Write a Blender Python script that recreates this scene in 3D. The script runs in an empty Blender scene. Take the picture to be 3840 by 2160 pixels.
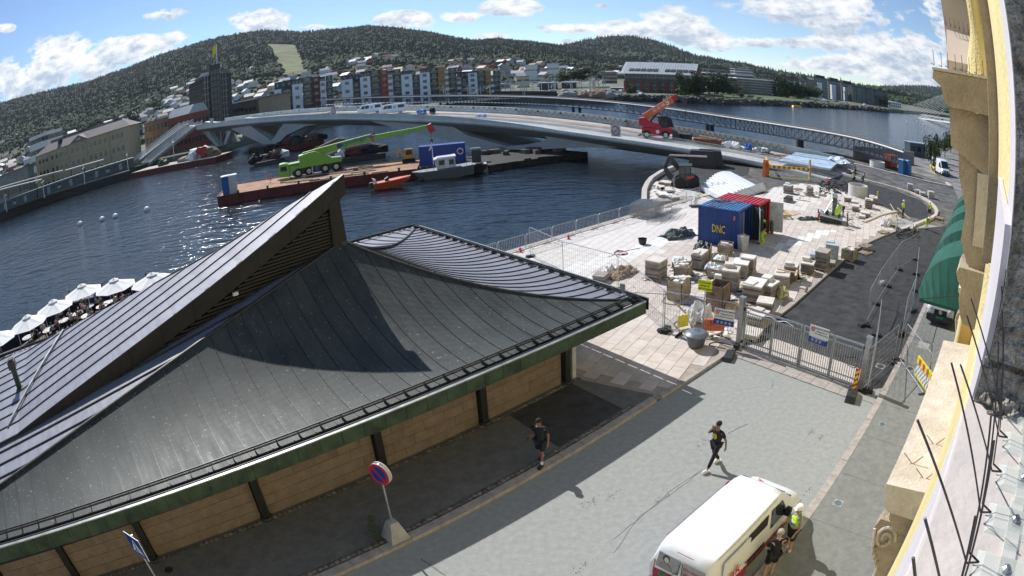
import bpy,bmesh,math,random
import numpy as np
from mathutils import Vector,Matrix
random.seed(7)
RNG=np.random.RandomState(7)
sc=bpy.context.scene
col=sc.collection
# camera (wide lens with barrel distortion)
CAM_H,F_,K_,PITCH,ROLL=12.0,2.41417637,0.03868656,0.34097846,-0.05922926
cd=bpy.data.cameras.new('camera');cam=bpy.data.objects.new('camera',cd);col.objects.link(cam)
cd.type='PANO';cd.panorama_type='FISHEYE_LENS_POLYNOMIAL'
cd.sensor_fit='HORIZONTAL';cd.sensor_width=36.0;cd.fisheye_fov=math.radians(180)
S_=3.84/36.0
cd.fisheye_polynomial_k0=0.0
cd.fisheye_polynomial_k1=-S_/F_
cd.fisheye_polynomial_k2=0.0
cd.fisheye_polynomial_k3=-K_/F_*S_**3
cd.fisheye_polynomial_k4=0.0
cd.clip_start=0.01;cd.clip_end=20000
fwd=Vector((0,math.cos(PITCH),-math.sin(PITCH)));up0=Vector((0,math.sin(PITCH),math.cos(PITCH)));rt0=Vector((1,0,0))
c_,s_=math.cos(ROLL),math.sin(ROLL)
cx=rt0*c_+up0*s_;cy=-rt0*s_+up0*c_
m=Matrix(((cx.x,cy.x,-fwd.x),(cx.y,cy.y,-fwd.y),(cx.z,cy.z,-fwd.z))).to_4x4()
m.translation=Vector((0,0,CAM_H));cam.matrix_world=m
sc.camera=cam
def ray(x,y):
 X=(x-1920)/1000;Y=-(y-1080)/1000;r=math.hypot(X,Y)+1e-12
 th=r/F_*(1+K_*r*r);s=math.sin(th)/r
 return(cx*(X*s)+cy*(Y*s)+fwd*math.cos(th)).normalized()
def G(x,y,z=0.0):
 d=ray(x,y);return Vector((0,0,CAM_H))+d*((z-CAM_H)/d.z)
def TZ(b,x,y):
 d=ray(x,y);return CAM_H+d.z*math.hypot(b[0],b[1])/math.hypot(d.x,d.y)
def AT(x,y,dist):
 d=ray(x,y);return Vector((0,0,CAM_H))+d*(dist/math.hypot(d.x,d.y))
def azel(x,y):
 d=ray(x,y);return math.atan2(d.x,d.y),math.asin(d.z)
def frame(ox,oy,s):return lambda x,y:(ox+x*s,oy+y*s)
OV=frame(0,0,1.4907);B2=frame(2400,500,.31056);B3=frame(2900,550,.31056);B4=frame(2100,850,.34513);B5=frame(2700,900,.44865)
Z1=frame(0,0,.55204);Z2=frame(900,150,.41408);Z3=frame(1800,150,.42702);Z4=frame(2700,0,.51771);A1_=frame(0,400,.31056)
R1f=frame(2300,1600,.42702);R4f=frame(0,950,.44863);R6f=frame(1000,1300,.59347)
# light
SUN_AZ,SUN_EL=math.radians(-33),math.radians(42)
w=bpy.data.worlds.new('World');sc.world=w;w.use_nodes=True
sd=bpy.data.lights.new('sun','SUN');sd.energy=4.9;sd.angle=math.radians(0.5);sd.color=(1.0,.972,.93)
so=bpy.data.objects.new('sun',sd);col.objects.link(so)
tosun=Vector((math.sin(SUN_AZ)*math.cos(SUN_EL),math.cos(SUN_AZ)*math.cos(SUN_EL),math.sin(SUN_EL)))
so.rotation_euler=tosun.to_track_quat('Z','Y').to_euler();so.location=(0,0,60)
sc.view_settings.view_transform='Standard';sc.view_settings.look='None'
sc.view_settings.gamma=1.0;sc.view_settings.exposure=0.12;sc.view_settings.use_curve_mapping=False
def build_world():
 nt=w.node_tree;nt.nodes.clear();N=nt.nodes;L=nt.links
 out=N.new('ShaderNodeOutputWorld')
 sky=N.new('ShaderNodeTexSky');sky.sky_type='NISHITA';sky.sun_disc=False
 sky.sun_elevation=SUN_EL;sky.sun_rotation=SUN_AZ;sky.altitude=2500;sky.air_density=1.0;sky.dust_density=.1;sky.ozone_density=3.0
 bg=N.new('ShaderNodeBackground');bg.inputs[1].default_value=0.12
 tint=N.new('ShaderNodeMix');tint.data_type='RGBA';tint.blend_type='MULTIPLY';tint.inputs[0].default_value=1;tint.inputs[7].default_value=(1.0,1.02,1.02,1);L.new(sky.outputs[0],tint.inputs[6]);L.new(tint.outputs[2],bg.inputs[0])
 tc=N.new('ShaderNodeTexCoord');sep=N.new('ShaderNodeSeparateXYZ');L.new(tc.outputs['Generated'],sep.inputs[0])
 def M(op,a,b=None,c=None,clamp=False):
  n=N.new('ShaderNodeMath');n.operation=op;n.use_clamp=clamp
  for i,v in enumerate((a,b,c)):
   if v is None:continue
   if isinstance(v,(int,float)):n.inputs[i].default_value=v
   else:L.new(v,n.inputs[i])
  return n.outputs[0]
 az=M('ARCTAN2',sep.outputs[0],sep.outputs[1]);el=M('ARCSINE',sep.outputs[2])
 nz=N.new('ShaderNodeTexNoise');nz.inputs['Scale'].default_value=9;nz.inputs['Detail'].default_value=9;nz.inputs['Roughness'].default_value=.6
 mp=N.new('ShaderNodeMapping');mp.inputs['Scale'].default_value=(1,1,2.0);L.new(tc.outputs['Generated'],mp.inputs[0]);L.new(mp.outputs[0],nz.inputs['Vector'])
 nz2=N.new('ShaderNodeTexNoise');nz2.inputs['Scale'].default_value=34;nz2.inputs['Detail'].default_value=7;nz2.inputs['Roughness'].default_value=.6;L.new(mp.outputs[0],nz2.inputs['Vector'])
 blobs=[(60,205,95,42,1.1),(150,165,75,50,1.15),(235,175,60,42,1),(300,130,62,28,1),(365,112,60,20,1),(440,95,34,15,.9),(420,38,60,15,.9),
 (655,55,66,24,1.1),(800,68,60,10,.8),(1000,47,75,19,1.05),(1160,40,48,13,.9),(1270,18,75,18,.9),(1240,90,42,7,.7),(1430,104,30,5,.7),
 (1460,72,80,10,.9),(1590,70,80,20,1),(1690,72,85,38,1.1),(1770,108,60,24,1),(1510,15,20,8,.7),
 (1980,20,120,30,1.0),(2120,35,110,45,1.0),(2270,40,40,22,.7),(1900,105,90,14,.8),(2080,105,110,20,.85),(2250,118,85,40,1.0),(2330,160,70,50,1.0),
 (2120,160,160,24,.8),(1980,165,150,14,.7),(2330,195,120,22,.9),(2420,90,60,60,.8),(2350,20,40,40,.6),(15,70,28,9,.6)]
 acc=None;base=None
 for x,y,hw,hh,wt in blobs:
  a0,e0=azel(*OV(x,y));a1,e1=azel(*OV(x+hw,y));a2,e2=azel(*OV(x,y-hh))
  wa=math.hypot(a1-a0,e1-e0)*1.3;we=math.hypot(a2-a0,e2-e0)*1.4
  tilt=math.atan2(e1-e0,a1-a0)
  da=M('SUBTRACT',az,a0);de=M('SUBTRACT',el,e0)
  p=M('MULTIPLY',M('ADD',M('MULTIPLY',da,math.cos(tilt)),M('MULTIPLY',de,math.sin(tilt))),1/wa)
  q=M('MULTIPLY',M('SUBTRACT',M('MULTIPLY',de,math.cos(tilt)),M('MULTIPLY',da,math.sin(tilt))),1/we)
  v=M('SUBTRACT',wt,M('ADD',M('MULTIPLY',p,p),M('MULTIPLY',q,q)))
  acc=v if acc is None else M('SMOOTH_MAX',acc,v,.35)
  b=M('SUBTRACT',q,M('MULTIPLY',M('MAXIMUM',v,0),-0.0))
  g=M('MULTIPLY',M('MAXIMUM',v,0.0),M('MULTIPLY_ADD',q,-.6,.1))
  base=g if base is None else M('MAXIMUM',base,g)
 gen=M('MULTIPLY_ADD',M('SUBTRACT',nz.outputs[0],.60),6.0,M('MULTIPLY',M('ABSOLUTE',M('SUBTRACT',el,.25)),-1.0))
 inframe=M('MULTIPLY',M('LESS_THAN',M('ABSOLUTE',az),1.05),M('LESS_THAN',el,.45))
 gen=M('SUBTRACT',gen,M('MULTIPLY',inframe,1.2))
 acc=M('MAXIMUM',acc,gen)
 dens=M('ADD',acc,M('MULTIPLY',M('SUBTRACT',nz.outputs[0],.5),3.6))
 dens=M('ADD',dens,M('MULTIPLY',M('SUBTRACT',nz2.outputs[0],.5),2.0))
 mask=N.new('ShaderNodeMapRange');mask.interpolation_type='SMOOTHSTEP'
 for i,v in((1,.08),(2,.55)):mask.inputs[i].default_value=v
 L.new(dens,mask.inputs[0])
 shade=M('MULTIPLY',M('ADD',base,M('MULTIPLY',M('SUBTRACT',nz2.outputs[0],.45),2.2)),1.7,clamp=True)
 cr=N.new('ShaderNodeMix');cr.data_type='RGBA'
 cr.inputs[6].default_value=(1.0,1.0,1.0,1);cr.inputs[7].default_value=(.44,.53,.66,1);L.new(shade,cr.inputs[0])
 bc=N.new('ShaderNodeBackground');bc.inputs[1].default_value=1.0;L.new(cr.outputs[2],bc.inputs[0])
 mx=N.new('ShaderNodeMixShader');L.new(M('MULTIPLY',mask.outputs[0],.96),mx.inputs[0]);L.new(bg.outputs[0],mx.inputs[1]);L.new(bc.outputs[0],mx.inputs[2])
 mx2=N.new('ShaderNodeMixShader');L.new(M('GREATER_THAN',el,0.0),mx2.inputs[0]);L.new(bg.outputs[0],mx2.inputs[1]);L.new(mx.outputs[0],mx2.inputs[2])
 L.new(mx2.outputs[0],out.inputs[0])
build_world()
# materials
MATS={}
def mat(name,c,rough=.7,metal=0.0,var=.12,scale=3.0,bump=0.0,bscale=40.0,c2=None,stretch=(1,1,1),spec=.5,detail=5,streak=0.0):
 if name in MATS:return MATS[name]
 m=bpy.data.materials.new(name);m.use_nodes=True;nt=m.node_tree;N=nt.nodes;L=nt.links
 b=N['Principled BSDF'];b.inputs['Roughness'].default_value=rough;b.inputs['Metallic'].default_value=metal
 b.inputs['Specular IOR Level'].default_value=spec
 geo=N.new('ShaderNodeNewGeometry');mp=N.new('ShaderNodeMapping');mp.inputs['Scale'].default_value=stretch
 L.new(geo.outputs['Position'],mp.inputs[0])
 if c2 is None:c2=tuple(max(0,x*(1-2*var))for x in c);c1=tuple(min(1,x*(1+var))for x in c)
 else:c1=c
 nz=N.new('ShaderNodeTexNoise');nz.inputs['Scale'].default_value=scale;nz.inputs['Detail'].default_value=detail;nz.inputs['Roughness'].default_value=.62
 L.new(mp.outputs[0],nz.inputs['Vector'])
 cr=N.new('ShaderNodeValToRGB');cr.color_ramp.elements[0].position=.33;cr.color_ramp.elements[1].position=.67
 cr.color_ramp.elements[0].color=(*c2,1);cr.color_ramp.elements[1].color=(*c1,1)
 L.new(nz.outputs[0],cr.inputs[0]);L.new(cr.outputs[0],b.inputs['Base Color'])
 if bump>0:
  n2=N.new('ShaderNodeTexNoise');n2.inputs['Scale'].default_value=bscale;n2.inputs['Detail'].default_value=4
  L.new(mp.outputs[0],n2.inputs['Vector'])
  bm=N.new('ShaderNodeBump');bm.inputs['Strength'].default_value=min(1,bump);bm.inputs['Distance'].default_value=.02*max(1,bump)
  L.new(n2.outputs[0],bm.inputs['Height']);L.new(bm.outputs[0],b.inputs['Normal'])
 MATS[name]=m;return m
 # mesh building
class MB:
 def __init__(s):s.v=[];s.f=[];s.mi=[];s.m=0
 def add(s,vs,fs):
  o=len(s.v);s.v+=[tuple(v)for v in vs];s.f+=[tuple(i+o for i in f)for f in fs];s.mi+=[s.m]*len(fs);return s
 def box(s,c,d,rz=0.0,taper=1.0):
  x,y,z=d[0]/2,d[1]/2,d[2]/2;ca,sa=math.cos(rz),math.sin(rz);vs=[]
  for dz in(-z,z):
   k=taper if dz>0 else 1
   for dx,dy in((-x,-y),(x,-y),(x,y),(-x,y)):
    dx*=k;dy*=k
    vs.append((c[0]+dx*ca-dy*sa,c[1]+dx*sa+dy*ca,c[2]+dz))
  return s.add(vs,[(0,3,2,1),(4,5,6,7),(0,1,5,4),(1,2,6,5),(2,3,7,6),(3,0,4,7)])
 def hexa(s,b,t):
  return s.add(list(b)+list(t),[(0,3,2,1),(4,5,6,7),(0,1,5,4),(1,2,6,5),(2,3,7,6),(3,0,4,7)])
 def beam(s,p,q,w,h,up=(0,0,1)):
  p=Vector(p);q=Vector(q);d=(q-p)
  if d.length<1e-6:return s
  d.normalize();u=Vector(up)
  if abs(d.dot(u))>.98:u=Vector((1,0,0))
  x=d.cross(u).normalized()*(w/2);y=x.cross(d).normalized()*(h/2)
  vs=[p-x-y,p+x-y,p+x+y,p-x+y,q-x-y,q+x-y,q+x+y,q-x+y]
  return s.add(vs,[(0,1,2,3),(4,7,6,5),(0,4,5,1),(1,5,6,2),(2,6,7,3),(3,7,4,0)])
 def tube(s,p,q,r,n=6,r2=None,cap=True):
  p=Vector(p);q=Vector(q);d=q-p
  if d.length<1e-6:return s
  d.normalize();u=Vector((0,0,1))if abs(d.z)<.95 else Vector((1,0,0))
  x=d.cross(u).normalized();y=d.cross(x);r2=r if r2 is None else r2;vs=[]
  for c,rr in((p,r),(q,r2)):
   for i in range(n):
    a=2*math.pi*i/n;vs.append(c+x*(math.cos(a)*rr)+y*(math.sin(a)*rr))
  fs=[(i,(i+1)%n,n+(i+1)%n,n+i)for i in range(n)]
  if cap:fs+=[tuple(range(n-1,-1,-1)),tuple(range(n,2*n))]
  return s.add(vs,fs)
 def path(s,pts,r,n=5):
  for a,b in zip(pts,pts[1:]):s.tube(a,b,r,n)
  return s
 def lathe(s,c,prof,n=16,axis='z',ang=0):
  vs=[];
  for r,z in prof:
   for i in range(n):
    a=2*math.pi*i/n+ang
    if axis=='z':vs.append((c[0]+r*math.cos(a),c[1]+r*math.sin(a),c[2]+z))
    elif axis=='x':vs.append((c[0]+z,c[1]+r*math.cos(a),c[2]+r*math.sin(a)))
    else:vs.append((c[0]+r*math.cos(a),c[1]+z,c[2]+r*math.sin(a)))
  fs=[]
  for k in range(len(prof)-1):
   for i in range(n):fs.append((k*n+i,k*n+(i+1)%n,(k+1)*n+(i+1)%n,(k+1)*n+i))
  fs.append(tuple(range(n-1,-1,-1)));fs.append(tuple(range((len(prof)-1)*n,len(prof)*n)))
  return s.add(vs,fs)
 def prism(s,poly,z0,z1):
  n=len(poly);vs=[(p[0],p[1],z0)for p in poly]+[(p[0],p[1],z1)for p in poly]
  return s.add(vs,[tuple(range(n-1,-1,-1)),tuple(range(n,2*n))]+[(i,(i+1)%n,n+(i+1)%n,n+i)for i in range(n)])
 def sheet(s,rows,th=0.0,close=False):
  R=len(rows);C=len(rows[0]);vs=[tuple(p)for r in rows for p in r]
  fs=[(i*C+j,i*C+j+1,(i+1)*C+j+1,(i+1)*C+j)for i in range(R-1)for j in range(C-1)]
  if th:
   o=R*C;vs+=[(p[0],p[1],p[2]-th)for r in rows for p in r]
   fs+=[(o+a,o+d,o+c,o+b)for a,b,c,d in list(fs)]
   edge=[j for j in range(C)]+[i*C+C-1 for i in range(1,R)]+[(R-1)*C+j for j in range(C-2,-1,-1)]+[i*C for i in range(R-2,0,-1)]
   for a,b in zip(edge,edge[1:]+edge[:1]):fs.append((b,a,a+o,b+o))
  return s.add(vs,fs)
 def ell(s,c,r,n=8,m=5):
  prof=[]
  vs=[(c[0],c[1],c[2]-r[2])]
  for k in range(1,m):
   ph=-math.pi/2+math.pi*k/m
   for i in range(n):
    a=2*math.pi*i/n;vs.append((c[0]+r[0]*math.cos(ph)*math.cos(a),c[1]+r[1]*math.cos(ph)*math.sin(a),c[2]+r[2]*math.sin(ph)))
  vs.append((c[0],c[1],c[2]+r[2]));t=len(vs)-1
  fs=[(0,1+(i+1)%n,1+i)for i in range(n)]
  for k in range(m-2):
   for i in range(n):fs.append((1+k*n+i,1+k*n+(i+1)%n,1+(k+1)*n+(i+1)%n,1+(k+1)*n+i))
  fs+=[(t,1+(m-2)*n+i,1+(m-2)*n+(i+1)%n)for i in range(n)]
  return s.add(vs,fs)
 def blob(s,c,r,seed=0,amp=.25,n=10,m=6):
  k=MB();k.ell((0,0,0),(1,1,1),n,m);rg=random.Random(seed);out=[]
  for v in k.v:
   j=1+rg.uniform(-amp,amp);out.append((c[0]+v[0]*r[0]*j,c[1]+v[1]*r[1]*j,c[2]+max(v[2],-.6)*r[2]*j))
  return s.add(out,k.f)
 def mesh(s,name,mats,smooth=False):
  me=bpy.data.meshes.new(name);me.from_pydata(s.v,[],s.f)
  if not isinstance(mats,(list,tuple)):mats=[mats]
  for q in mats:me.materials.append(q)
  if len(mats)>1:me.polygons.foreach_set('material_index',s.mi)
  if smooth:me.polygons.foreach_set('use_smooth',[True]*len(me.polygons))
  me.update();return me
def tagset(o,label=None,cat=None,group=None,kind=None):
 if label:o['label']=label
 if cat:o['category']=cat
 if group:o['group']=group
 if kind:o['kind']=kind
 return o
def obj(name,mb,mats,parent=None,smooth=False,label=None,loc=None,rz=0,kind=None):
 me=mb if isinstance(mb,bpy.types.Mesh)else mb.mesh(name,mats,smooth)
 o=bpy.data.objects.new(name,me);col.objects.link(o)
 if parent:o.parent=parent
 if loc is not None:o.location=loc
 if rz:o.rotation_euler=(0,0,rz)
 return tagset(o,label,kind=kind)
def thing(name,label,cat,loc=(0,0,0),rz=0,group=None):
 o=bpy.data.objects.new(name,None);col.objects.link(o);o.location=loc;o.rotation_euler=(0,0,rz);o.empty_display_size=.2
 return tagset(o,label,cat,group)
def solo(name,mb,mats,label,cat,loc=(0,0,0),rz=0,group=None,smooth=False):
 return tagset(obj(name,mb,mats,loc=loc,rz=rz,smooth=smooth),label,cat,group)
def struct(name,mb,mats,smooth=False,parent=None):return obj(name,mb,mats,parent,smooth,kind='structure')
def wpart(name,mb,mats,parent,smooth=False,label=None,kind=None):
 off=Vector((0,0,0));p=parent
 while p is not None:off+=Vector(p.location);p=p.parent
 mb.v=[(v[0]-off.x,v[1]-off.y,v[2]-off.z)for v in mb.v]
 return obj(name,mb,mats,parent,smooth,label,kind=kind)
def children(o):return KIDS(o)
def KIDS(o):return[c for c in col.objects if c.parent==o]
_kidmap={}
def copy_tree(o,kids):
 c=o.copy();col.objects.link(c)
 for ch,sub in kids:
  k=ch.copy();col.objects.link(k);k.parent=c
  for g,_ in sub:q=g.copy();col.objects.link(q);q.parent=k
 return c
def kidtree(o,allobs=None):
 allobs=allobs or list(col.objects)
 return[(c,[(g,[])for g in allobs if g.parent==c])for c in allobs if c.parent==o]
def dup(o,kt,loc,rz=None,label=None,group=None,scale=None):
 c=copy_tree(o,kt);c.location=loc
 if rz is not None:c.rotation_euler=(0,0,rz)
 if label:c['label']=label
 if group:c['group']=group
 if scale:c.scale=scale
 return c
AP=math.radians(49.5);UD=Vector((math.sin(AP),math.cos(AP),0));TD=Vector((-math.cos(AP),math.sin(AP),0))
def UT(u,t,z=0.0):p=UD*u+TD*t;return Vector((p.x,p.y,z))
AF=math.radians(48.25);FD=Vector((math.sin(AF),math.cos(AF),0));FR=Vector((math.cos(AF),-math.sin(AF),0))
def FA(a,r,z=0.0):p=FD*a+FR*r;return Vector((p.x,p.y,z))
RZP=math.pi/2-AP
RZF=math.pi/2-AF
WATER_Z=-2.0
# materials used all over
M=dict(
asphalt_old=mat('asphalt_old',(.318,.328,.318),.9,var=.07,scale=5,detail=9,bump=.45,bscale=45),
asphalt_walk=mat('asphalt_walk',(.215,.22,.21),.92,var=.10,scale=4,detail=9,bump=.4,bscale=60),
asphalt_new=mat('asphalt_new',(.040,.040,.042),.8,var=.35,scale=1.4,detail=9,bump=.35,bscale=50),
asphalt_patch=mat('asphalt_patch',(.06,.057,.057),.9,var=.2,scale=2,bump=.4,bscale=70),
granite=mat('granite',(.41,.365,.34),.8,var=.12,scale=4,bump=.25,bscale=90),
granite_pale=mat('granite_pale',(.56,.50,.45),.8,var=.08,scale=2.5,bump=.15,bscale=90),
joint=mat('joint',(.12,.105,.09),.95,var=.3,scale=5),
slab_a=mat('slab_a',(.62,.545,.495),.8,var=.09,scale=1.4,bump=.12,bscale=80),
slab_b=mat('slab_b',(.65,.58,.53),.8,var=.07,scale=1.7,bump=.12,bscale=80),
slab_c=mat('slab_c',(.59,.51,.46),.8,var=.10,scale=1.2,bump=.12,bscale=80),
slab_glare=mat('slab_glare',(.72,.68,.64),.8,var=.05,scale=1.4),slab_base=mat('slab_base',(.40,.34,.30),.9,var=.1,scale=3),white_stone=mat('white_stone',(.80,.78,.74),.7,var=.04,scale=2),
concrete=mat('concrete',(.40,.39,.37),.85,var=.15,scale=1.5,bump=.2,bscale=30),
bridge_white=mat('bridge_white',(.62,.66,.64),.55,var=.07,scale=.25,bump=.05,bscale=10),
bridge_grey=mat('bridge_grey',(.25,.26,.26),.55,var=.08,scale=.2),
deck=mat('deck',(.46,.44,.42),.8,var=.18,scale=.35,bump=.2,bscale=8),
earth=mat('earth',(.16,.145,.13),.95,var=.35,scale=.8,bump=1,bscale=9),
grass=mat('grass',(.11,.15,.045),.95,var=.25,scale=.12,bump=1,bscale=4),
steel=mat('galvanised_steel',(.50,.52,.53),.42,.85,var=.12,scale=9),
steel_dark=mat('dark_steel',(.06,.06,.065),.5,.4,var=.2,scale=6),
black=mat('black_paint',(.018,.017,.018),.55,var=.2,scale=4),
rubber=mat('rubber',(.02,.02,.02),.8,var=.2,scale=8),
white=mat('white_paint',(.80,.80,.79),.4,var=.03,scale=3),
wood=mat('weathered_wood',(.40,.33,.25),.85,var=.25,scale=3,stretch=(1,1,6),bump=.3,bscale=30),
wood_new=mat('fresh_wood',(.60,.46,.27),.8,var=.15,scale=3,bump=.2,bscale=30),
glass=mat('dark_glass',(.02,.028,.035),.08,var=.1,scale=1,spec=.8),
copper_light=None,
)
def copper(name,c1,c2,rough,patina):
 m=bpy.data.materials.new(name);m.use_nodes=True;nt=m.node_tree;N=nt.nodes;L=nt.links;b=N['Principled BSDF']
 geo=N.new('ShaderNodeNewGeometry');mp=N.new('ShaderNodeMapping');L.new(geo.outputs['Position'],mp.inputs[0])
 oi=N.new('ShaderNodeObjectInfo')
 big=N.new('ShaderNodeTexNoise');big.inputs['Scale'].default_value=.9;big.inputs['Detail'].default_value=6;L.new(mp.outputs[0],big.inputs['Vector'])
 st=N.new('ShaderNodeMapping');st.inputs['Rotation'].default_value=(0,0,-RZP);L.new(geo.outputs['Position'],st.inputs[0])
 st2=N.new('ShaderNodeMapping');st2.inputs['Scale'].default_value=(5,.9,1.2);L.new(st.outputs[0],st2.inputs[0])
 sn=N.new('ShaderNodeTexNoise');sn.inputs['Scale'].default_value=1;sn.inputs['Detail'].default_value=5;L.new(st2.outputs[0],sn.inputs['Vector'])
 cr=N.new('ShaderNodeValToRGB');cr.color_ramp.elements[0].position=.3;cr.color_ramp.elements[1].position=.7
 cr.color_ramp.elements[0].color=(*c2,1);cr.color_ramp.elements[1].color=(*c1,1)
 mx=N.new('ShaderNodeMath');mx.operation='MULTIPLY_ADD';L.new(sn.outputs[0],mx.inputs[0]);mx.inputs[1].default_value=.45
 m2=N.new('ShaderNodeMath');m2.operation='MULTIPLY';L.new(big.outputs[0],m2.inputs[0]);m2.inputs[1].default_value=.5;L.new(m2.outputs[0],mx.inputs[2])
 m3=N.new('ShaderNodeMath');m3.operation='MULTIPLY_ADD';L.new(oi.outputs['Random'],m3.inputs[0]);m3.inputs[1].default_value=.10;L.new(mx.outputs[0],m3.inputs[2]);L.new(m3.outputs[0],cr.inputs[0])
 vo=N.new('ShaderNodeTexNoise');vo.inputs['Scale'].default_value=11;vo.inputs['Detail'].default_value=3;L.new(mp.outputs[0],vo.inputs['Vector'])
 th=N.new('ShaderNodeMapRange');th.inputs[1].default_value=.66;th.inputs[2].default_value=.72;L.new(vo.outputs[0],th.inputs[0])
 mm=N.new('ShaderNodeMix');mm.data_type='RGBA';L.new(th.outputs[0],mm.inputs[0]);L.new(cr.outputs[0],mm.inputs[6]);mm.inputs[7].default_value=(*patina,1)
 L.new(mm.outputs[2],b.inputs['Base Color']);b.inputs['Metallic'].default_value=.12;b.inputs['Roughness'].default_value=rough
 rr=N.new('ShaderNodeMapRange');L.new(sn.outputs[0],rr.inputs[0]);rr.inputs[3].default_value=rough-.10;rr.inputs[4].default_value=rough+.15;L.new(rr.outputs[0],b.inputs['Roughness'])
 bp=N.new('ShaderNodeBump');bp.inputs['Strength'].default_value=.15;bp.inputs['Distance'].default_value=.02;b.inputs['Specular IOR Level'].default_value=.35;L.new(sn.outputs[0],bp.inputs['Height']);L.new(bp.outputs[0],b.inputs['Normal'])
 return m
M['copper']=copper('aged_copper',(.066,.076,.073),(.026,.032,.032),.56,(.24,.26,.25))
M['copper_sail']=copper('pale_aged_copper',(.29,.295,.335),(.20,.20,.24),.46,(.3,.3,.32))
M['verdigris']=mat('verdigris_copper',(.06,.10,.065),.7,.2,scale=1.6,c2=(.02,.03,.022),bump=.2,bscale=14)
M['copper_trim']=mat('copper_trim',(.30,.32,.32),.45,.4,var=.2,scale=2.2)
M['sail_edge']=mat('brown_sheet',(.022,.019,.018),.7,0,var=.25,scale=1.2)
# water
def build_water():
 m=bpy.data.materials.new('river_water');m.use_nodes=True;nt=m.node_tree;N=nt.nodes;L=nt.links;b=N['Principled BSDF']
 b.inputs['Base Color'].default_value=(.010,.016,.022,1);b.inputs['Roughness'].default_value=.12;b.inputs['IOR'].default_value=1.33
 geo=N.new('ShaderNodeNewGeometry');mp=N.new('ShaderNodeMapping');mp.inputs['Rotation'].default_value=(0,0,math.radians(-25));mp.inputs['Scale'].default_value=(.55,1.25,1)
 L.new(geo.outputs['Position'],mp.inputs[0]);prev=None
 for s,d,dist in((.45,3,.30),(1.7,4,.095),(.05,2,.35)):
  n=N.new('ShaderNodeTexNoise');n.inputs['Scale'].default_value=s;n.inputs['Detail'].default_value=d;n.inputs['Roughness'].default_value=.55;L.new(mp.outputs[0],n.inputs['Vector'])
  bp=N.new('ShaderNodeBump');bp.inputs['Strength'].default_value=1;bp.inputs['Distance'].default_value=dist;L.new(n.outputs[0],bp.inputs['Height'])
  if prev:L.new(prev.outputs[0],bp.inputs['Normal'])
  prev=bp
 L.new(prev.outputs[0],b.inputs['Normal'])
 s=4000
 struct('water',MB().add([(-s,-200,WATER_Z),(s,-200,WATER_Z),(s,s,WATER_Z),(-s,s,WATER_Z)],[(0,1,2,3)]),m)
build_water()
# near bank: base ground, street, pavements
def prism_struct(name,poly,z0,z1,m):return struct(name,MB().prism(poly,z0,z1),m)
QT=30.9
quay_pts=[G(*B2(50,850)),G(*B2(62,720)),G(*B2(120,590)),G(*B2(260,490)),G(*B2(480,420)),G(*B2(700,380)),G(*B2(960,360))]
far_r=[Vector((44,92,0)),Vector((62,95,0)),Vector((100,118,0)),Vector((190,190,0)),Vector((420,330,0)),Vector((900,620,0)),Vector((900,-500,0)),Vector((-260,-500,0))]
bank=[UT(-300,QT),UT(50,QT)]+quay_pts+[Vector((31,79,0))]+far_r
struct('ground',MB().prism([(p.x,p.y)for p in bank],-6,-.035),M['earth'])
W_R=.045
kerbR=-3.45
tk=11.95
def fr(a,r):p=FA(a,r);return(p.x,p.y)
def ut(u,t):p=UT(u,t);return(p.x,p.y)
def strip(name,poly,z,m,th=.03):return prism_struct(name,poly,z-th,z,m)
gl,gr=G(2770,1304),G(3223,1465)
strip('street',[fr(-30,kerbR),fr(60,kerbR),ut(60,tk),ut(-30,tk)],0,M['asphalt_old'])
def fa_of(p):return(p.dot(FD),p.dot(FR))
aL,aR=fa_of(gl)[0],fa_of(gr)[0]
KL=[G(*B5(130,905)),G(*B5(590,560)),G(*B5(860,320)),G(*B5(1000,195)),G(*B3(1080,1195)),G(*B3(1300,1095)),G(*B3(1500,1020))]
strip('asphalt_road',[(gl.x,gl.y),*[(p.x,p.y)for p in KL],*[(p.x,p.y)for p in(G(*B3(1700,990)),G(*B3(2100,960)))],fr(75,kerbR-.2),fr(aR+1,kerbR),(gr.x,gr.y)],.006,M['asphalt_new'],.004)
strip('pavement',[fr(-30,kerbR+.15),fr(90,kerbR+.15),fr(90,W_R+.2),fr(-30,W_R+.2)],.12,M['asphalt_walk'],.16)
strip('pavement_pavilion',[ut(-30,tk+.32),ut(17.2,tk+.32),ut(16.2,15.7),ut(-30,15.7)],.12,mat('asphalt_walk_shade_tint',(.16,.158,.15),.92,var=.12,scale=3,detail=9,bump=.4,bscale=60),.16)  # walk asphalt with the pavilion's shade darkened into its colour
pp=[G(*R6f(1535,450)),G(*R6f(1930,250)),G(*R6f(2248,408)),G(*R6f(1850,655))]
strip('asphalt_patch',[(p.x,p.y)for p in pp],.124,M['asphalt_patch'],.004)
def kerb_run(parent,name,p0,p1,n,w,h,z,m,gap=.012,jit=.006):
 d=(p1-p0);L_=d.length/n;a=math.atan2(d.y,d.x);me=None
 for i in range(n):
  if i%4==0 or me is None:
   mb=MB().box((0,0,0),(L_-gap,w,h));me=mb.mesh(name,m)
  o=obj(name,me,None,parent);c=p0+d*((i+.5)/n)
  o.location=(c.x,c.y,z+random.uniform(-jit,jit));o.rotation_euler=(0,0,a+random.uniform(-.003,.003))
kr=struct('kerb_facade_side',MB().beam(FA(-8,kerbR,.035),FA(90,kerbR,.035),.27,.07),M['joint'])
kerb_run(kr,'kerb_stone',FA(2,kerbR,0),FA(60,kerbR,0),56,.30,.16,.05,M['granite'])
kl=struct('kerb_pavilion_side',MB().beam(UT(-6,tk+.16,.035),UT(17.0,tk+.16,.035),.27,.07),M['joint'])
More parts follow.
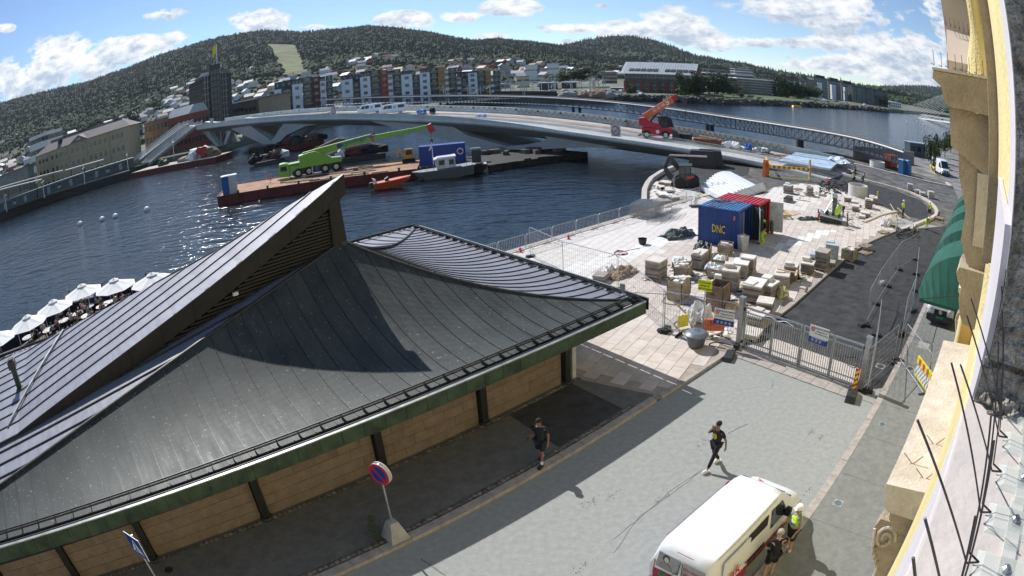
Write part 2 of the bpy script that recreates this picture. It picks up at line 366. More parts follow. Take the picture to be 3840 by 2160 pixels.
kerb_run(kl,'kerb_stone',UT(-6,tk+.16,0),UT(17.0,tk+.16,0),23,.30,.17,.05,M['granite'])
cob=struct('cobble_strip',MB().beam(UT(-6,tk+.44,.118),UT(16,tk+.44,.118),.24,.02),M['joint'])
me_c=[MB().box((0,0,0),(.17,.11,.05),taper=.88).mesh('cobble',mat('cobble%d'%i,c,.85,var=.2,scale=5,bump=.3,bscale=60))for i,c in enumerate(((.20,.19,.18),(.26,.24,.22),(.15,.145,.14)))]
for i in range(116):
 o=obj('cobble',random.choice(me_c),None,cob);o.location=UT(-6+.19*i+random.uniform(-.01,.01),tk+.44+random.uniform(-.02,.02),.125+random.uniform(-.008,.008));o.rotation_euler=(random.uniform(-.04,.04),random.uniform(-.04,.04),RZP+random.uniform(-.15,.15));o.scale=(random.uniform(.8,1.05),random.uniform(.85,1.1),1)
ws=struct('wall_cobble_strip',MB().beam(UT(-8,15.42,.118),UT(16.4,15.42,.118),.2,.02),M['joint'])
for i in range(128):
 o=obj('cobble',random.choice(me_c),None,ws);o.location=UT(-8+.19*i,15.42,.124+random.uniform(-.006,.006));o.rotation_euler=(0,0,RZP+random.uniform(-.1,.1));o.scale=(random.uniform(.8,1.0),random.uniform(.9,1.2),1)
gd=(gr-gl);gdn=gd.normalized();gn=Vector((gdn.y,-gdn.x,0))
if gn.dot(Vector((0,-1,0)))<0:gn=-gn
tb=struct('threshold',MB().beam(gl+gn*.45+Vector((0,0,.012))-gdn*.3,gr+gn*.45+Vector((0,0,.012))+gdn*.2,.8,.02),M['concrete'])
for k in range(9):
 a=gl+gd*(k/9+.003);b=gl+gd*((k+1)/9-.003)
 wpart('threshold_stone',MB().beam(a+gn*.62+Vector((0,0,.02)),b+gn*.62+Vector((0,0,.02)),.62,.03),M['granite'],tb)
 wpart('threshold_stone',MB().beam(a+gn*.1+Vector((0,0,.02)),b+gn*.1+Vector((0,0,.02)),.28,.03),M['granite_pale'],tb)
strip('concrete_apron',[(p.x,p.y)for p in(gl+gdn*.2-gn*.3,gr-gdn*.3-gn*.3,gr-gdn*.4-gn*1.9,gl+gdn*.9-gn*2.0)],.022,M['white_stone']if 0 else M['granite_pale'],.014)
def flat_poly(name,pts,z,m,kind='stuff'):
 return obj(name,MB().prism([(p.x,p.y)for p in pts],z-.003,z),m,kind=kind)
seam=mat('tar_seam',(.17,.17,.165),.8)
def crack(pts,wd,z=.006):
 mb=MB()
 for a,b in zip(pts,pts[1:]):
  mb.beam(a+Vector((0,0,z)),b+Vector((0,0,z)),wd*random.uniform(.6,1.3),.004)
 return mb
cr=MB()
def addcrack(pixels,fr_,wd,z=.005):
 pts=[G(*fr_(*p))for p in pixels];out=[pts[0]]
 for a,b in zip(pts,pts[1:]):
  for k in range(1,6):out.append(a.lerp(b,k/5)+Vector((random.uniform(-.02,.02),random.uniform(-.02,.02),0)))
 k=crack(out,wd,z);cr.add(k.v,k.f)
addcrack([(0,1110),(230,790),(570,545),(780,380)],R1f,.012)
addcrack([(1010,60),(1100,10),(1180,-20)],R1f,.03)
addcrack([(1400,-420),(1400,-380),(1390,-330)],R1f,.02)
addcrack([(0,990),(330,720),(520,550)],R1f,.012)
addcrack([(975,1340),(1130,1449)],R6f,.05)
addcrack([(520,550),(800,370)],R1f,.008)
addcrack([(1240,915),(1400,850),(1550,760)],R6f,.03,.128)
for t in(13.4,14.4):cr.beam(UT(-8,t,.122),UT(12-(t-13),t,.122),.015,.006)
for a in np.arange(6,30,2.7):cr.beam(FA(a,kerbR+.2,.122),FA(a,W_R-.1,.122),.012,.006)
obj('road_cracks',cr,seam,kind='stuff')
st=MB();rg=random.Random(3)
for px,py,n,s in((2480,1865,26,.16),(3030,1835,22,.13),(2720,1650,10,.2),(2220,1880,22,.14),(2300,1855,18,.12),(3040,1620,20,.10),(3080,1640,14,.09),(2170,2130,18,.13),(2640,1660,30,.22)):
 c=G(px,py)
 for k in range(n):
  d=FD*rg.gauss(0,s*1.7)+FR*rg.gauss(0,s*.55);r=rg.uniform(.008,.028)
  st.add([(c.x+d.x+r*rg.uniform(.5,1.3)*math.cos(q),c.y+d.y+r*rg.uniform(.5,1.3)*math.sin(q),.0045)for q in np.linspace(0,5.2,6)],[(0,1,2,3,4,5)])
obj('road_stains',st,mat('oil_stain',(.09,.09,.09),.8),kind='stuff')
# plaza of granite slabs
PZ=.10
plaza_poly=[UT(17.3,tk+.05),*[p for p in[G(*B5(0,990))]],KL[0],KL[1],KL[2],KL[3],KL[4],KL[5],KL[6],G(*B3(1480,800)),G(*B3(1100,640)),G(*B3(900,560)),G(*B3(640,480)),G(*B3(330,450)),G(*B3(0,500)),G(*B2(1480,740)),G(*B2(900,800)),G(*B2(720,720)),G(*B2(700,680)),G(*B2(440,660)),G(*B2(320,600)),G(*B2(140,575)),G(*B2(62,720)),G(*B2(50,850)),UT(50,QT),UT(20,QT),UT(16.2,30),UT(16.2,15.8),UT(16.9,tk+.5)]
PP=[(p.x,p.y)for p in plaza_poly]
plaza=struct('plaza',MB().prism(PP,-.04,PZ-.012),M['slab_base'])
def inside(x,y,P):
 c=False;n=len(P);j=n-1
 for i in range(n):
  if(P[i][1]>y)!=(P[j][1]>y)and x<(P[j][0]-P[i][0])*(y-P[i][1])/(P[j][1]-P[i][1])+P[i][0]:c=not c
  j=i
 return c
sl_w,sl_l=.62,.95
pj=(G(*B4(1300,270))-G(*B4(860,620)));pja=math.atan2(pj.y,pj.x)
PJ=Vector((math.cos(pja),math.sin(pja),0));PN=Vector((-PJ.y,PJ.x,0))
WB=[[(p.x,p.y)for p in q]for q in([G(*B4(90,560)),G(*B4(1520,90)),G(*B4(1500,10)),G(*B4(30,460))],
[G(*B3(0,1290)),G(*B3(760,1040)),G(*B3(640,1010)),G(*B3(0,1220))])]
cands=[]
for i in range(-70,140):
 for j in range(-130,130):
  q=PJ*((i+(.5 if j%2 else 0))*sl_l)+PN*(j*sl_w);
  if q.y<15 or q.y>75 or q.x<-8 or q.x>60:continue
  ok=all(inside(q.x+PJ.x*a+PN.x*b,q.y+PJ.y*a+PN.y*b,PP)for a in(-sl_l*.48,sl_l*.48)for b in(-sl_w*.48,sl_w*.48))
  if ok:cands.append(((q.x**2+q.y**2),q))
cands.sort(key=lambda c:c[0])
slm=[M['slab_a'],M['slab_b'],M['slab_c'],M['white_stone'],M['slab_glare']]
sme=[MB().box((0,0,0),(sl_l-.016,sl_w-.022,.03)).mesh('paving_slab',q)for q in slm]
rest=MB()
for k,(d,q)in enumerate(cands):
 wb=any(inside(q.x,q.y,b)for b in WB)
 i=3 if wb else 4 if q.dot(TD)>24.6-.10*(q.dot(UD)-20)+random.uniform(-.8,.8)else random.choices((0,1,2),(5,3,2))[0]  # slabs towards the quay take a paler colour for the overexposed glare
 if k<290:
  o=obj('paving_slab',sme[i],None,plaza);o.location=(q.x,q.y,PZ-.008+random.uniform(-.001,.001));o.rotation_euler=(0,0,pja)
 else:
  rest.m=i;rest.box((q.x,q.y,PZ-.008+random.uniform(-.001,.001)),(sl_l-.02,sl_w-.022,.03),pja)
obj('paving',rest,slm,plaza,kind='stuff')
pk=struct('plaza_kerb',MB().box((gl.x,gl.y,.0),(.05,.05,.05)),M['granite'])
for a,b in zip([UT(17.3,tk+.1)]+KL[:-1],KL):
 n=max(1,int((b-a).length/1.3))
 for k in range(n):
  p=a.lerp(b,k/n);q=a.lerp(b,(k+1)/n);d=(q-p).normalized()
  wpart('kerb_stone',MB().beam(p+d*.008+Vector((0,0,.045)),q-d*.008+Vector((0,0,.045)),.22,.15),M['granite'],pk)
qw=struct('quay_wall',MB().beam(UT(-60,QT+.1,-1.6),UT(50,QT+.1,-1.6),.5,3.2),M['concrete'])
qq=MB()
for a,b in zip([UT(50,QT)]+quay_pts,quay_pts):qq.beam(a-Vector((0,0,1.2)),b-Vector((0,0,1.2)),.6,2.6)
wpart('quay_face',qq,M['concrete'],qw)
for i in range(28):
 wpart('coping_stone',MB().beam(UT(18+i*1.25,QT-.1,.08),UT(18+i*1.25+1.23,QT-.1,.08),.6,.16),M['granite_pale'],qw)
strip('gravel_area',[(p.x,p.y)for p in(G(*B3(0,500)),G(*B3(640,480)),G(*B3(900,560)),G(*B3(1480,800)),G(*B3(1500,1020)),G(*B3(1800,900)),G(*B3(1300,300)),G(*B3(600,280)),G(*B2(1480,420)),G(*B2(1300,500)))],-.012,mat('dark_gravel',(.13,.125,.12),.95,var=.3,scale=1.2,bump=1.5,bscale=16))
strip('asphalt_quay',[(p.x,p.y)for p in[G(*B2(140,570)),G(*B2(260,490)),G(*B2(480,420)),G(*B2(700,380)),G(*B2(960,360)),G(*B2(1330,385)),G(*B2(1300,500)),G(*B2(1000,560)),G(*B2(720,720)),G(*B2(440,660))]],-.004,M['asphalt_new'])
strip('upper_road',[(p.x,p.y)for p in(G(*B3(640,290)),G(*B3(1150,440)),G(*B3(1500,540)),G(*B3(1780,650)),G(*B3(1950,800)),G(*B3(1880,900)),G(*B3(1480,800)),G(*B3(1100,640)),G(*B3(900,560)),G(*B3(650,480)))],.0,M['asphalt_new'])
road2=[G(*B3(760,170)),G(*B3(1450,320)),G(*B3(1900,430)),G(*B3(2170,500)),G(*B3(2230,640)),G(*B3(2100,980)),G(*B3(1985,860)),G(*B3(1950,720)),G(*B3(1780,620)),G(*B3(1500,520)),G(*B3(1150,425)),G(*B3(640,285))]
strip('landing_road',[(p.x,p.y)for p in road2],.004,mat('worn_road',(.13,.125,.12),.9,var=.35,scale=.5,bump=.6,bscale=10))
strip('promenade',[(p.x,p.y)for p in(G(*B3(1000,120)),G(*B3(1500,150)),G(*B3(1800,40)),G(*B3(2000,-30)),G(*B3(2300,-260)),G(*B3(2400,-250)),Vector((150,120,0)),fr and FA(75,-.3),G(*B3(2240,640)),G(*B3(2170,470)))],-.002,mat('dusty_road',(.25,.24,.225),.9,var=.3,scale=.3,bump=.5,bscale=8))
def kerb_curve(label_name,pix,fr_,z,wd=.32,h=.17):
 root=struct(label_name,MB().box((*G(*fr_(*pix[0])).xy,-.05),(.05,.05,.05)),M['granite_pale']);P=[G(*fr_(*p))for p in pix]
 for a,b in zip(P,P[1:]):
  n=max(1,round((b-a).length/1.6))
  for k in range(n):
   p=a.lerp(b,k/n);q=a.lerp(b,(k+1)/n);d=(q-p).normalized()*.006
   wpart('kerb_stone',MB().beam(p+d+Vector((0,0,z)),q-d+Vector((0,0,z)),wd,h),M['granite_pale'],root)
kerb_curve('curved_kerb',[(640,280),(850,340),(1150,425),(1350,475),(1500,515),(1660,565),(1800,625),(1890,680),(1950,740),(1975,790),(1960,840),(1900,880),(1700,960),(1500,1030)],B3,.09,.42,.26)
kerb_curve('road_kerb',[(830,180),(1150,255),(1450,330),(1700,390),(1900,440),(2150,490),(2090,440)],B3,.09,.45,.26)
kerb_curve('platform_kerb',[(1090,930),(1300,840),(1485,800)],B3,.08,.35,.3)
# market pavilion with the copper roof
AX=(10.1,21.6);ZE,ZH=3.0,3.15;TS=-.7
TE=lambda u:14.65-.012*(u+6)
UE=lambda t:18.75+(t-14.4)*.072
TB=32.3
gv=lambda v:max(0.0,1-v)**1.9
UL=-15.8
pav=thing('market_pavilion','low stone pavilion with sweeping dark copper roof beside the river','building',UT(2,20,0))
def seamline(mb,rowpts,w=.035,h=.055):
 for a,b in zip(rowpts,rowpts[1:]):mb.beam(Vector(a)+Vector((0,0,h/2)),Vector(b)+Vector((0,0,h/2)),w,h)
def hip_t(u):
 if u<=AX[0]:return AX[1]-(AX[0]-u)*(AX[1]-14.6)/(AX[0]-UL)
 return AX[1]-(u-AX[0])*(AX[1]-14.4)/(18.75-AX[0])
zf=lambda t,u:ZE+ZH*gv((AX[1]-t)/(AX[1]-TE(u)))
K=20
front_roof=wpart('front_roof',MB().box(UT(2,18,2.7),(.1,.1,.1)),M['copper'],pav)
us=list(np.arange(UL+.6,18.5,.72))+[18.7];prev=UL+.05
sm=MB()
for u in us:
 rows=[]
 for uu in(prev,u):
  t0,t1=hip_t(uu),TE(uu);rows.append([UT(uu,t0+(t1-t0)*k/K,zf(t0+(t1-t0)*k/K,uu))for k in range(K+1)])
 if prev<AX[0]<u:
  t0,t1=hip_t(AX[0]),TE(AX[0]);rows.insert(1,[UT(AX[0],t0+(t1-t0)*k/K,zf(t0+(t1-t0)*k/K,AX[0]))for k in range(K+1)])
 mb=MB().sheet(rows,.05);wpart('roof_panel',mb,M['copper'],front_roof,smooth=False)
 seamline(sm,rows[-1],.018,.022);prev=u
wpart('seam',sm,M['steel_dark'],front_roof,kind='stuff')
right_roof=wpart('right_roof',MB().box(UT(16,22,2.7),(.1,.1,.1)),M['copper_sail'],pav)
def hip_u(t):
 if t<=AX[1]:return AX[0]+(AX[1]-t)*(18.75-AX[0])/(AX[1]-14.4)
 return AX[0]+(t-AX[1])*(UE(32.0)-AX[0])/(32.0-AX[1])
def zr(u,t):return ZE+ZH*gv((u-AX[0])/(UE(t)-AX[0]))
ts=list(np.arange(14.45,32.0,.62))+[31.98];sm=MB();prev=ts[0]
for t in ts[1:]:
 rows=[]
 tt=[prev,t]if not(prev<AX[1]<t)else[prev,AX[1],t]
 for q in tt:
  u0,u1=hip_u(q),UE(q);rows.append([UT(u0+(u1-u0)*k/K,q,zr(u0+(u1-u0)*k/K,q))for k in range(K+1)])
 wpart('roof_panel',MB().sheet(rows,.05),M['copper_sail'],right_roof)
 seamline(sm,rows[-1],.036,.04);prev=t
wpart('seam',sm,M['steel_dark'],right_roof,kind='stuff')
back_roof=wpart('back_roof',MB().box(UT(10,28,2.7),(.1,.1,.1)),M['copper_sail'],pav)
us=list(np.arange(-8.0,20.0,.8))+[UE(32.0)-.02];prev=us[0];sm=MB()
zb=lambda t:ZE+ZH*gv((t-AX[1])/(TB-AX[1]))
def zl(u):return ZE+ZH*gv((AX[0]-u)/(AX[0]-UL))
def tnear(u):return 21.6-(10.8-u)*.097
def near_pt(x,y):
 d=ray(*OV(x,y));du,dt=d.dot(UD),d.dot(TD)
 l=(21.6-10.8*.097)/(dt-.097*du);return l*du,l*dt,CAM_H+d.z*l
NP=[near_pt(x,y)for x,y in[(865,435),(730,560),(594,671),(479,757),(340,860),(201,973),(110,1045),(43,1086)]]
cf=np.polyfit([p[0]for p in NP],[p[2]for p in NP],3)
LOW=[near_pt(x,y)for x,y in[(868,490),(760,585),(651,671),(526,779),(443,849),(201,1004),(110,1058)]]
cl=np.polyfit([p[0]for p in LOW],[p[2]for p in LOW],3)
USL=NP[-1][0];U0=NP[0][0]
def zs(u):return float(np.polyval(cf,u))if u>USL else float(np.polyval(cf,USL))+(u-USL)*.09
def far_t(u):
 xs=(-14,-8,-3,.9,3.7,5.8,8.5,U0);ys=(32.0,30.4,28.6,26.8,25.3,24.1,23.0,tnear(U0)+.05)
 return float(np.interp(u,xs,ys))
for u in us[1:]:
 rows=[]
 for uu in(prev,u):
  if uu<AX[0]:t0=far_t(uu);z0=zs(uu)if uu<9.5 else zs(uu)
  else:t0=AX[1]+(uu-AX[0])*(32.0-AX[1])/(UE(32.0)-AX[0]);z0=zb(t0)
  rows.append([UT(uu,t0+(TB-t0)*k/K,ZE+(z0-ZE)*(1-k/K)**1.6)for k in range(K+1)])
 wpart('roof_panel',MB().sheet(rows,.05),M['copper_sail'],back_roof);seamline(sm,rows[-1],.04,.05);prev=u
wpart('seam',sm,M['steel_dark'],back_roof,kind='stuff')
left_roof=wpart('left_roof',MB().box(UT(-4,19,2.7),(.1,.1,.1)),M['copper_sail'],pav)
def hip_ul(t):return AX[0]-(AX[1]-t)*(AX[0]-UL)/(AX[1]-14.6)
ts=list(np.arange(14.7,21.5,.95))+[21.6];prev=ts[0];sm=MB()
for t in ts[1:]:
 rows=[]
 for q in(prev,t):
  u0=hip_ul(q);rows.append([UT(u0+(UL-u0)*k/14,q,zl(u0+(UL-u0)*k/14))for k in range(15)])
 wpart('roof_panel',MB().sheet(rows,.05),M['copper_sail'],left_roof);seamline(sm,rows[-1],.045,.06);prev=t
wpart('seam',sm,M['steel_dark'],left_roof,kind='stuff')
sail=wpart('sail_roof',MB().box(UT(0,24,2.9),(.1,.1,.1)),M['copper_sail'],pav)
ulist=[U0,U0-.5,9.3,8.2,7,5.5,4,2.5,1,-.5,-2,-3.5,USL,-7,-9,-11.5,-14]
off=list(np.arange(0,12.8,1.02));sm=MB()
for k in range(len(off)-1):
 rows=[]
 r0,r1=[],[]
 for u in ulist:
  tn,tf=tnear(max(u,USL)),far_t(u);a=min(tn+off[k],tf);b=min(tn+off[k+1],tf)
  r0.append(UT(u,a,zs(u)));r1.append(UT(u,b,zs(u)))
 keep=[i for i in range(len(ulist))if(r1[i]-r0[i]).length>1e-4]
 if not keep:continue
 i0=max(0,keep[0]-1);r0,r1=r0[i0:],r1[i0:]
 wpart('roof_panel',MB().sheet([r1,r0],.04),M['copper_sail'],sail)
 if k:seamline(sm,r0,.045,.045)
wpart('seam',sm,M['steel_dark'],sail,kind='stuff')
wpart('ridge_bar',MB().beam(UT(-3.0,far_t(-3)-.3,zs(-3)+.08),UT(-6.3,20.9,zs(-6.3)+.06),.1,.08),M['copper_trim'],sail)
fb=wpart('sail_fascia',MB().box(UT(4,22,4),(.02,.02,.02)),M['sail_edge'],pav)
ue=[U0,9.3,7.8,6.3,4.8,3.3,1.8,.3,-1.2,-2.7,-4.2,USL]
zlow=lambda u:max(min(float(np.polyval(cl,u)),zs(u)-.06),zl(u)-.02)
for a,b in zip(ue,ue[1:]):
 a-=.012
 q=[UT(a,tnear(a)-.02,zs(a)-.005),UT(b,tnear(b)-.02,zs(b)-.005),UT(b,tnear(b)-.02,zlow(b)),UT(a,tnear(a)-.02,zlow(a))]
 mb=MB().hexa(q,[p+TD*.12 for p in q]);wpart('fascia_board',mb,M['sail_edge'],fb)
lv=wpart('louvre_wall',MB().hexa([UT(10.2,21.75,6.1),UT(-2.5,20.9,3.3),UT(-2.5,21.05,3.3),UT(10.2,21.9,6.1)],[UT(10.2,21.75,8.1),UT(-2.5,20.9,3.8),UT(-2.5,21.05,3.8),UT(10.2,21.9,8.1)]),M['black'],pav)
for k in range(34):
 z=3.6+k*.125
 uR=9.6;uu=np.linspace(uR,-3,80)
 okk=[u for u in uu if z<zlow(u)-.03 and z>zl(u)+.05]
 if len(okk)<3:continue
 a,b=okk[0],okk[-1]
 wpart('slat',MB().beam(UT(a,tnear(a)+.12,z),UT(b,tnear(b)+.12,z),.10,.09),mat('slat_brown',(.016,.013,.012),.6,var=.2,scale=2),lv)
wpart('end_pier',MB().hexa([UT(9.6,21.45,5.8),UT(10.25,21.5,5.8),UT(10.25,21.9,5.8),UT(9.6,21.85,5.8)],[UT(9.6,21.45,7.75),UT(10.1,21.5,7.9),UT(10.1,21.9,7.9),UT(9.6,21.85,7.75)]),M['sail_edge'],pav)
wpart('apex_cap',MB().hexa([UT(9.9,21.4,5.9),UT(10.4,21.4,5.9),UT(10.4,21.9,5.9),UT(9.9,21.9,5.9)],[UT(10.0,21.5,6.2),UT(10.2,21.5,6.2),UT(10.2,21.7,6.2),UT(10.0,21.7,6.2)]),M['copper'],pav)
hp=MB()
for s in range(16):
 for(u0,t0),(u1,t1),fz in(((AX[0],AX[1]),(18.75,14.4),0),((AX[0],AX[1]),(UL,14.6),0),((AX[0],AX[1]),(UE(32),32.0),0)):
  f0,f1=s/16,(s+1)/16
  hp.beam(UT(u0+(u1-u0)*f0,t0+(t1-t0)*f0,ZE+ZH*gv(f0)+.03),UT(u0+(u1-u0)*f1,t0+(t1-t0)*f1,ZE+ZH*gv(f1)+.03),.09,.07)
wpart('hip_capping',hp,M['steel_dark'],pav)
def eave(p0,p1,outn,nf,fascia=True):
 d=(p1-p0).normalized();L_=(p1-p0).length;z=Vector((0,0,1))
 wpart('gutter',MB().beam(p0+outn*.10-z*.06,p1+outn*.10-z*.06,.20,.04).beam(p0+outn*.22+z*.0,p1+outn*.22+z*.0,.03,.12),M['black'],pav)
 wpart('gutter_lip',MB().beam(p0+outn*.30+z*.02,p1+outn*.30+z*.02,.13,.035),M['copper_trim'],pav)
 rl=wpart('snow_rail',MB().beam(p0-outn*.16+z*.14,p1-outn*.16+z*.14,.028,.05).beam(p0-outn*.22+z*.19,p1-outn*.22+z*.19,.028,.05),M['steel_dark'],pav)
 n=int(L_/.72)
 for k in range(n):
  c=p0+d*(L_*(k+.5)/n);wpart('rail_bracket',MB().beam(c-outn*.3+z*.10,c+outn*.08+z*.05,.03,.12),M['copper'],rl)
 if fascia:
  fs=wpart('fascia',MB().beam(p0+outn*.30-z*.24,p1+outn*.30-z*.24,.03,.44),M['black'],pav)
  for k in range(nf):
   a=p0+d*(L_*k/nf+.006);b=p0+d*(L_*(k+1)/nf-.006);
   wpart('fascia_panel',MB().beam(a+outn*.335-z*.235,b+outn*.335-z*.235,.03,.47),M['verdigris'],fs)
eave(UT(-12,TE(-12),ZE),UT(18.75,TE(18.75)-.05,ZE),-TD,42)
eave(UT(18.78,14.1,ZE),UT(UE(32),32.1,ZE),UD,24)
eave(UT(UE(32),TB,ZE),UT(-10,TB,ZE),TD,34)
wpart('soffit',MB().hexa([UT(-14,15.0,2.48),UT(18.6,14.7,2.48),UT(19.8,31.9,2.48),UT(-14,31.9,2.48)],[UT(-14,15.0,2.52),UT(18.6,14.7,2.52),UT(19.8,31.9,2.52),UT(-14,31.9,2.52)]),M['black'],pav)
wpart('top_beam',MB().beam(UT(-12,15.68,2.05),UT(16.2,15.62,2.05),.22,.86).beam(UT(-12,15.45,2.3),UT(16.4,15.4,2.3),.16,.3),M['black'],pav)
colpx=[(2116,1442),(1801,1594),(1398,1767),(976,1953),(554,2103)]
cu=[]
for x,y in[(2122,1444),(1812,1594),(1425,1757),(1000,1947),(580,2097)]:cu.append(G(x,y).dot(UD))
cu.append(cu[-1]-3.3);cu.append(cu[-1]-3.3)
bt=mat('tan_stone',(.235,.175,.14),.85,var=.10,scale=3,bump=.25,bscale=60);bt2=mat('tan_stone_b',(.22,.162,.128),.85,var=.12,scale=2,bump=.25,bscale=60)
grout=mat('tan_grout',(.34,.27,.19),.9)
for k,u in enumerate(cu):
 c=wpart('column',MB().box(UT(u,15.58,1.35),(.26,.30,2.4),RZP),M['black'],pav)
 wpart('column_foot',MB().lathe(UT(u,15.5,.02),[(.22,0),(.22,.16),(.18,.2)],12),M['steel_dark'],c)
for k in range(len(cu)-1):
 a,b=cu[k+1]+.16,cu[k]-.16
 wl=wpart('wall_panel',MB().box(UT((a+b)/2,15.72,.86),(b-a,.12,1.6),RZP),grout,pav)
 rows=4;rh=1.56/rows
 for r in range(rows):
  x=a+.02-(.42 if r%2 else 0)
  while x<b-.03:
   x0,x1=max(x,a+.02),min(x+.84,b-.02)
   if x1-x0>.05:
    wpart('stone_block',MB().box(UT((x0+x1)/2,15.655,.08+rh*(r+.5)),(x1-x0-.014,.03,rh-.014),RZP),random.choice((bt,bt2,bt)),wl)
   x+=.84
wpart('end_wall',MB().beam(UT(16.3,15.6,1.3),UT(16.3,31,1.3),.2,2.5),mat('pale_end_panel',(.55,.58,.62),.5),pav)
for t in(15.9,17.2,18.5,19.8):wpart('end_panel',MB().beam(UT(16.42,t,1.25),UT(16.42,t+1.2,1.25),.04,2.3),mat('pale_end_panel',(.55,.58,.62),.5),pav)
wpart('inner_core',MB().hexa([UT(-14,16,.1),UT(16,16,.1),UT(16,30.8,.1),UT(-14,30.8,.1)],[UT(-14,16,2.47),UT(16,16,2.47),UT(16,30.8,2.47),UT(-14,30.8,2.47)]),M['black'],pav)
wpart('wall_lamp',MB().box(near_pt(590,737)[0:1]and UT(near_pt(590,737)[0],near_pt(590,737)[1]-.12,near_pt(590,737)[2]),(.22,.1,.12),RZP),mat('lamp_white',(.75,.72,.65),.4),pav)
fl=G(*B4(680,740),3.15);ft=solo('floodlight',MB().box((0,0,.32),(.06,.22,.28),.3).tube((0,0,0),(0,0,.2),.02).box((0,0,.0),(.25,.2,.04)),M['steel'],'small floodlight mounted on the far corner of the copper roof','floodlight',fl,.6)
vb=near_pt(40,975);vt=thing('roof_vent','square green copper vent stack standing on the roof','vent',G(*OV(48,972),3.75))
x0=Vector(vt.location)
obj('vent_shaft',MB().box((0,0,.35),(.26,.26,1.0),RZP),M['verdigris'],vt)
obj('vent_cap',MB().box((0,0,1.0),(.42,.42,.34),RZP).box((0,0,1.2),(.3,.3,.1),RZP),mat('vent_brown',(.06,.055,.05),.5,.3),vt)
obj('vent_base',MB().box((0,0,-.12),(.5,.5,.12),RZP,taper=.8),M['copper'],vt)
# yellow building the camera hangs on
yel=mat('yellow_plaster',(.74,.62,.30),.85,var=.06,scale=2.5,bump=.5,bscale=50,detail=8)
yel2=mat('ochre_plaster',(.66,.44,.13),.85,var=.08,scale=2,bump=.25,bscale=40)
tan=mat('tan_plaster',(.44,.355,.26),.9,var=.13,scale=4,bump=.8,bscale=45,detail=9)
crm=mat('cream_ledge',(.66,.60,.52),.85,var=.06,scale=5,bump=.7,bscale=35,c2=(.50,.43,.35),detail=9)
lil=mat('pale_plaster',(.62,.58,.60),.9,var=.04,scale=4,bump=.15,bscale=80)
rough=mat('rough_stucco',(.66,.61,.53),1,scale=34,c2=(.20,.175,.14),bump=3.0,bscale=70)
sillm=mat('sill_paint',(.64,.575,.53),.8,var=.04,scale=5,bump=.25,bscale=22)
spk=mat('spike_steel',(.10,.085,.085),.45,.6,var=.2,scale=30)
fac=thing('yellow_building','yellow plastered townhouse front that the camera hangs on, with ledges and mouldings','building',FA(0,0,0))
def fbox(name,a0,a1,r0,r1,z0,z1,m,parent=None,mb=None):
 k=mb or MB();k.hexa([FA(a0,r0,z0),FA(a1,r0,z0),FA(a1,r1,z0),FA(a0,r1,z0)],[FA(a0,r0,z1),FA(a1,r0,z1),FA(a1,r1,z1),FA(a0,r1,z1)])
 return k if mb is not None else wpart(name,k,m,parent or fac)
fbox('wall',2.1,75,.085,.6,0,16,yel)
fbox('wall',.86,2.1,.054,.6,11.80,16,yel)
fbox('wall',-12,2.1,.033,.6,0,11.50,yel)
fbox('wall',-12,-1.6,.033,.6,11.6,16,yel)
fbox('lilac_band',-12,.93,.0305,.033,10.9,11.545,lil)
fbox('rough_reveal',.835,.87,.0535,2.2,11.66,16,rough)
fbox('corner_band',.836,1.03,.0515,.0535,11.80,16,lil)
fbox('wall_base',.845,1.5,.040,.052,11.50,11.86,lil)
fbox('rough_foot',.835,.86,.044,2.2,11.60,11.67,rough)
mbk=MB()
for k in range(26):
 a=random.uniform(.825,.84);r=.045+random.uniform(.0,.5);mbk.blob(FA(a,r,11.60+random.uniform(-.005,.02)),(.02,.02,.012),k,.4,6,4)
wpart('plaster_lumps',mbk,rough,fac,kind='stuff')
fbox('window_sill',-1.6,.85,.033,2.0,11.545,11.60,sillm)
sp=thing('bird_spikes','bent steel bird spikes on clear plastic strips along the cream window sill','bird spikes',FA(.3,.16,11.6))
clear=bpy.data.materials.new('clear_plastic');clear.use_nodes=True;b_=clear.node_tree.nodes['Principled BSDF'];b_.inputs['Base Color'].default_value=(.85,.88,.82,1);b_.inputs['Roughness'].default_value=.25;b_.inputs['Alpha'].default_value=.38
for k in range(13):
 a=-.25+k*.088;r=.158+.004*math.sin(k*1.3)
 wpart('plastic_base',MB().hexa([FA(a,r-.045,11.6005),FA(a+.055,r-.045,11.6005),FA(a+.055,r+.045,11.6005),FA(a,r+.045,11.6005)],[FA(a+.006,r-.035,11.606),FA(a+.049,r-.035,11.606),FA(a+.049,r+.035,11.606),FA(a+.006,r+.035,11.606)]),clear,sp)
 wpart('plastic_strip',MB().beam(FA(a-.02,r,11.604),FA(a+.075,r,11.604),.022,.004),clear,sp)
 wpart('screw',MB().lathe(FA(a+.028,r,11.604),[(.007,0),(.007,.006),(.003,.009)],8),M['steel'],sp)
 for(dr,da,hh,q)in((-.10,-.05,.15,-1),(-.035,.015,.165,-1),(.045,.05,.13,1),(.09,-.03,.12,1)):
  base=FA(a+.028,r+q*.042,11.607);kn=FA(a+.028+da*.25,r+q*.06,11.612)
  tip=FA(a+.028+da+random.uniform(-.03,.03),r+q*.06+dr+random.uniform(-.02,.02),11.61+hh*random.uniform(.92,1.06))
  wpart('spike',MB().tube(base,kn,.0013,5).tube(kn,tip,.0013,5),spk,sp)
def molding(name,a0,a1,prof,m,parent,z):
 k=MB();n=len(prof)
 k.add([FA(a0,r,z+d)for r,d in prof]+[FA(a1,r,z+d)for r,d in prof],[tuple(range(n)),tuple(range(2*n-1,n-1,-1))]+[(i,n+i,n+(i+1)%n,(i+1)%n)for i in range(n)])
 return wpart(name,k,m,parent)
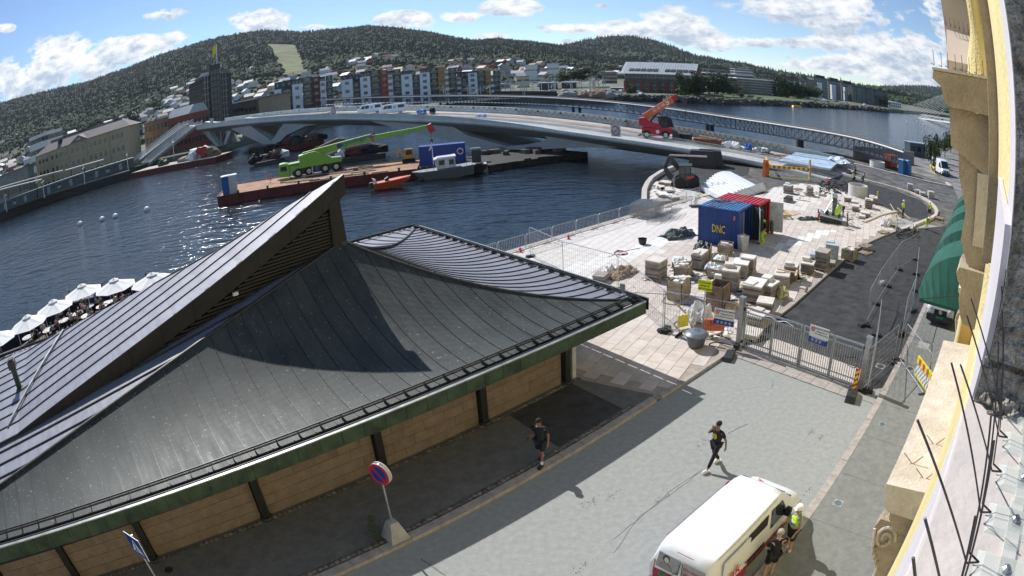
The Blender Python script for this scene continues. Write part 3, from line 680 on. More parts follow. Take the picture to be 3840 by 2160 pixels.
def spiral(mb,a,r0,z0,R,turns,w,n=26,flip=1):
 pts=[]
 for k in range(n+1):
  th=turns*2*math.pi*k/n;rr=R*(1-.75*k/n);pts.append(FA(a,r0+flip*rr*math.cos(th)*.8,z0+rr*math.sin(th)))
 mb.path(pts,w,6)
def scroll(a,z,s=1.0):
 br=wpart('scroll_bracket',MB().box(FA(a,.0,z),(.02,.02,.02)),tan,fac)
 k=MB();prof=[(.085,0),(-.24*s,0),(-.27*s,-.10*s),(-.22*s,-.26*s),(-.10*s,-.42*s),(-.05*s,-.62*s),(-.09*s,-.78*s),(-.05*s,-.9*s),(.085,-.92*s)]
 n=len(prof);k.add([FA(a-.09,r,z+d)for r,d in prof]+[FA(a+.09,r,z+d)for r,d in prof],[tuple(range(n)),tuple(range(2*n-1,n-1,-1))]+[(i,n+i,n+(i+1)%n,(i+1)%n)for i in range(n)])
 wpart('bracket_body',k,tan,br)
 v=MB();spiral(v,a-.095,-.13*s,z-.16*s,.13*s,1.6,.016*s);spiral(v,a-.095,-.03*s,z-.80*s,.09*s,1.5,.014*s,flip=-1)
 v.path([FA(a-.095,-.26*s,z-.1*s),FA(a-.095,-.2*s,z-.3*s),FA(a-.095,-.08*s,z-.48*s),FA(a-.095,-.05*s,z-.7*s)],.014*s,6)
 wpart('volute',v,crm,br)
 lf=MB()
 for q in range(7):lf.blob(FA(a-.095,-.13*s+.05*math.cos(q*.9)*s,z-.16*s-.045*q*s),(.02,.02,.028),q,.2,6,4)
 wpart('leaf_ornament',lf,tan,br)
def hood(a0,a1,z,proj):
 h=molding('window_ledge',a0,a1,[(.085,.0),(-proj,-.03),(-proj,-.09),(-proj*.9,-.11),(-proj*.86,-.2),(-proj*.66,-.26),(.085,-.26)],crm,fac,z)
 molding('ledge_moulding',a0+.04,a1-.04,[(.085,-.262),(-proj*.6,-.262),(-proj*.56,-.34),(-proj*.3,-.44),(.085,-.44)],tan,h,z)
 scroll(a0+.22,z-.442,proj/.30);scroll(a1-.22,z-.442,proj/.30)
for i in range(6):hood(3.62+5.1*i,6.55+5.1*i,9.5,.30)
molding('lower_ledge',2.2,3.2,[(.085,0),(-.28,-.02),(-.28,-.1),(-.1,-.2),(.085,-.2)],crm,fac,8.4)
fbox('ochre_pilaster',6.7,7.3,-.10,.09,0,16,yel2)
dp=thing('down_pipe','cream painted down pipe running down the yellow front between two windows','pipe',FA(7.6,-.02,0))
wpart('pipe',MB().tube(FA(7.7,-.10,.2),FA(7.7,-.10,15.5),.075,12),mat('pipe_cream',(.80,.66,.34),.5,var=.05,scale=4),dp,smooth=True)
for z in(10.6,9.0,7.3,5):wpart('pipe_clip',MB().tube(FA(7.7,-.10,z),FA(7.7,-.10,z+.05),.09,12),tan,dp)
cb=molding('upper_cornice',3.85,6.6,[(.085,.21),(-.40,.19),(-.41,.14),(-.35,.10),(-.33,.02),(-.30,-.02),(.085,-.02)],tan,fac,12.02)
molding('cornice_top',3.84,6.62,[(.085,.232),(-.405,.212),(-.405,.194),(.085,.212)],crm,cb,12.02)
molding('frieze',3.95,6.5,[(.085,-.022),(-.30,-.022),(-.29,-.27),(-.02,-.40),(.085,-.40)],tan,fac,12.02)
for a in(3.98,6.2):
 c=wpart('console',MB().box(FA(a,0,11.6),(.01,.01,.01)),tan,fac)
 pr=[(.085,-.40),(-.23,-.30),(-.22,-.46),(-.15,-.66),(-.17,-.86),(-.10,-1.0),(-.03,-1.04),(.085,-1.06)]
 n=len(pr);k=MB();k.add([FA(a,r,12.02+d)for r,d in pr]+[FA(a+.3,r,12.02+d)for r,d in pr],[tuple(range(n)),tuple(range(2*n-1,n-1,-1))]+[(i,n+i,n+(i+1)%n,(i+1)%n)for i in range(n)])
 wpart('console_body',k,tan,c)
 wpart('console_strip',MB().hexa([FA(a-.03,-.07,11.15),FA(a+.1,-.07,11.15),FA(a+.1,.08,11.15),FA(a-.03,.08,11.15)],[FA(a-.03,-.07,11.62),FA(a+.1,-.07,11.62),FA(a+.1,.08,11.62),FA(a-.03,.08,11.62)]),crm,c)
molding('base_moulding',3.9,4.3,[(.085,0),(-.15,0),(-.17,-.04),(-.15,-.09),(-.11,-.13),(-.12,-.2),(-.09,-.3),(-.05,-.36),(.085,-.38)],tan,fac,11.0)
rk=wpart('raking_cornice',MB().hexa([FA(4.02,-.30,12.25),FA(5.9,-.30,13.62),FA(5.9,-.02,13.62),FA(4.02,-.02,12.25)],[FA(4.0,-.30,12.31),FA(5.88,-.30,13.70),FA(5.88,-.02,13.70),FA(4.0,-.02,12.31)]),mat('pink_panel',(.58,.50,.44),.85,var=.04,scale=3),fac)
wpart('pale_panel',MB().hexa([FA(4.35,-.315,12.23),FA(4.45,-.315,12.23),FA(4.45,-.09,12.23),FA(4.35,-.09,12.23)],[FA(4.35,-.315,15),FA(4.45,-.315,15),FA(4.45,-.09,15),FA(4.35,-.09,15)]),mat('pink_panel',(.66,.57,.50),.85,var=.04,scale=3),fac)
fbox('ochre_strip',4.36,4.5,-.09,.0,12.23,15,yel2)
hop=thing('pipe_hopper','yellow flared sheet metal hopper standing on the cornice top','hopper',FA(4.05,-.03,12.25))
obj('flare',MB().lathe((0,0,-.02),[(.13,0),(.125,.02),(.055,.30),(.05,.36),(.05,3)],16),yel,hop,smooth=False)
obj('lead_sheet',MB().box((.02,.0,.62),(.03,.13,.5),RZF).box((.05,.03,.9),(.02,.08,.7),RZF),mat('lead',(.35,.33,.34),.6,.3),hop)
s2=thing('wall_spikes','rows of thin bird spikes standing out of the pink panel and the tan cornice block','bird spikes',FA(4.2,-.2,12.3))
for row,z in enumerate((12.62,12.86,13.12)):
 for k in range(6):
  p=FA(4.35,-.295+.038*k,z-.006*k);q=p-FD*.07+Vector((0,0,-.035));wpart('spike',MB().tube(p,q,.0022,4).tube(q,q+Vector((0,0,.075)),.002,4),spk,s2)
for k in range(8):
 p=FA(3.86+.05*(k%2),-.39+.055*k,12.25);q=p+Vector((0,0,.10));wpart('spike',MB().tube(p,q,.0028,4).tube(p,p-FD*.03-FR*.02+Vector((0,0,.006)),.0028,4),spk,s2)
s3=thing('ledge_spikes','three short rusty bird spikes left on the near end of the cream ledge','bird spikes',FA(4.0,-.1,9.5))
for a,r in((3.95,-.16),(4.3,-.02),(3.8,0)):
 p=FA(a,r,9.47);wpart('spike',MB().tube(p,p+FR*.08+Vector((0,0,.1)),.005,4).tube(p+FR*.02,p-FR*.1+Vector((0,0,.08)),.004,4),mat('rusty',(.30,.17,.08),.8),s3)
fbox('reveal_strip',2.12,2.3,.012,.09,11.5,16,tan)
fbox('plinth',0,75,.06,.2,0,.9,mat('plinth_stone',(.3,.28,.26),.9))
gmat=mat('green_canvas',(.004,.085,.06),.75,var=.12,scale=1.2)
def awning(a0,w,proj,zb_,zt,label):
 t=thing('awning',label,'awning',FA(a0,0,0),group='green awnings along the building');n=8
 prof=[]
 for k in range(n+1):
  th=math.pi/2*k/n;prof.append((-.0-proj*math.sin(th),zb_+(zt-zb_)*math.cos(th)))
 mid=[[FA(a,r,z)for r,z in prof]for a in(a0+proj*.30,a0+w*.35,a0+w*.68,a0+w-proj*.30)]
 for q in range(3):wpart('canvas_panel',MB().sheet([mid[q],mid[q+1]],0),gmat,t)
 for a,s in((a0,-1),(a0+w,1)):
  base=mid[0]if s<0 else mid[-1];low=[FA(a,r*.93,zb_)for r,z in prof]
  low=[FA(a+(0 if s<0 else 0),-proj*.93*k/n,zb_)for k in range(n+1)]
  wpart('canvas_end',MB().sheet([base,low]),gmat,t)
 wpart('valance',MB().hexa([FA(a0,-proj*.93,zb_-.14),FA(a0+.03,-proj*.93,zb_-.14),FA(a0+.03,.02,zb_-.14),FA(a0,.02,zb_-.14)],[FA(a0,-proj*.93,zb_),FA(a0+.03,-proj*.93,zb_),FA(a0+.03,.02,zb_),FA(a0,.02,zb_)]).hexa([FA(a0+proj*.3,-proj-.02,zb_-.14),FA(a0+w-proj*.3,-proj-.02,zb_-.14),FA(a0+w-proj*.3,-proj,zb_-.14),FA(a0+proj*.3,-proj,zb_-.14)],[FA(a0+proj*.3,-proj-.02,zb_),FA(a0+w-proj*.3,-proj-.02,zb_),FA(a0+w-proj*.3,-proj,zb_),FA(a0+proj*.3,-proj,zb_)]),gmat,t)
 wpart('awning_frame',MB().tube(FA(a0-.01,-proj*.93,zb_),FA(a0-.01,0,zb_+.9),.025).tube(FA(a0-.01,-proj*.93,zb_),FA(a0+proj*.3,-proj,zb_),.02),M['steel_dark'],t)
awning(26.6,5.6,3.2,3.3,5.6,'nearest green dutch awning, shading the parked white van')
awning(33.2,5.6,3.2,3.3,5.6,'second green dutch awning from the white van')
awning(40.0,5.6,3.2,3.3,5.6,'third green dutch awning from the white van')
awning(47.2,5.6,3.2,3.3,5.6,'farthest green dutch awning up the street')
# new white bridge
def cat_spline(P,n):
 out=[]
 for i in range(len(P)-1):
  p0=P[max(0,i-1)];p1=P[i];p2=P[i+1];p3=P[min(len(P)-1,i+2)]
  for k in range(n):
   t=k/n;out.append(.5*((2*p1)+(p2-p0)*t+(2*p0-5*p1+4*p2-p3)*t*t+(3*p1-p0-3*p2+p3)*t**3))
 out.append(P[-1]);return out
EDGE=[(3105,674,77),(2838,608,81),(2526,552,85.5),(2250,512,92),(2000,478,100),(1740,455,111),(1500,446,126),(1256,442,148),(1050,449,171),(870,464,196),(735,482,216)]
E0=[AT(*e)for e in EDGE];EP=cat_spline(E0,6)
EP=[Vector((p.x,p.y,p.z))for p in EP]
NE=len(EP)
def tang(i):a=EP[max(0,i-1)];b=EP[min(NE-1,i+1)];d=b-a;d.z=0;return d.normalized()
def off(i,w,z=0.0):d=tang(i);n=Vector((d.y,-d.x,0));return EP[i]+n*w+Vector((0,0,z))
DW=13.5
br=thing('road_bridge','new pale concrete and steel bridge curving low over the river','bridge',(0,100,0))
wpart('deck',MB().sheet([[off(i,w,-.02)for w in(.3,3,7,10.5,DW)]for i in range(NE)],.35),M['deck'],br)
wpart('footway',MB().sheet([[off(i,w,.03)for w in(.25,3.2)]for i in range(NE)],.06),mat('footway',(.60,.61,.60),.8,var=.12,scale=.3),br)
dep=lambda i:1.5+.6*math.sin(math.pi*i/NE)
wpart('edge_beam',MB().sheet([[off(i,.25,.06),off(i,0,.04),off(i,-.08,-.30),off(i,.15,-.55),off(i,.8,-.75)]for i in range(NE)]),M['bridge_white'],br,smooth=True)
wpart('girder',MB().sheet([[off(i,.8,-.75),off(i,2.2,-dep(i)),off(i,5,-dep(i)-.5),off(i,DW-4,-dep(i)-.5),off(i,DW,-.7)]for i in range(NE)]),M['bridge_grey'],br,smooth=True)
wpart('far_edge',MB().sheet([[off(i,DW,1.25),off(i,DW+.35,1.25),off(i,DW+.4,-.8)]for i in range(NE)]),M['bridge_white'],br)
wpart('far_parapet',MB().sheet([[off(i,DW-.02,-.05),off(i,DW-.02,1.25)]for i in range(20,NE)]),M['bridge_white'],br)
wpart('edge_band',MB().sheet([[off(i,.18,.05),off(i,.02,.08+.97*min(1,(i-22)/13)),off(i,-.02,.08+.97*min(1,(i-22)/13)),off(i,.1,.05)]for i in range(22,NE)]),M['bridge_white'],br)
for j0 in range(0,NE-1,3):
 mb=MB();j1=min(NE-1,j0+3)
 for i in range(j0,j1):
  a=off(i,.12,.06);b=off(i+1,.12,.06);L_=(b-a).length;n=max(2,int(L_/(.17 if i<32 else.30)))
  for k in range(n):
   p=a.lerp(b,k/n);q=p+Vector((0,0,1.22))-(Vector(tang(i)).cross(Vector((0,0,1))))*-.06;mb.beam(p,q,.035 if i<32 else.09,.03)
  mb.beam(a+Vector((0,0,1.24)),b+Vector((0,0,1.24)),.07,.05)
 wpart('railing',mb,mat('railing_metal',(.62,.63,.61),.5,.2,var=.08),br,kind='stuff')
for j0 in range(0,30,3):
 mb=MB()
 for i in range(j0,j0+3):
  a=off(i,DW-.1,0);b=off(i+1,DW-.1,0);n=int((b-a).length/.2)
  for k in range(n):p=a.lerp(b,k/n);mb.beam(p,p+Vector((0,0,1.3)),.05,.03)
  mb.beam(a+Vector((0,0,1.3)),b+Vector((0,0,1.3)),.07,.05)
 wpart('railing',mb,M['railing_metal']if 'railing_metal' in M else MATS['railing_metal'],br,kind='stuff')
for i in range(20,NE-1,2):
 wpart('lamp_fitting',MB().box(off(i,DW-.15,.9),(.3,.2,.25)),M['steel_dark'],br);
 wpart('drain_spout',MB().box(off(i,.0,-.12),(.25,.15,.35)),M['steel'],br)
wpart('kerb_rail',MB().sheet([[off(i,4.4,.02),off(i,4.4,.14),off(i,4.6,.14),off(i,4.6,.02)]for i in range(NE)]).sheet([[off(i,5.6,.02),off(i,5.6,.12),off(i,5.8,.12),off(i,5.8,.02)]for i in range(NE)]),M['white_stone'],br)
wpart('rust_strip',MB().sheet([[off(i,8.4+.3*math.sin(i),.012),off(i,10.6+.2*math.sin(2*i),.012)]for i in range(4,NE-4)]),mat('rust_formwork',(.42,.36,.30),.85,scale=.5,c2=(.26,.12,.05)),br)
def pier(foot,polys,fr_,wd=(1.6,3.4),w2=(DW-4.4,DW-2.6)):
 i=min(range(NE),key=lambda k:(EP[k].xy-Vector(foot).xy).length);d=tang(i);n=Vector((d.y,-d.x,0));C=off(i,wd[0])
 for poly in polys:
  pts=[]
  for x,y in poly:
   r=ray(*fr_(x,y));o=Vector((0,0,CAM_H));t=(C-o).dot(n)/r.dot(n);pts.append(o+r*t)
  for(wa,wb)in(wd,w2):
   a=[p+n*(wa-wd[0])for p in pts];b=[p+n*(wb-wd[0])for p in pts];k=MB();m_=len(a)
   k.add(a+b,[tuple(range(m_)),tuple(range(2*m_-1,m_-1,-1))]+[(q,m_+q,m_+(q+1)%m_,(q+1)%m_)for q in range(m_)])
   wpart('pier_arm',k,mat('pier_pale',(.46,.47,.45),.6,var=.06,scale=.3),br)
 return C,d,n
i1=min(range(NE),key=lambda k:abs(azel(1865,568)[0]-math.atan2(off(k,1.6).x,off(k,1.6).y)))
i2=min(range(NE),key=lambda k:abs(azel(1012,545)[0]-math.atan2(off(k,1.6).x,off(k,1.6).y)))
P1c=pier(off(i1,0),[[(1180,735),(1900,770),(2060,865),(2400,960),(2420,1030),(2330,1038),(2150,995),(1850,895),(1500,825)]],Z2)
pier(off(i1,0),[[(40,965),(90,950),(350,925),(530,895),(592,865),(560,838),(440,805),(330,780),(700,800),(1300,870),(1700,930),(1640,965),(1250,945),(760,948),(470,965),(170,1008),(60,1000)]],Z3)
pier(off(i2,0),[[(-130,745),(60,750),(280,915),(310,965),(280,978),(-60,820)],[(275,978),(270,930),(330,850),(400,745),(900,700),(980,735),(830,752),(600,778),(420,862),(305,975)]],Z2)
X2=frame(500,220,.23464)
pier(off(NE-8,0),[[(880,1075),(1150,1095),(1370,1400),(1330,1405),(1060,1120),(900,1110)],[(1500,1150),(1560,1160),(1480,1370),(1440,1370)]],X2)
def footing(name,label,i,w,l,h,n_):
 d=tang(i);a=math.atan2(d.y,d.x)+math.pi/2;c=off(i,DW/2)
 t=thing(name,label,'footing',(c.x,c.y,WATER_Z),a);mt=mat('wet_timber',(.055,.05,.045),.8,var=.4,scale=1)
 obj('pier_base',MB().box((0,0,.5),(w-.4,l-.4,2.2)),mt,t)
 for k in range(n_):
  for s in(-1,1):obj('timber_plank',MB().box(((k+.5)/n_*w-w/2,s*l/2,h/2-.3+random.uniform(-.2,.2)),(w/n_-.06,.25,h)),mt,t)
 obj('top_slab',MB().box((0,0,1.75),(w*.8,l*.7,.3)),M['earth'],t)
 return t
def foot_px(label,pix,zt,m):
 T=[G(*fr_(*p),zt)for fr_,p in pix];B_=[Vector((p.x,p.y,WATER_Z-.5))for p in T];t=thing('pier_footing',label,'footing',(T[0].x,T[0].y,WATER_Z));wpart('pier_base',MB().hexa(B_,T),m,t)
 for a,b in((T[0],T[1]),(T[1],T[2])):
  n=max(2,int((b-a).length/1.1));dd=(b-a).normalized();o=Vector((dd.y,-dd.x,0))*.15
  for k in range(n):p,q=a.lerp(b,k/n),a.lerp(b,(k+.92)/n);h=random.uniform(-.15,.25);wpart('timber_plank',MB().hexa([Vector((v.x,v.y,WATER_Z-.5))for v in(p+o,q+o,q,p)],[v+Vector((0,0,h))for v in(p+o,q+o,q,p)]),m,t)
 for k in range(8):f=random.random();p=T[0].lerp(T[2],f).lerp(T[3],random.uniform(0,.4));wpart('rubble_block',MB().box(p+Vector((0,0,.3)),(random.uniform(1,2.5),random.uniform(.6,1.5),.7),random.uniform(0,3)),M['earth'],t)
wet=mat('wet_timber',(.03,.028,.025),.8,var=.4,scale=1)
foot_px('dark timber-clad footing under the nearer v-shaped pier',[(Z2,(2040,1060)),(Z3,(80,1100)),(Z3,(945,985)),(Z3,(420,940))],-1.1,wet)
footing('pier_footing','dark footing under the farther v-shaped pier',i2,20,9,2.0,12)
st=thing('bridge_stairs','white double flight of stairs dropping from the far bridge end to the quay','stairs',AT(640,540,225))
def seg(p,q,w,h,m,nm):wpart(nm,MB().beam(p,q,w,h),m,st)
for(x0,y0,x1,y1,ds)in((735,470,560,612,0),(700,466,525,600,7)):
 a=AT(x0,y0,218+ds);b=AT(x1,y1,222+ds);n=30
 for k in range(n):
  p=a.lerp(b,k/n);wpart('step',MB().box((p.x,p.y,p.z),(1.2,5.5,.35),0.5),M['bridge_white'],st)
 for o in(-3.2,-1,1,3.2):
  wv=Vector((.45,.9,0))*o
  for hh in(.5,1.3):wpart('handrail',MB().beam(a+wv+Vector((0,0,hh)),b+wv+Vector((0,0,hh)),.16,.16),M['white'],st)
  mb=MB()
  for k in range(60):p=a.lerp(b,k/60)+wv;mb.beam(p,p+Vector((0,0,1.3)),.1,.1)
  wpart('balusters',mb,M['steel'],st,kind='stuff')
 wpart('stringer',MB().beam(a-Vector((0,0,.6)),b-Vector((0,0,.6)),5.5,.9),M['bridge_grey'],st)
def disc_sign(c,nrm,R,panel=True):
 pass
red=mat('sign_red',(.55,.03,.04),.4,var=.03);blu=mat('sign_blue',(.015,.055,.30),.4,var=.03);yl=mat('sign_yellow',(.80,.72,.02),.5,var=.03);blk=mat('print_black',(.02,.02,.02),.5);wht=M['white']
def plate(parent,name,c,ux,uy,w,h,m,th=.02,lift=0.0):
 nz=ux.cross(uy).normalized();a=c+nz*lift
 return wpart(name,MB().hexa([a-ux*w/2-uy*h/2,a+ux*w/2-uy*h/2,a+ux*w/2+uy*h/2,a-ux*w/2+uy*h/2],[a-ux*w/2-uy*h/2+nz*th,a+ux*w/2-uy*h/2+nz*th,a+ux*w/2+uy*h/2+nz*th,a-ux*w/2+uy*h/2+nz*th]),m,parent)
def ring(parent,name,c,ux,uy,r0,r1,m,lift,th=.008,n=28):
 nz=ux.cross(uy).normalized();k=MB();vs=[]
 for z in(lift,lift+th):
  for r in(r0,r1):
   for i in range(n):a=2*math.pi*i/n;vs.append(c+nz*z+ux*(r*math.cos(a))+uy*(r*math.sin(a)))
 f=[]
 for i in range(n):
  j=(i+1)%n;f+=[(2*n+i,3*n+i,3*n+j,2*n+j),(n+i,n+j,3*n+j,3*n+i),(i,2*n+i,2*n+j,j)]
 return wpart(name,k.add(vs,f),m,parent)
def bar(parent,name,c,ux,uy,L_,wd,ang,m,lift,th=.008):
 d=ux*math.cos(ang)+uy*math.sin(ang);e=ux*-math.sin(ang)+uy*math.cos(ang);return plate(parent,name,c,d,e,L_,wd,m,th,lift)
tmp_sc=bpy.data.scenes.new('tmp')
def text_mesh(cu_,name,m):
 q=bpy.data.objects.new('tmp',cu_);me=bpy.data.meshes.new_from_object(q);bpy.data.objects.remove(q);me.materials.clear();me.materials.append(m);me.name=name;o=bpy.data.objects.new(name,me);col.objects.link(o);o['kind']='stuff';return o
def textobj(parent,s,c,ux,uy,size,m,lift=.02,bold=False,name='lettering',sx=1.0,center=True):
 cu_=bpy.data.curves.new(name,'FONT');cu_.body=s;cu_.size=size;cu_.align_x='CENTER' if center else 'LEFT';cu_.align_y='CENTER';cu_.extrude=.002;cu_.offset=.012*size if bold else 0
 cu_.resolution_u=2;cu_.materials.append(m)
 o=text_mesh(cu_,name,m);nz=ux.cross(uy).normalized();p=c+nz*lift
 mm=Matrix(((ux.x*sx,uy.x,nz.x,p.x),(ux.y*sx,uy.y,nz.y,p.y),(ux.z*sx,uy.z,nz.z,p.z),(0,0,0,1)))
 if parent:
  o.parent=parent;off_=Vector((0,0,0));q=parent
  while q is not None:off_+=Vector(q.location);q=q.parent
  mm.translation=p-off_
 o.matrix_local=mm;return o
def bridge_sign(px,w,label):
 az_=azel(*px)[0];i=min(range(NE),key=lambda k:abs(math.atan2(off(k,0).x,off(k,0).y)-az_));c=AT(px[0],px[1],off(i,-.1).xy.length)
 ux=-tang(i);uy=Vector((0,0,1));t=thing('prohibition_sign',label,'sign',c,group='round prohibition signs on the bridge')
 plate(t,'sign_board',c,ux,uy,w,w,wht,.04);ring(t,'red_ring',c,ux,uy,w*.34,w*.43,red,.045);bar(t,'slash',c,ux,uy,w*.66,w*.05,math.radians(45),red,.045)
 bar(t,'slash_square',c,ux,uy,w*.05,w*.05,0,blk,.05)  # small black square at the centre of the slash
bridge_sign(Z3(1192,797),1.7,'large red ringed sign on the bridge railing below the telehandler')
bridge_sign(Z2(848,642),2.2,'red ringed sign on the bridge rail left of the two white vans')
bridge_sign(X2(1253,1005),2.2,'small distant ringed sign near the stairs end of the bridge')
tr=thing('truss_bridge','long grey steel truss of the temporary bridge behind the new one','bridge',(40,110,0))
TP=cat_spline([AT(*p)for p in[(3388,577,96),(3200,522,103),(2900,470,115),(2700,440,125),(2376,396,142),(2100,372,160),(1800,363,182),(1500,366,205),(1200,378,232)]],12)
tmat=mat('truss_steel',(.10,.11,.13),.5,.5,var=.15,scale=3)
hgt=lambda k:1.75 if k<60 else 1.4
for k in range(len(TP)-1):
 a,b=TP[k],TP[k+1];h=Vector((0,0,1.85));mb=MB();v=Vector((.6,.8,0))*3.2
 for o in(Vector((0,0,0)),v):
  mb=MB();mb.beam(a+o,b+o,.13,.13).beam(a+o-h,b+o-h,.13,.13);n=max(1,round((b-a).length/1.6))
  for q in range(n):
   p=(a+o).lerp(b+o,q/n);r=(a+o).lerp(b+o,(q+1)/n);mb.beam(p,r-h,.055,.055).beam(p-h,r,.055,.055).beam(p,p-h,.1,.1)
  wpart('truss_bay',mb,tmat,tr)
wpart('walkway',MB().sheet([[p-Vector((0,0,1.8)),p+Vector((1.9,2.5,-1.8))]for p in TP],.15),tmat,tr)
wpart('top_pipe',MB().path([p+Vector((0,0,.25))for p in TP[::3]],.16,6),M['white'],tr)
wpart('black_pipe',MB().path([p+Vector((.5,.7,.45))for p in TP[::3]],.22,6),M['black'],tr)
for k in(20,38,58,78):
 p=TP[k];wpart('trestle',MB().beam(p-Vector((0,0,1.9)),Vector((p.x,p.y,-4)),.7,.7).beam(p+v-Vector((0,0,1.9)),Vector((p.x+v.x,p.y+v.y,-4)),.7,.7),M['steel_dark'],tr)
 # hills, forest, houses
ridge=[(-420,330),(-150,285),(0,258),(100,232),(225,203),(330,165),(420,130),(500,105),(590,85),(660,75),(760,78),(850,72),(925,63),(1000,68),(1080,80),(1150,95),(1200,100),(1250,95),(1300,102),(1400,112),(1480,125),(1570,150),(1700,165),(1800,180),(1950,200),(2100,222),(2500,275)]
ridge2=[(1250,150),(1440,112),(1480,102),(1540,93),(1600,95),(1650,105),(1700,125),(1750,145),(1800,152),(1870,168),(1950,190),(2150,235),(2300,262)]
ridge3=[(2050,240),(2140,232),(2200,224),(2240,220),(2300,219),(2370,223),(2450,240),(2560,262),(2900,330)]
from mathutils import noise as mnoise
def az_el_curve(R,D):
 A=[];
 for x,y in R:a,e=azel(*OV(x,y));A.append((a,e))
 A.sort();return[a for a,e in A],[e for a,e in A]
def D0f(a):return float(np.interp(a,(-1.1,-.5,.05,.25,.6),(620,560,620,900,1000)))
def hill(name,R,D,D0_,z0,hm,step=.006,pw=1.15):
 A,E_=az_el_curve(R,D);az=np.arange(A[0],A[-1],step);n=26;rows=[]
 for a in az:
  D0=D0f(a)if name=='hill' else D0_
  el=float(np.interp(a,A,E_));top=CAM_H+D*math.tan(el)-8;row=[]
  for k in range(n+4):
   f=k/(n-1);d=D0+(D-D0)*f
   if f<=1:z=z0+(top-z0)*(f**pw)
   else:z=top-(f-1)*160
   nn=mnoise.noise(Vector((d*math.sin(a)*.006,d*math.cos(a)*.006,3.1)));z+=nn*14*min(1,f*2)*(1 if f<.9 else.25)
   row.append((d*math.sin(a),d*math.cos(a),z))
  rows.append(row)
 struct(name,MB().sheet(rows),hm);return rows,az
hm=mat('hill_ground',(.045,.062,.028),.95,var=.3,scale=.02)
H1,A1z=hill('hill',ridge,2000,600,1.0,hm)
H2,A2z=hill('distant_hill',ridge2,2600,1500,20,hm,.008)
H3,A3z=hill('far_ridge',ridge3,3800,2300,2,hm,.008)
struct('far_bank_ground',MB().prism([(p.x,p.y)for p in(AT(-300,860,300),AT(0,790,262),AT(248,706,245),AT(494,661,222),AT(700,614,215),AT(860,580,228),AT(1100,505,250),AT(1500,440,262),AT(1900,395,275),AT(2300,372,285),AT(2560,380,290),AT(2750,392,292),AT(2950,402,330),AT(3150,420,400),AT(3330,432,480),AT(3450,434,620),AT(3700,400,1200),AT(3300,300,2400),AT(1900,200,2400),AT(-300,500,1600),AT(-900,900,900))],-5,.6),mat('bank_ground',(.16,.17,.12),.95,var=.4,scale=.03))
def smp(H,i,f):
 r=H[i];x=f*25;k=min(int(x),len(r)-2);t=x-k;a=r[k];b=r[k+1];return(a[0]+(b[0]-a[0])*t,a[1]+(b[1]-a[1])*t,a[2]+(b[2]-a[2])*t)
cq=[OV(672,112),OV(742,114),OV(775,188),OV(712,190)];CL=[azel(*p)for p in cq]
def in_clear(p):
 a=math.atan2(p[0],p[1]);e=math.atan2(p[2]-CAM_H,math.hypot(p[0],p[1]));return inside(a,e,CL)
def forest(name,H,count,hmin,hmax,fmin,seed,mats_,keep=None):
 r=np.random.RandomState(seed);V=[];F=[];MI=[];n=0
 for _ in range(count):
  i=r.randint(0,len(H)-1);f=fmin+(1.03-fmin)*r.rand()**.85;p=smp(H,i,min(f,1.05));q=smp(H,i+1,min(f,1.05));s=r.rand();p=tuple(p[j]+(q[j]-p[j])*s for j in range(3))
  if keep and not keep(p,f,r):continue
  h=r.uniform(hmin,hmax);conif=r.rand()<(.62 if f>.35 else.25);w=h*(.16 if conif else.42);a0=r.rand()*6.28;nn=6
  z=p[2]-2
  if not conif:h*=.72
  lv=[(w*.55,.12),(w,.38 if not conif else.2),(w*.8,.72)if not conif else(w*.55,.6)]
  for rr,zz in lv:
   for k in range(nn):
    a=a0+k*6.283/nn;j=r.uniform(.75,1.25);V.append((p[0]+rr*j*math.cos(a),p[1]+rr*j*math.sin(a),z+h*zz*r.uniform(.93,1.07)))
  V.append((p[0],p[1],z+h));mi=(0 if r.rand()<.6 else 1)if conif else(2 if r.rand()<.65 else 3)
  for L_ in range(2):
   for k in range(nn):F.append((n+L_*nn+k,n+L_*nn+(k+1)%nn,n+(L_+1)*nn+(k+1)%nn,n+(L_+1)*nn+k));MI.append(mi)
  for k in range(nn):F.append((n+2*nn+k,n+2*nn+(k+1)%nn,n+3*nn));MI.append(mi)
  n+=3*nn+1
 mb=MB();mb.v=V;mb.f=F;mb.mi=MI;return obj(name,mb,mats_,kind='stuff')
fm=[mat('spruce_green',(.016,.033,.013),.9,var=.25,scale=.05),mat('dark_spruce',(.011,.024,.012),.9,var=.25,scale=.05),mat('leaf_green',(.030,.054,.015),.9,var=.25,scale=.05),mat('bright_leaf',(.048,.074,.020),.9,var=.2,scale=.05)]
hw=[mat('house_%s'%n,c,.8,var=.04,scale=.5)for n,c in(('white',(.72,.72,.70)),('yellow',(.62,.50,.28)),('red',(.34,.09,.06)),('grey',(.36,.38,.40)),('blue',(.30,.38,.46)))]
hr=[mat('roof_%s'%n,c,.6,var=.1,scale=.5)for n,c in(('slate',(.10,.10,.11)),('tile',(.30,.12,.07)),('pale',(.55,.56,.57)))]
protos=[]
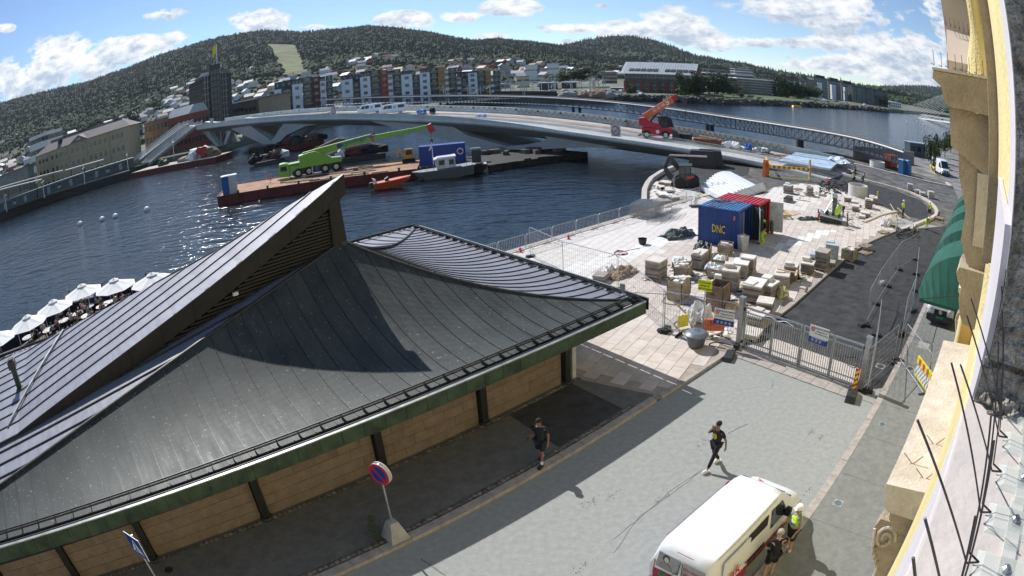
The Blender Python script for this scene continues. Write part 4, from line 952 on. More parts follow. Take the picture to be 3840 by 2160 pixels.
for i in range(5):
 for j in range(3):
  w_,l_,h_=8+i%3,11+j,5.2
  body=MB().box((0,0,h_/2),(w_,l_,h_)).add([(-w_/2,-l_/2,h_),(w_/2,-l_/2,h_),(0,-l_/2,h_+2.6),(-w_/2,l_/2,h_),(w_/2,l_/2,h_),(0,l_/2,h_+2.6)],[(0,1,2),(5,4,3)])
  roof=MB().add([(-w_/2-.7,-l_/2-.6,h_-.3),(0,-l_/2-.6,h_+2.8),(w_/2+.7,-l_/2-.6,h_-.3),(-w_/2-.7,l_/2+.6,h_-.3),(0,l_/2+.6,h_+2.8),(w_/2+.7,l_/2+.6,h_-.3)],[(0,1,4,3),(1,2,5,4)])
  win=MB()
  for s in(-1,1):
   for q in(-3.2,0,3.2):
    for z in(1.4,3.7):win.box((s*(w_/2+.02),q,z),(.08,1.3,1.1))
  for s in(-1,1):
   for q in(-2,2):win.box((q,s*(l_/2+.02),3.4),(1.3,.08,1.1))
  protos.append((body.mesh('wall',hw[i]),roof.mesh('roof',hr[j]),win.mesh('windows',M['glass'])))
hn=('white','yellow','red','grey','blue');rn=('dark slate','red tiled','pale metal')
r=random.Random(21);cnt=0;clusters=[(-.94,-.80,.26),(-.80,-.48,.34),(-.45,-.30,.32),(-.30,.30,.36),(.3,.5,.2)]
spots=[]
while cnt<285:
 a=r.uniform(-.98,.30);f=r.uniform(.03,.33)
 if in_clear(smp(H1,0,0)):pass
 i=int((a-A1z[0])/(A1z[1]-A1z[0]));p=smp(H1,i,f)
 if in_clear(p)or(f>.2 and mnoise.noise(Vector((a*9,f*6,0)))<.05):continue
 if any((p[0]-s[0])**2+(p[1]-s[1])**2<13**2 for s in spots):continue
 spots.append(p);k=r.choices(range(15),[8,2,5,3,1,1,1,1,1,4,1,3,2,1,1])[0];i_,j_=k//3,k%3
 AZW=[(-.86,'at the far left'),(-.74,'above the arched hall'),(-.64,'behind the station'),(-.52,'left of the black tower'),(-.44,'just right of the black tower'),(-.36,'below the ski slope'),(-.27,'above the dark red bay'),(-.19,'above the white bays'),(-.10,'above the bright red bay'),(-.02,'above the ochre bay'),(.08,'above the rail yard'),(.16,'left of the cream villa'),(9,'behind the brick office')];reg=next(n_ for a_,n_ in AZW if a<a_)+(', low on the slope' if f<.09 else(', mid slope' if f<.19 else ', high on the slope'))if True else 'below the ski slope' if-.42<a<-.25 else('on the wooded slope behind the train station' if a<=-.42 else('on the hillside behind the apartment blocks' if a<.05 else 'on the low slope behind the rail yard'))
 t=thing('hillside_house','%s house with %s roof, %s'%(hn[i_],rn[j_],reg),'house',(p[0],p[1],p[2]+.8),r.uniform(0,3.14),'houses scattered over the hillside');t.scale=(1.05,1.05,1.05)
 for nm,me in zip(('wall','roof','windows'),protos[k]):o=obj(nm,me,None,t,kind='stuff' if nm=='windows' else None)
 cnt+=1
rr0=np.random.RandomState(5)
SP=np.array([(q[0],q[1])for q in spots])
def free(p,R_=15):
 d=math.hypot(p[0],p[1]);u=np.array([p[0],p[1]])/d;rel=SP-np.array([p[0],p[1]]);al=rel@u;ac=np.abs(rel@np.array([-u[1],u[0]]));return not bool(np.any((al>-12)&(al<32)&(ac<8)))
forest('forest',H1,56000,10,18,.24,11,fm,lambda p,f,r:not in_clear(p)and(f>.38 or free(p)))
forest('hillside_trees',H1,22000,6,12,.0,12,fm,lambda p,f,r:f<.36 and not in_clear(p)and free(p))
forest('distant_forest',H2,9000,18,30,.2,13,fm);forest('far_forest',H3,7000,22,36,.1,14,fm)
rows=[]
a0,a1=azel(*OV(672,112)),azel(*OV(742,114));b0,b1=azel(*OV(712,190)),azel(*OV(778,188))
def hill_z(H,AZ,a,d):
 i=min(len(H)-2,max(0,int((a-AZ[0])/(AZ[1]-AZ[0]))));f=(d-D0f(a))/(2000-D0f(a));return smp(H,i,max(0,min(1,f)))[2]
for k in range(15):
 f=k/14;row=[]
 for j in range(7):
  g=j/6;aa=(a0[0]*(1-g)+a1[0]*g)*(1-f)+(b0[0]*(1-g)+b1[0]*g)*f;ee=(a0[1]*(1-g)+a1[1]*g)*(1-f)+(b0[1]*(1-g)+b1[1]*g)*f
  best=None
  for d in np.arange(650,2000,8):
   if hill_z(H1,A1z,aa,d)+2>=CAM_H+d*math.tan(ee):best=d;break
  best=best or 1900;row.append((best*math.sin(aa),best*math.cos(aa),hill_z(H1,A1z,aa,best)+3.0))
 rows.append(row)
struct('ski_slope',MB().sheet(rows),mat('slope_grass',(.15,.17,.055),.95,var=.22,scale=.03))
# far bank buildings
uZ=Vector((0,0,1));winm=mat('window_glass',(.035,.045,.055),.15,var=.3,scale=.4,spec=.8)
def fbuild(name,label,p0,p1,fr_,dist,zbase,depth,m,floors=0,cols=0,cat='building',wsize=(1.3,1.6),root=None,ytop=None,roofm=None,group=None,wm=None,frame_m=None,skip=None,partname='wall',arch=False,bands=None):
 """p0, p1: pixels of the top-left and top-right corner; a wall facing us, box behind it."""
 d0,d1=dist if isinstance(dist,tuple)else(dist,dist)
 A=AT(*fr_(*p0),d0);B=AT(*fr_(*p1),d1);zt=(A.z+B.z)/2;A.z=B.z=zbase;e=(B-A);L_=e.length;ex=e.normalized();n=Vector((ex.y,-ex.x,0))
 if n.dot(Vector((0,1,0)))<0 and n.dot(A)<0:n=-n
 if n.dot(A)<0:n=-n
 t=root or thing(name,label,cat,A,group=group)
 q=[A,B,B+n*depth,A+n*depth];H=zt-zbase
 wl=wpart(partname,MB().hexa(q,[p+Vector((0,0,H))for p in q]),m,t)
 if roofm:wpart('roof',MB().hexa([p+Vector((0,0,H))+(ex*(-.6 if i in(0,3)else.6))+n*(-.6 if i<2 else.6)for i,p in enumerate(q)],[p+Vector((0,0,H+.5))+(ex*(-.6 if i in(0,3)else.6))+n*(-.6 if i<2 else.6)for i,p in enumerate(q)]),roofm,t)
 if bands:
  nb,bm_=bands
  for q_ in range(nb):wpart('floor_band',MB().beam(A-n*.35+Vector((0,0,H*(q_+.08)/nb)),B-n*.35+Vector((0,0,H*(q_+.08)/nb)),.7,.45),bm_,t)
 if floors:
  a=math.atan2(ex.y,ex.x);w_,h_=wsize;me=MB().box((0,0,0),(w_,.25,h_)).mesh('window',wm or winm);mf=MB().box((0,.06,0),(w_+.3,.2,h_+.3)).mesh('window_frame',frame_m)if frame_m else None
  sides=[(A,ex,L_,cols,-n)]
  for base,dr,nn in((A,n,-ex),(B,n,ex)):
   if(base+dr*depth/2).dot(nn)<0:sides.append((base,dr,depth,max(1,int(cols*depth/L_)),nn))
  for base,dr,LL,cc,nn in sides:
   aa=math.atan2(dr.y,dr.x)
   for fl in range(floors):
    for c in range(cc):
     if skip and skip(fl,c,cc):continue
     p=base+dr*(LL*(c+.5)/cc)+nn*.06;z=H*(fl+.5)/floors
     o=obj('window',me,None,t);o.location=(p.x-t.location.x,p.y-t.location.y,z);o.rotation_euler=(0,0,aa)
     if mf:f_=obj('window_frame',mf,None,t);f_.location=(p.x-t.location.x-nn.x*.05,p.y-t.location.y-nn.y*.05,z);f_.rotation_euler=(0,0,aa)
 return t,A,B,n,ex,H
wt=mat('apartment_white',(.74,.78,.86),.7,var=.03,scale=.3);gg=mat('apartment_grey_green',(.085,.10,.09),.7,var=.2,scale=.3);dk=mat('apartment_dark',(.05,.06,.075),.6,var=.15,scale=.3)
rd=mat('apartment_red',(.34,.055,.035),.7,var=.08,scale=.3);dr_=mat('apartment_darkred',(.11,.035,.035),.7,var=.1,scale=.3);oc=mat('apartment_ochre',(.50,.24,.06),.7,var=.08,scale=.3);bal=mat('balcony_glass',(.16,.19,.18),.3,var=.2,scale=.5)
AP_=[('long apartment block with white, dark red and grey-green bays, nearest the black tower',[(310,374,450,wt),(310,470,378,dk),(374,470,440,gg),(470,562,402,wt),(470,560,355,dk),(562,650,338,gg),(650,722,335,dr_),(722,775,375,wt),(722,772,335,dk),(775,835,322,gg)],610,300),
('long apartment block of white bays with one bright red bay',[(918,1018,362,wt),(920,1085,322,dk),(1018,1085,380,gg),(1085,1178,335,wt),(1088,1175,285,dk),(1175,1265,275,gg),(1265,1338,275,rd),(1336,1380,320,wt),(1340,1380,280,dk),(1380,1455,265,gg)],545,305),
('apartment block of white bays with a tall ochre bay',[(1457,1558,315,wt),(1460,1560,282,dk),(1558,1625,325,gg),(1625,1715,298,wt),(1628,1712,258,dk),(1715,1790,253,gg),(1790,1853,245,oc),(1853,1885,288,wt),(1885,1955,253,gg)],520,305),
('lower apartment block with a narrow ochre bay, at the right end of the row',[(1958,1998,340,wt),(1960,2065,290,dk),(1998,2062,345,gg),(2062,2145,300,wt),(2064,2144,283,dk),(2145,2220,280,gg),(2220,2270,275,oc),(2270,2290,315,wt),(2290,2352,283,gg)],510,310)]
for lab,segs,yb,dist in AP_:
 root=thing('apartment_block',lab,'apartment building',AT(*Z2(segs[0][0],yb),dist));root.location.z=.5;base=root.location.copy()
 for x0,x1,yt,mm_ in segs:
  dd=dist+(4 if mm_ is dk else(1.2 if mm_ is gg else 0));tilt=-.02
  fl=max(2,int((yb-yt)/42));_,A,B,n,ex,H=fbuild('','',(x0,yt),(x1,yt-(x1-x0)*.06),Z2,dd,.5,14,mm_,0,0,root=root,partname='bay_wall')
  L_=(B-A).length;a=math.atan2(ex.y,ex.x)
  if mm_ in(wt,rd,oc,dr_):
   me=MB().box((0,0,0),(1.9,.2,1.5)).mesh('window',winm);nc=2 if L_>8 else 1
   for f in range(fl):
    for c in range(nc):
     p=A+ex*(L_*(.3+.42*c if nc==2 else.5))-n*.06;o=obj('window',me,None,root);o.location=(p.x-base.x,p.y-base.y,H*(f+.55)/fl);o.rotation_euler=(0,0,a)
  elif mm_ is gg:
   for f in range(fl):
    z=.5+H*(f+.05)/fl;wpart('balcony',MB().hexa([A-n*1.4+ex*.3+Vector((0,0,H*f/fl+.2)),B-n*1.4-ex*.3+Vector((0,0,H*f/fl+.2)),B-ex*.3+Vector((0,0,H*f/fl+.2)),A+ex*.3+Vector((0,0,H*f/fl+.2))],[A-n*1.4+ex*.3+Vector((0,0,H*f/fl+1.2)),B-n*1.4-ex*.3+Vector((0,0,H*f/fl+1.2)),B-ex*.3+Vector((0,0,H*f/fl+.3)),A+ex*.3+Vector((0,0,H*f/fl+.3))]),bal,root)
    wpart('window',MB().beam(A+ex*1-n*.08+Vector((0,0,H*(f+.65)/fl)),B-ex*1-n*.08+Vector((0,0,H*(f+.65)/fl)),.15,1.6),winm,root)
  else:
   me=MB().box((0,0,0),(.9,.2,1.5)).mesh('window',winm)
   for c in range(3):p=A+ex*(L_*(c+.5)/3)-n*.1;o=obj('window',me,None,root);o.location=(p.x-base.x,p.y-base.y,H-1.8);o.rotation_euler=(0,0,a)
tw,A,B,n,ex,H=fbuild('office_tower','tall black glass office tower with a flag pole above the bridge end',(1100,260),(1500,225),X2,(256,259),.5,15,mat('tower_black',(.045,.043,.045),.5,var=.2,scale=.3),0,0)
tg=mat('tower_glass',(.02,.022,.028),.2,var=.3,scale=.3,spec=.8);tl_=mat('tower_stone',(.30,.26,.24),.7)
for f in range(11):
 z=H*(f+.9)/11;wpart('floor_band',MB().beam(A-n*.12+Vector((0,0,z)),B-n*.12+Vector((0,0,z)),.25,.35),tl_,tw)
TL=(B-A).length
for c in(1.2,2.6,9.3,10.6,12):wpart('mullion',MB().beam(A+ex*((B-A).length*c/13)-n*.2+Vector((0,0,1)),A+ex*((B-A).length*c/13)-n*.2+Vector((0,0,H)),.35,.3),tl_,tw)
wpart('lift_tower',MB().hexa([A+ex*TL*.29-n*1.0,A+ex*TL*.68-n*1.0,A+ex*TL*.68+n*5,A+ex*TL*.29+n*5],[p+Vector((0,0,H+4))for p in(A+ex*TL*.29-n*1.0,A+ex*TL*.68-n*1.0,A+ex*TL*.68+n*5,A+ex*TL*.29+n*5)]),mat('lift_black',(.03,.03,.032),.4),tw)
for f in range(12):
 z=(H+2)*(f+.5)/12
 for q in(.31,.44,.57):wpart('window',MB().beam(A+ex*q*TL-n*1.06+Vector((0,0,z)),A+ex*(q+.09)*TL-n*1.06+Vector((0,0,z)),.1,2.0),mat('tower_olive',(.10,.10,.075),.3),tw)
C0=AT(*X2(885,345),275);C0.z=.5;e2=(A-C0).normalized();n2=Vector((e2.y,-e2.x,0));n2=n2 if n2.dot(A)>0 else-n2;H2_=H-1
wpart('left_wing',MB().hexa([C0,A,A+n2*14,C0+n2*14],[p+Vector((0,0,H2_))for p in(C0,A,A+n2*14,C0+n2*14)]),mat('tower_black',(.06,.056,.06),.5,var=.2,scale=.3),tw)
for f in range(11):z=H2_*(f+.6)/11;wpart('window_band',MB().beam(C0-n2*.1+Vector((0,0,z)),A-n2*.1+Vector((0,0,z)),.15,1.3),tg,tw)
wpart('roof_plant',MB().hexa([C0+ex*4,A,A+n2*6,C0+n2*6+ex*4],[p+Vector((0,0,0))for p in(C0+ex*4+Vector((0,0,H2_+1.5)),A+Vector((0,0,H2_+2.4)),A+n2*6+Vector((0,0,H2_+2.4)),C0+n2*6+ex*4+Vector((0,0,H2_+1.5)))]),hr[2],tw)
fpb=A+ex*7+Vector((0,0,H+4));fl_=thing('flag_pole','flag pole with a yellow and black flag on the tower roof','flag',fpb)
obj('pole',MB().tube((0,0,0),(0,0,9),.14,6),M['white'],fl_)
obj('flag',MB().sheet([[(-.1-.5*k,.3*math.sin(k),8.8-.25*k),(-.1-.5*k,.3*math.sin(k)+.1,5.6-.5*k)]for k in range(5)]),mat('flag_yellow',(.75,.65,.03),.8),fl_)
stw=mat('station_ochre',(.46,.38,.25),.85,var=.06,scale=.4);strf=mat('station_roof',(.20,.17,.16),.8,var=.12,scale=.3)
S0=AT(*A1_(435,580),262);S1=AT(*A1_(1562,250),238);zt=(S0.z+S1.z)/2;S0.z=S1.z=.5;e=S1-S0;L_=e.length;ex=e.normalized();n=Vector((-ex.y,ex.x,0));Hs=zt-.5
sb=thing('station_building','long ochre railway building with arched windows and hipped roof','building',S0)
q=[S0,S1,S1+n*13,S0+n*13];wpart('wall',MB().hexa(q,[p+Vector((0,0,Hs))for p in q]),stw,sb)
ov=[S0-ex*.8-n*.8,S1+ex*.8-n*.8,S1+ex*.8+n*13.8,S0-ex*.8+n*13.8];rz_=[S0+ex*6+n*6.5+Vector((0,0,Hs+4)),S1-ex*6+n*6.5+Vector((0,0,Hs+4))]
z_=Vector((0,0,Hs));rf=wpart('roof',MB().add([p+z_ for p in ov]+rz_,[(0,1,5,4),(1,2,5),(2,3,4,5),(3,0,4),(0,3,2,1)]),strf,sb)
wpart('ridge_rail',MB().beam(rz_[0]+Vector((0,0,.2)),rz_[1]+Vector((0,0,.2)),.5,.3),M['black'],rf)
wpart('gable',MB().add([S0+ex*(L_*.40)-n*.9+z_,S0+ex*(L_*.60)-n*.9+z_,S0+ex*(L_*.50)-n*.9+z_+Vector((0,0,2.6)),S0+ex*(L_*.5)+n*5+z_+Vector((0,0,2.8))],[(0,1,2),(0,2,3),(1,3,2)]),strf,rf)
for k in range(3):wpart('dormer_light',MB().box(S0+ex*(L_*.5+(k-1)*.9)-n*1.0+z_+Vector((0,0,.9)),(.3,.2,1.0)),M['white'],rf)
wpart('chimney',MB().box(S0+ex*(L_*.26)+n*3+z_+Vector((0,0,2)),(2,1.5,2.6),math.atan2(ex.y,ex.x)),M['black'],rf)
for k in range(3):wpart('string_course',MB().beam(S0-n*.1+Vector((0,0,Hs*(k+1)/3-.3)),S1-n*.1+Vector((0,0,Hs*(k+1)/3-.3)),.25,.3),mat('course',(.46,.37,.22),.8),sb)
prof=[(-.55,-.9),(.55,-.9),(.55,.5),(.35,.85),(0,1.0),(-.35,.85),(-.55,.5)]
def archmesh(s,m,nm,d):k=MB();k.add([(x*s,0,z*s)for x,z in prof]+[(x*s,d,z*s)for x,z in prof],[tuple(range(6,-1,-1)),tuple(range(7,14))]+[(i,(i+1)%7,7+(i+1)%7,7+i)for i in range(7)]);return k.mesh(nm,m)
aw,af=archmesh(1.0,winm,'window',.12),archmesh(1.3,mat('course',(.46,.37,.22),.8),'window_frame',.1)
ftl=[.04,.085,.125,.19,.24,.29,.34,.42,.475,.53,.61,.66,.71,.76,.84,.885,.93]
for fl in range(3):
 for f in ftl:
  p=S0+ex*(L_*f)-n*.08;z=Hs*(fl+.48)/3
  for nm,me,o_ in(('window',aw,.12),('window_frame',af,.02)):
   o=obj(nm,me,None,sb);o.location=(p.x-n.x*o_-S0.x,p.y-n.y*o_-S0.y,z);o.rotation_euler=(0,0,math.atan2(ex.y,ex.x))
for f in(0,.155,.37,.57,.80,.995):wpart('pilaster',MB().beam(S0+ex*(L_*f)-n*.15,S0+ex*(L_*f)-n*.15+z_,.3,.7),mat('course',(.46,.37,.22),.8),sb)
fbuild('brick_hall','ornate brown and red brick hall with a long pale metal roof behind the stairs',(170,1040),(545,960),X2,(260,250),.5,14,mat('hall_tan',(.30,.19,.12),.85,var=.1,scale=.4),3,6,wsize=(1.2,2.2),roofm=strf)
t_,A,B,n,ex,H=fbuild('brick_wing','red brick wing with a long pale metal roof beside the black tower',(545,960),(900,885),X2,(250,240),.5,12,mat('hall_red',(.25,.075,.05),.85,var=.1,scale=.4),2,6,wsize=(1.2,2.0))
zz=Vector((0,0,H));wpart('roof',MB().hexa([A-n*.5+zz,B-n*.5+zz,B+n*12+zz,A+n*12+zz],[A+n*3+zz+Vector((0,0,3.4)),B+n*3+zz+Vector((0,0,3.4)),B+n*9+zz+Vector((0,0,3.4)),A+n*9+zz+Vector((0,0,3.4))]),mat('zinc_roof',(.46,.47,.46),.5,.3,var=.08,scale=.5),t_)
fbuild('beige_block','plain beige block with a dark left side beyond the bridge',(2000,640),(2225,600),X2,(255,250),.5,12,mat('beige',(.36,.29,.20),.8,var=.05,scale=.4),0,0,roofm=strf)
fbuild('brown_annex','low brown brick annex left of the beige block',(1770,720),(1965,650),X2,(262,258),.5,12,mat('annex_brown',(.10,.085,.07),.8),2,3)
fbuild('grey_terrace','low dark terrace building with white cornice behind the bridge',(1515,740),(1960,640),X2,(290,285),.5,12,mat('terrace_grey',(.10,.10,.11),.8),2,9,roofm=M['white'])
fbuild('white_office','stepped white concrete office with dark window bands behind the station',(350,375),(565,310),A1_,(300,292),.5,14,mat('office_white',(.66,.66,.64),.7,var=.05,scale=.3),5,5,wsize=(5.2,2.1))
fbuild('white_office_wing','right wing of the white office with ribbon windows',(575,300),(750,255),A1_,(291,300),.5,14,mat('office_white',(.46,.46,.44),.7),5,8,wsize=(2.2,2.1))
t_,A,B,n,ex,H=fbuild('arcade_hall','pale hall with a row of big arched windows at the far left',(-120,880),(330,745),A1_,(252,246),.5,14,mat('arcade_grey',(.30,.29,.25),.85,var=.08,scale=.4),0,0,roofm=strf)
am=archmesh(2.5,winm,'window',.15);amf=archmesh(3.0,mat('course',(.46,.37,.22),.8),'window_frame',.1)
for k in range(7):
 p=A+ex*((B-A).length*(k+.5)/7)-n*.1
 for nm,me,o_ in(('window',am,.2),('window_frame',amf,.05)):
  o=obj(nm,me,None,t_);o.location=(p.x-n.x*o_-t_.location.x,p.y-n.y*o_-t_.location.y,H*.5);o.rotation_euler=(0,0,math.atan2(ex.y,ex.x))
brk=mat('office_brick',(.28,.09,.055),.85,var=.1,scale=.5)
t_,A,B,n,ex,H=fbuild('brick_office','large red brick office with a pale sloping roof and roof lights',(1270,300),(1880,305),Z3,(330,322),.5,22,brk,5,18,wsize=(1.9,1.8),frame_m=mat('frame_pale',(.5,.52,.52),.6))
zz=Vector((0,0,H));rfm=mat('pale_metal_roof',(.56,.60,.60),.4,.3,var=.06,scale=.3)
rf=wpart('roof',MB().add([A-n*2-ex*2+zz,B-n*2+ex*1+zz,B+n*11+ex*1+zz+Vector((0,0,6.5)),A+n*11-ex*2+zz+Vector((0,0,6.5)),B+n*24+ex+zz,A+n*24-ex*2+zz],[(0,1,2,3),(3,2,4,5)]),rfm,t_)
for q_ in(A,B):wpart('gable_wall',MB().add([q_+zz,q_+n*22+zz,q_+n*11+zz+Vector((0,0,6.1))],[(0,1,2)]),brk,t_)
for k in range(10):
 c=A+ex*((B-A).length*(k+.7+(1 if k>4 else 0))/11.6)+n*0.5+zz+Vector((0,0,1.35));wpart('roof_light',MB().hexa([c,c+ex*2.6,c+ex*2.6+n*2.6+Vector((0,0,1.3)),c+n*2.6+Vector((0,0,1.3))],[p+Vector((0,0,.25))for p in(c,c+ex*2.6,c+ex*2.6+n*2.6+Vector((0,0,1.3)),c+n*2.6+Vector((0,0,1.3)))]),M['black'],rf)
for k in range(26):c=A+ex*((B-A).length*k/25.5)-n*1.9+zz;wpart('roof_seam',MB().beam(c+Vector((0,0,.1)),c+n*12.8+Vector((0,0,6.5)),.12,.12),mat('zinc_roof',(.46,.47,.46),.5,.3),rf)
for k in range(9):c=A+ex*((B-A).length*(k+.03)/8.3)-n*.5;wpart('brick_pier',MB().beam(c,c+zz*.62,1.0,1.6),brk,t_)
wpart('lintel_band',MB().beam(A-n*.6+zz*.66,B-n*.6+zz*.66,.8,1.0),mat('terrace_grey',(.10,.10,.11),.8),t_)
gw=mat('office_glass',(.05,.06,.07),.25,var=.3,scale=.3);ww=mat('office_pale',(.80,.82,.84),.6,var=.05,scale=.3)
fbuild('pale_office','long low pale office with stepped roofs behind the tall bank trees',(-100,528),(240,552),Z4,(420,440),.5,26,ww,5,22,wsize=(2.6,1.9),roofm=M['white'])
fbuild('roof_office','small white penthouse storey above the long pale office',(105,490),(240,512),Z4,(455,460),.5,12,M['white'],9,6,wsize=(2.4,1.4))
fbuild('dark_glass_office','dark glass office with brick base behind the round bushes',(125,568),(400,590),Z4,(395,402),.5,24,gw,6,14,wsize=(2.6,1.9),frame_m=mat('frame_dark',(.12,.12,.12),.5),roofm=ww,bands=(6,mat('balcony_pale',(.36,.38,.38),.6)))
fbuild('brick_bay_building','orange brick bay at the left of the dark glass office',(120,600),(195,605),Z4,(388,394),.5,10,mat('orange_brick',(.34,.13,.07),.8),5,4,wsize=(2.2,1.6))
for x0,x1,yt,lb,fm_ in((420,620,575,'pale flats half hidden by tall trees',ww),(615,700,578,'white flats at the left of the balcony row',ww),(680,775,562,'dark flats with white balcony tower, first of the row',dk),(785,870,582,'dark flats with white balcony tower, second of the row',dk),(880,965,602,'dark flats with white balcony tower, third of the row',dk)):
 t_,A,B,n,ex,H=fbuild('riverside_flats',lb,(x0,yt),(x1,yt+(x1-x0)*.1),Z4,(440+(x0-400)*.22,443+(x0-400)*.22),.5,20,fm_,7,5,wsize=(2.4,1.7),frame_m=mat('frame_dark',(.12,.12,.12),.5),wm=bal if fm_ is dk else None,roofm=dk,bands=(7,mat('balcony_pale',(.36,.38,.38),.6))if fm_ is dk else None)
 if fm_ is dk:
  wpart('penthouse',MB().hexa([A+ex*2+uZ*H,B-ex*2+uZ*H,B-ex*2+n*8+uZ*H,A+ex*2+n*8+uZ*H],[A+ex*2+uZ*(H+2.6),B-ex*2+uZ*(H+2.2),B-ex*2+n*8+uZ*(H+2.2),A+ex*2+n*8+uZ*(H+2.6)]),M['black'],t_)
  c=A+ex*((B-A).length*.30)-n*2;wpart('balcony_tower',MB().beam(c,c+Vector((0,0,H*.78)),3.5,4.5),ww,t_)
fbuild('dark_glass_block','long dark green glass block at the end of the far bank',(960,625),(1212,672),Z4,(515,522),.5,26,mat('green_glass_wall',(.045,.06,.062),.3,var=.3,scale=.2),8,20,wsize=(2.6,2.0),roofm=dk,wm=bal,bands=(8,mat('band_green',(.14,.18,.18),.6)))
t_,A,B,n,ex,H=fbuild('white_pavilion','small white-roofed hall by the water beyond the glass block',(1222,735),(1312,752),Z4,(600,620),.5,16,ww,2,6,wsize=(2.4,1.6),roofm=M['white'])
fbuild('cream_villa','cream four-storey villa with hipped dark roof above the rail yard',(1065,285),(1200,290),Z3,(430,430),3,14,mat('villa_cream',(.55,.48,.38),.8),3,9,wsize=(1.1,1.6),roofm=strf)
for x0,y0,lb in((1285,1,0),):pass
for k,(x0,x1,y,c,lb)in enumerate(((320,430,322,hw[1],'low yellow row house with orange roof in the town'),(497,575,325,hw[0],'pale house with orange roof beside the row house'),(585,690,205,hw[0],'white manor house among the trees on the slope'),(395,500,218,hw[0],'white villa on the hillside above the town'),(170,265,385,hw[4],'flat blue and white shed by the rail yard'))):
 fbuild('town_house',lb,(x0,y),(x1,y+3),Z3,470 if y>250 else 640,-2,12,c,2,6,wsize=(1.2,1.3),roofm=hr[1]if k<2 else hr[2])
for x0,x1,y,d,lb in((520,680,378,380,'white tent roof in the rail yard'),(715,850,372,400,'second white tent roof in the rail yard'),(1150,1260,422,345,'pale bus shelter roof near the brick office')):
 fbuild('yard_canopy',lb,(x0,y),(x1,y+2),Z3,d,.5,9,M['steel_dark'],0,0,roofm=M['white'])
wallm=mat('abutment_dark',(.07,.06,.055),.9)
solo('retaining_wall',MB().beam(AT(*Z3(170,480),290),AT(*Z3(675,485),270),.8,3.4),wallm,'dark brown retaining wall in front of the rail yard','wall')
mast_me=None;r=random.Random(4)
mast=thing('catenary_mast','thin grey railway mast with cross arm in the rail yard','mast',(0,0,0),group='railway masts beyond the bridge')
obj('pole',MB().beam((0,0,0),(0,0,8),.28,.28),M['steel'],mast);obj('cross_arm',MB().beam((-3,0,6.8),(3,0,7.2),.16,.16).beam((-2,0,5.6),(0,0,7.0),.1,.1),M['steel'],mast);kt=kidtree(mast)
for k in range(64):
 x=r.uniform(-350,1150);o=mast if k==0 else dup(mast,kt,(0,0,0));dd_=r.uniform(265,400);p=AT(*Z3(x,440),dd_);o['label']='%s railway mast %s'%('nearer' if dd_<310 else('middle row' if dd_<355 else 'farther'),next(n_ for a_,n_ in((-180,'before the red and white flats'),(0,'before the ochre flats'),(180,'at the right end of the flats'),(380,'by the blue and white shed'),(560,'beside the first white tent'),(720,'between the two white tents'),(900,'by the second white tent'),(1060,'below the cream villa'),(1200,'left of the brick office'))if x<a_));o.location=(p.x,p.y,.5);o.rotation_euler=(0,0,r.uniform(-.4,.4));o.scale=(1,1,r.uniform(.75,1.1))
for k,(x,y,s,lb)in enumerate(((780,495,3.5,'pale gravel heap in the yard beyond the bridge'),(1040,500,4,'brown gravel heap beyond the bridge'),(1110,528,3,'small sandy heap near the river bank'),(930,515,3,'grey rubble heap in the yard'))):
 p=AT(*Z3(x,y),272);solo('gravel_heap',MB().blob((0,0,0),(s*1.4,s,s*.7),k,.12,14,8),mat('heap_%d'%(k%2),((.34,.32,.29),(.30,.21,.14))[k%2],.95,scale=2),lb,'gravel heap',(p.x,p.y,.7))
cm=[mat('car_%s'%n,c,.3,.2,var=.02)for n,c in(('white',(.7,.7,.7)),('silver',(.4,.42,.44)),('black',(.03,.03,.035)),('red',(.4,.03,.02)),('blue',(.05,.1,.3)))]
def carmesh(m):
 k=MB();prof=[(-2.1,.25),(-2.15,.75),(-1.5,.95),(-.9,1.42),(.9,1.45),(1.6,.95),(2.1,.85),(2.15,.25)]
 n=8;k.add([(x,-.85,z)for x,z in prof]+[(x,.85,z)for x,z in prof],[tuple(range(n)),tuple(range(2*n-1,n-1,-1))]+[((i+1)%n,i,n+i,n+(i+1)%n)for i in range(n)]);return k.mesh('body',m)
carb=[carmesh(m)for m in cm];whl=[MB().lathe((x,y-.1,.33),[(.33,0),(.33,.2)],10,'y').mesh('wheel',M['rubber'])for x in(-1.35,1.35)for y in(-.8,.8)];cwin=MB().box((0,0,1.18),(2.1,1.72,.36),taper=.85).mesh('windows',M['glass']);cn=('white','silver','black','red','blue')
r=random.Random(9);cl_=[(k_,r.uniform(560,1500)if k_<30 else r.uniform(350,1050),r.choices(range(5),(5,4,4,1,1))[0])for k_ in range(46)];carx={True:[(x_,c_)for k_,x_,c_ in cl_ if k_<30],False:[(x_,c_)for k_,x_,c_ in cl_ if k_>=30]}
for k,x,c in cl_:
 if k<30:y=r.uniform(455,520);p=AT(*Z3(x,y),r.uniform(285,345));where='parked in the yard beyond the bridge'
 else:p=AT(*Z4(x,740),r.uniform(395,470));where='parked on the far bank below the flats'
 t=thing('parked_car','%s car, %s from the left of those %s'%(cn[c],('first','second','third','fourth','fifth','sixth','seventh','eighth','ninth','tenth','eleventh','twelfth','thirteenth','fourteenth')[min(13,sum(1 for q_ in carx[k<30]if q_[1]==c and q_[0]<x))],where),'car',(p.x,p.y,.62),r.uniform(0,6),'cars parked on the far bank')
 obj('body',carb[c],None,t);[obj('wheel',q_,None,t)for q_ in whl];obj('windows',cwin,None,t)
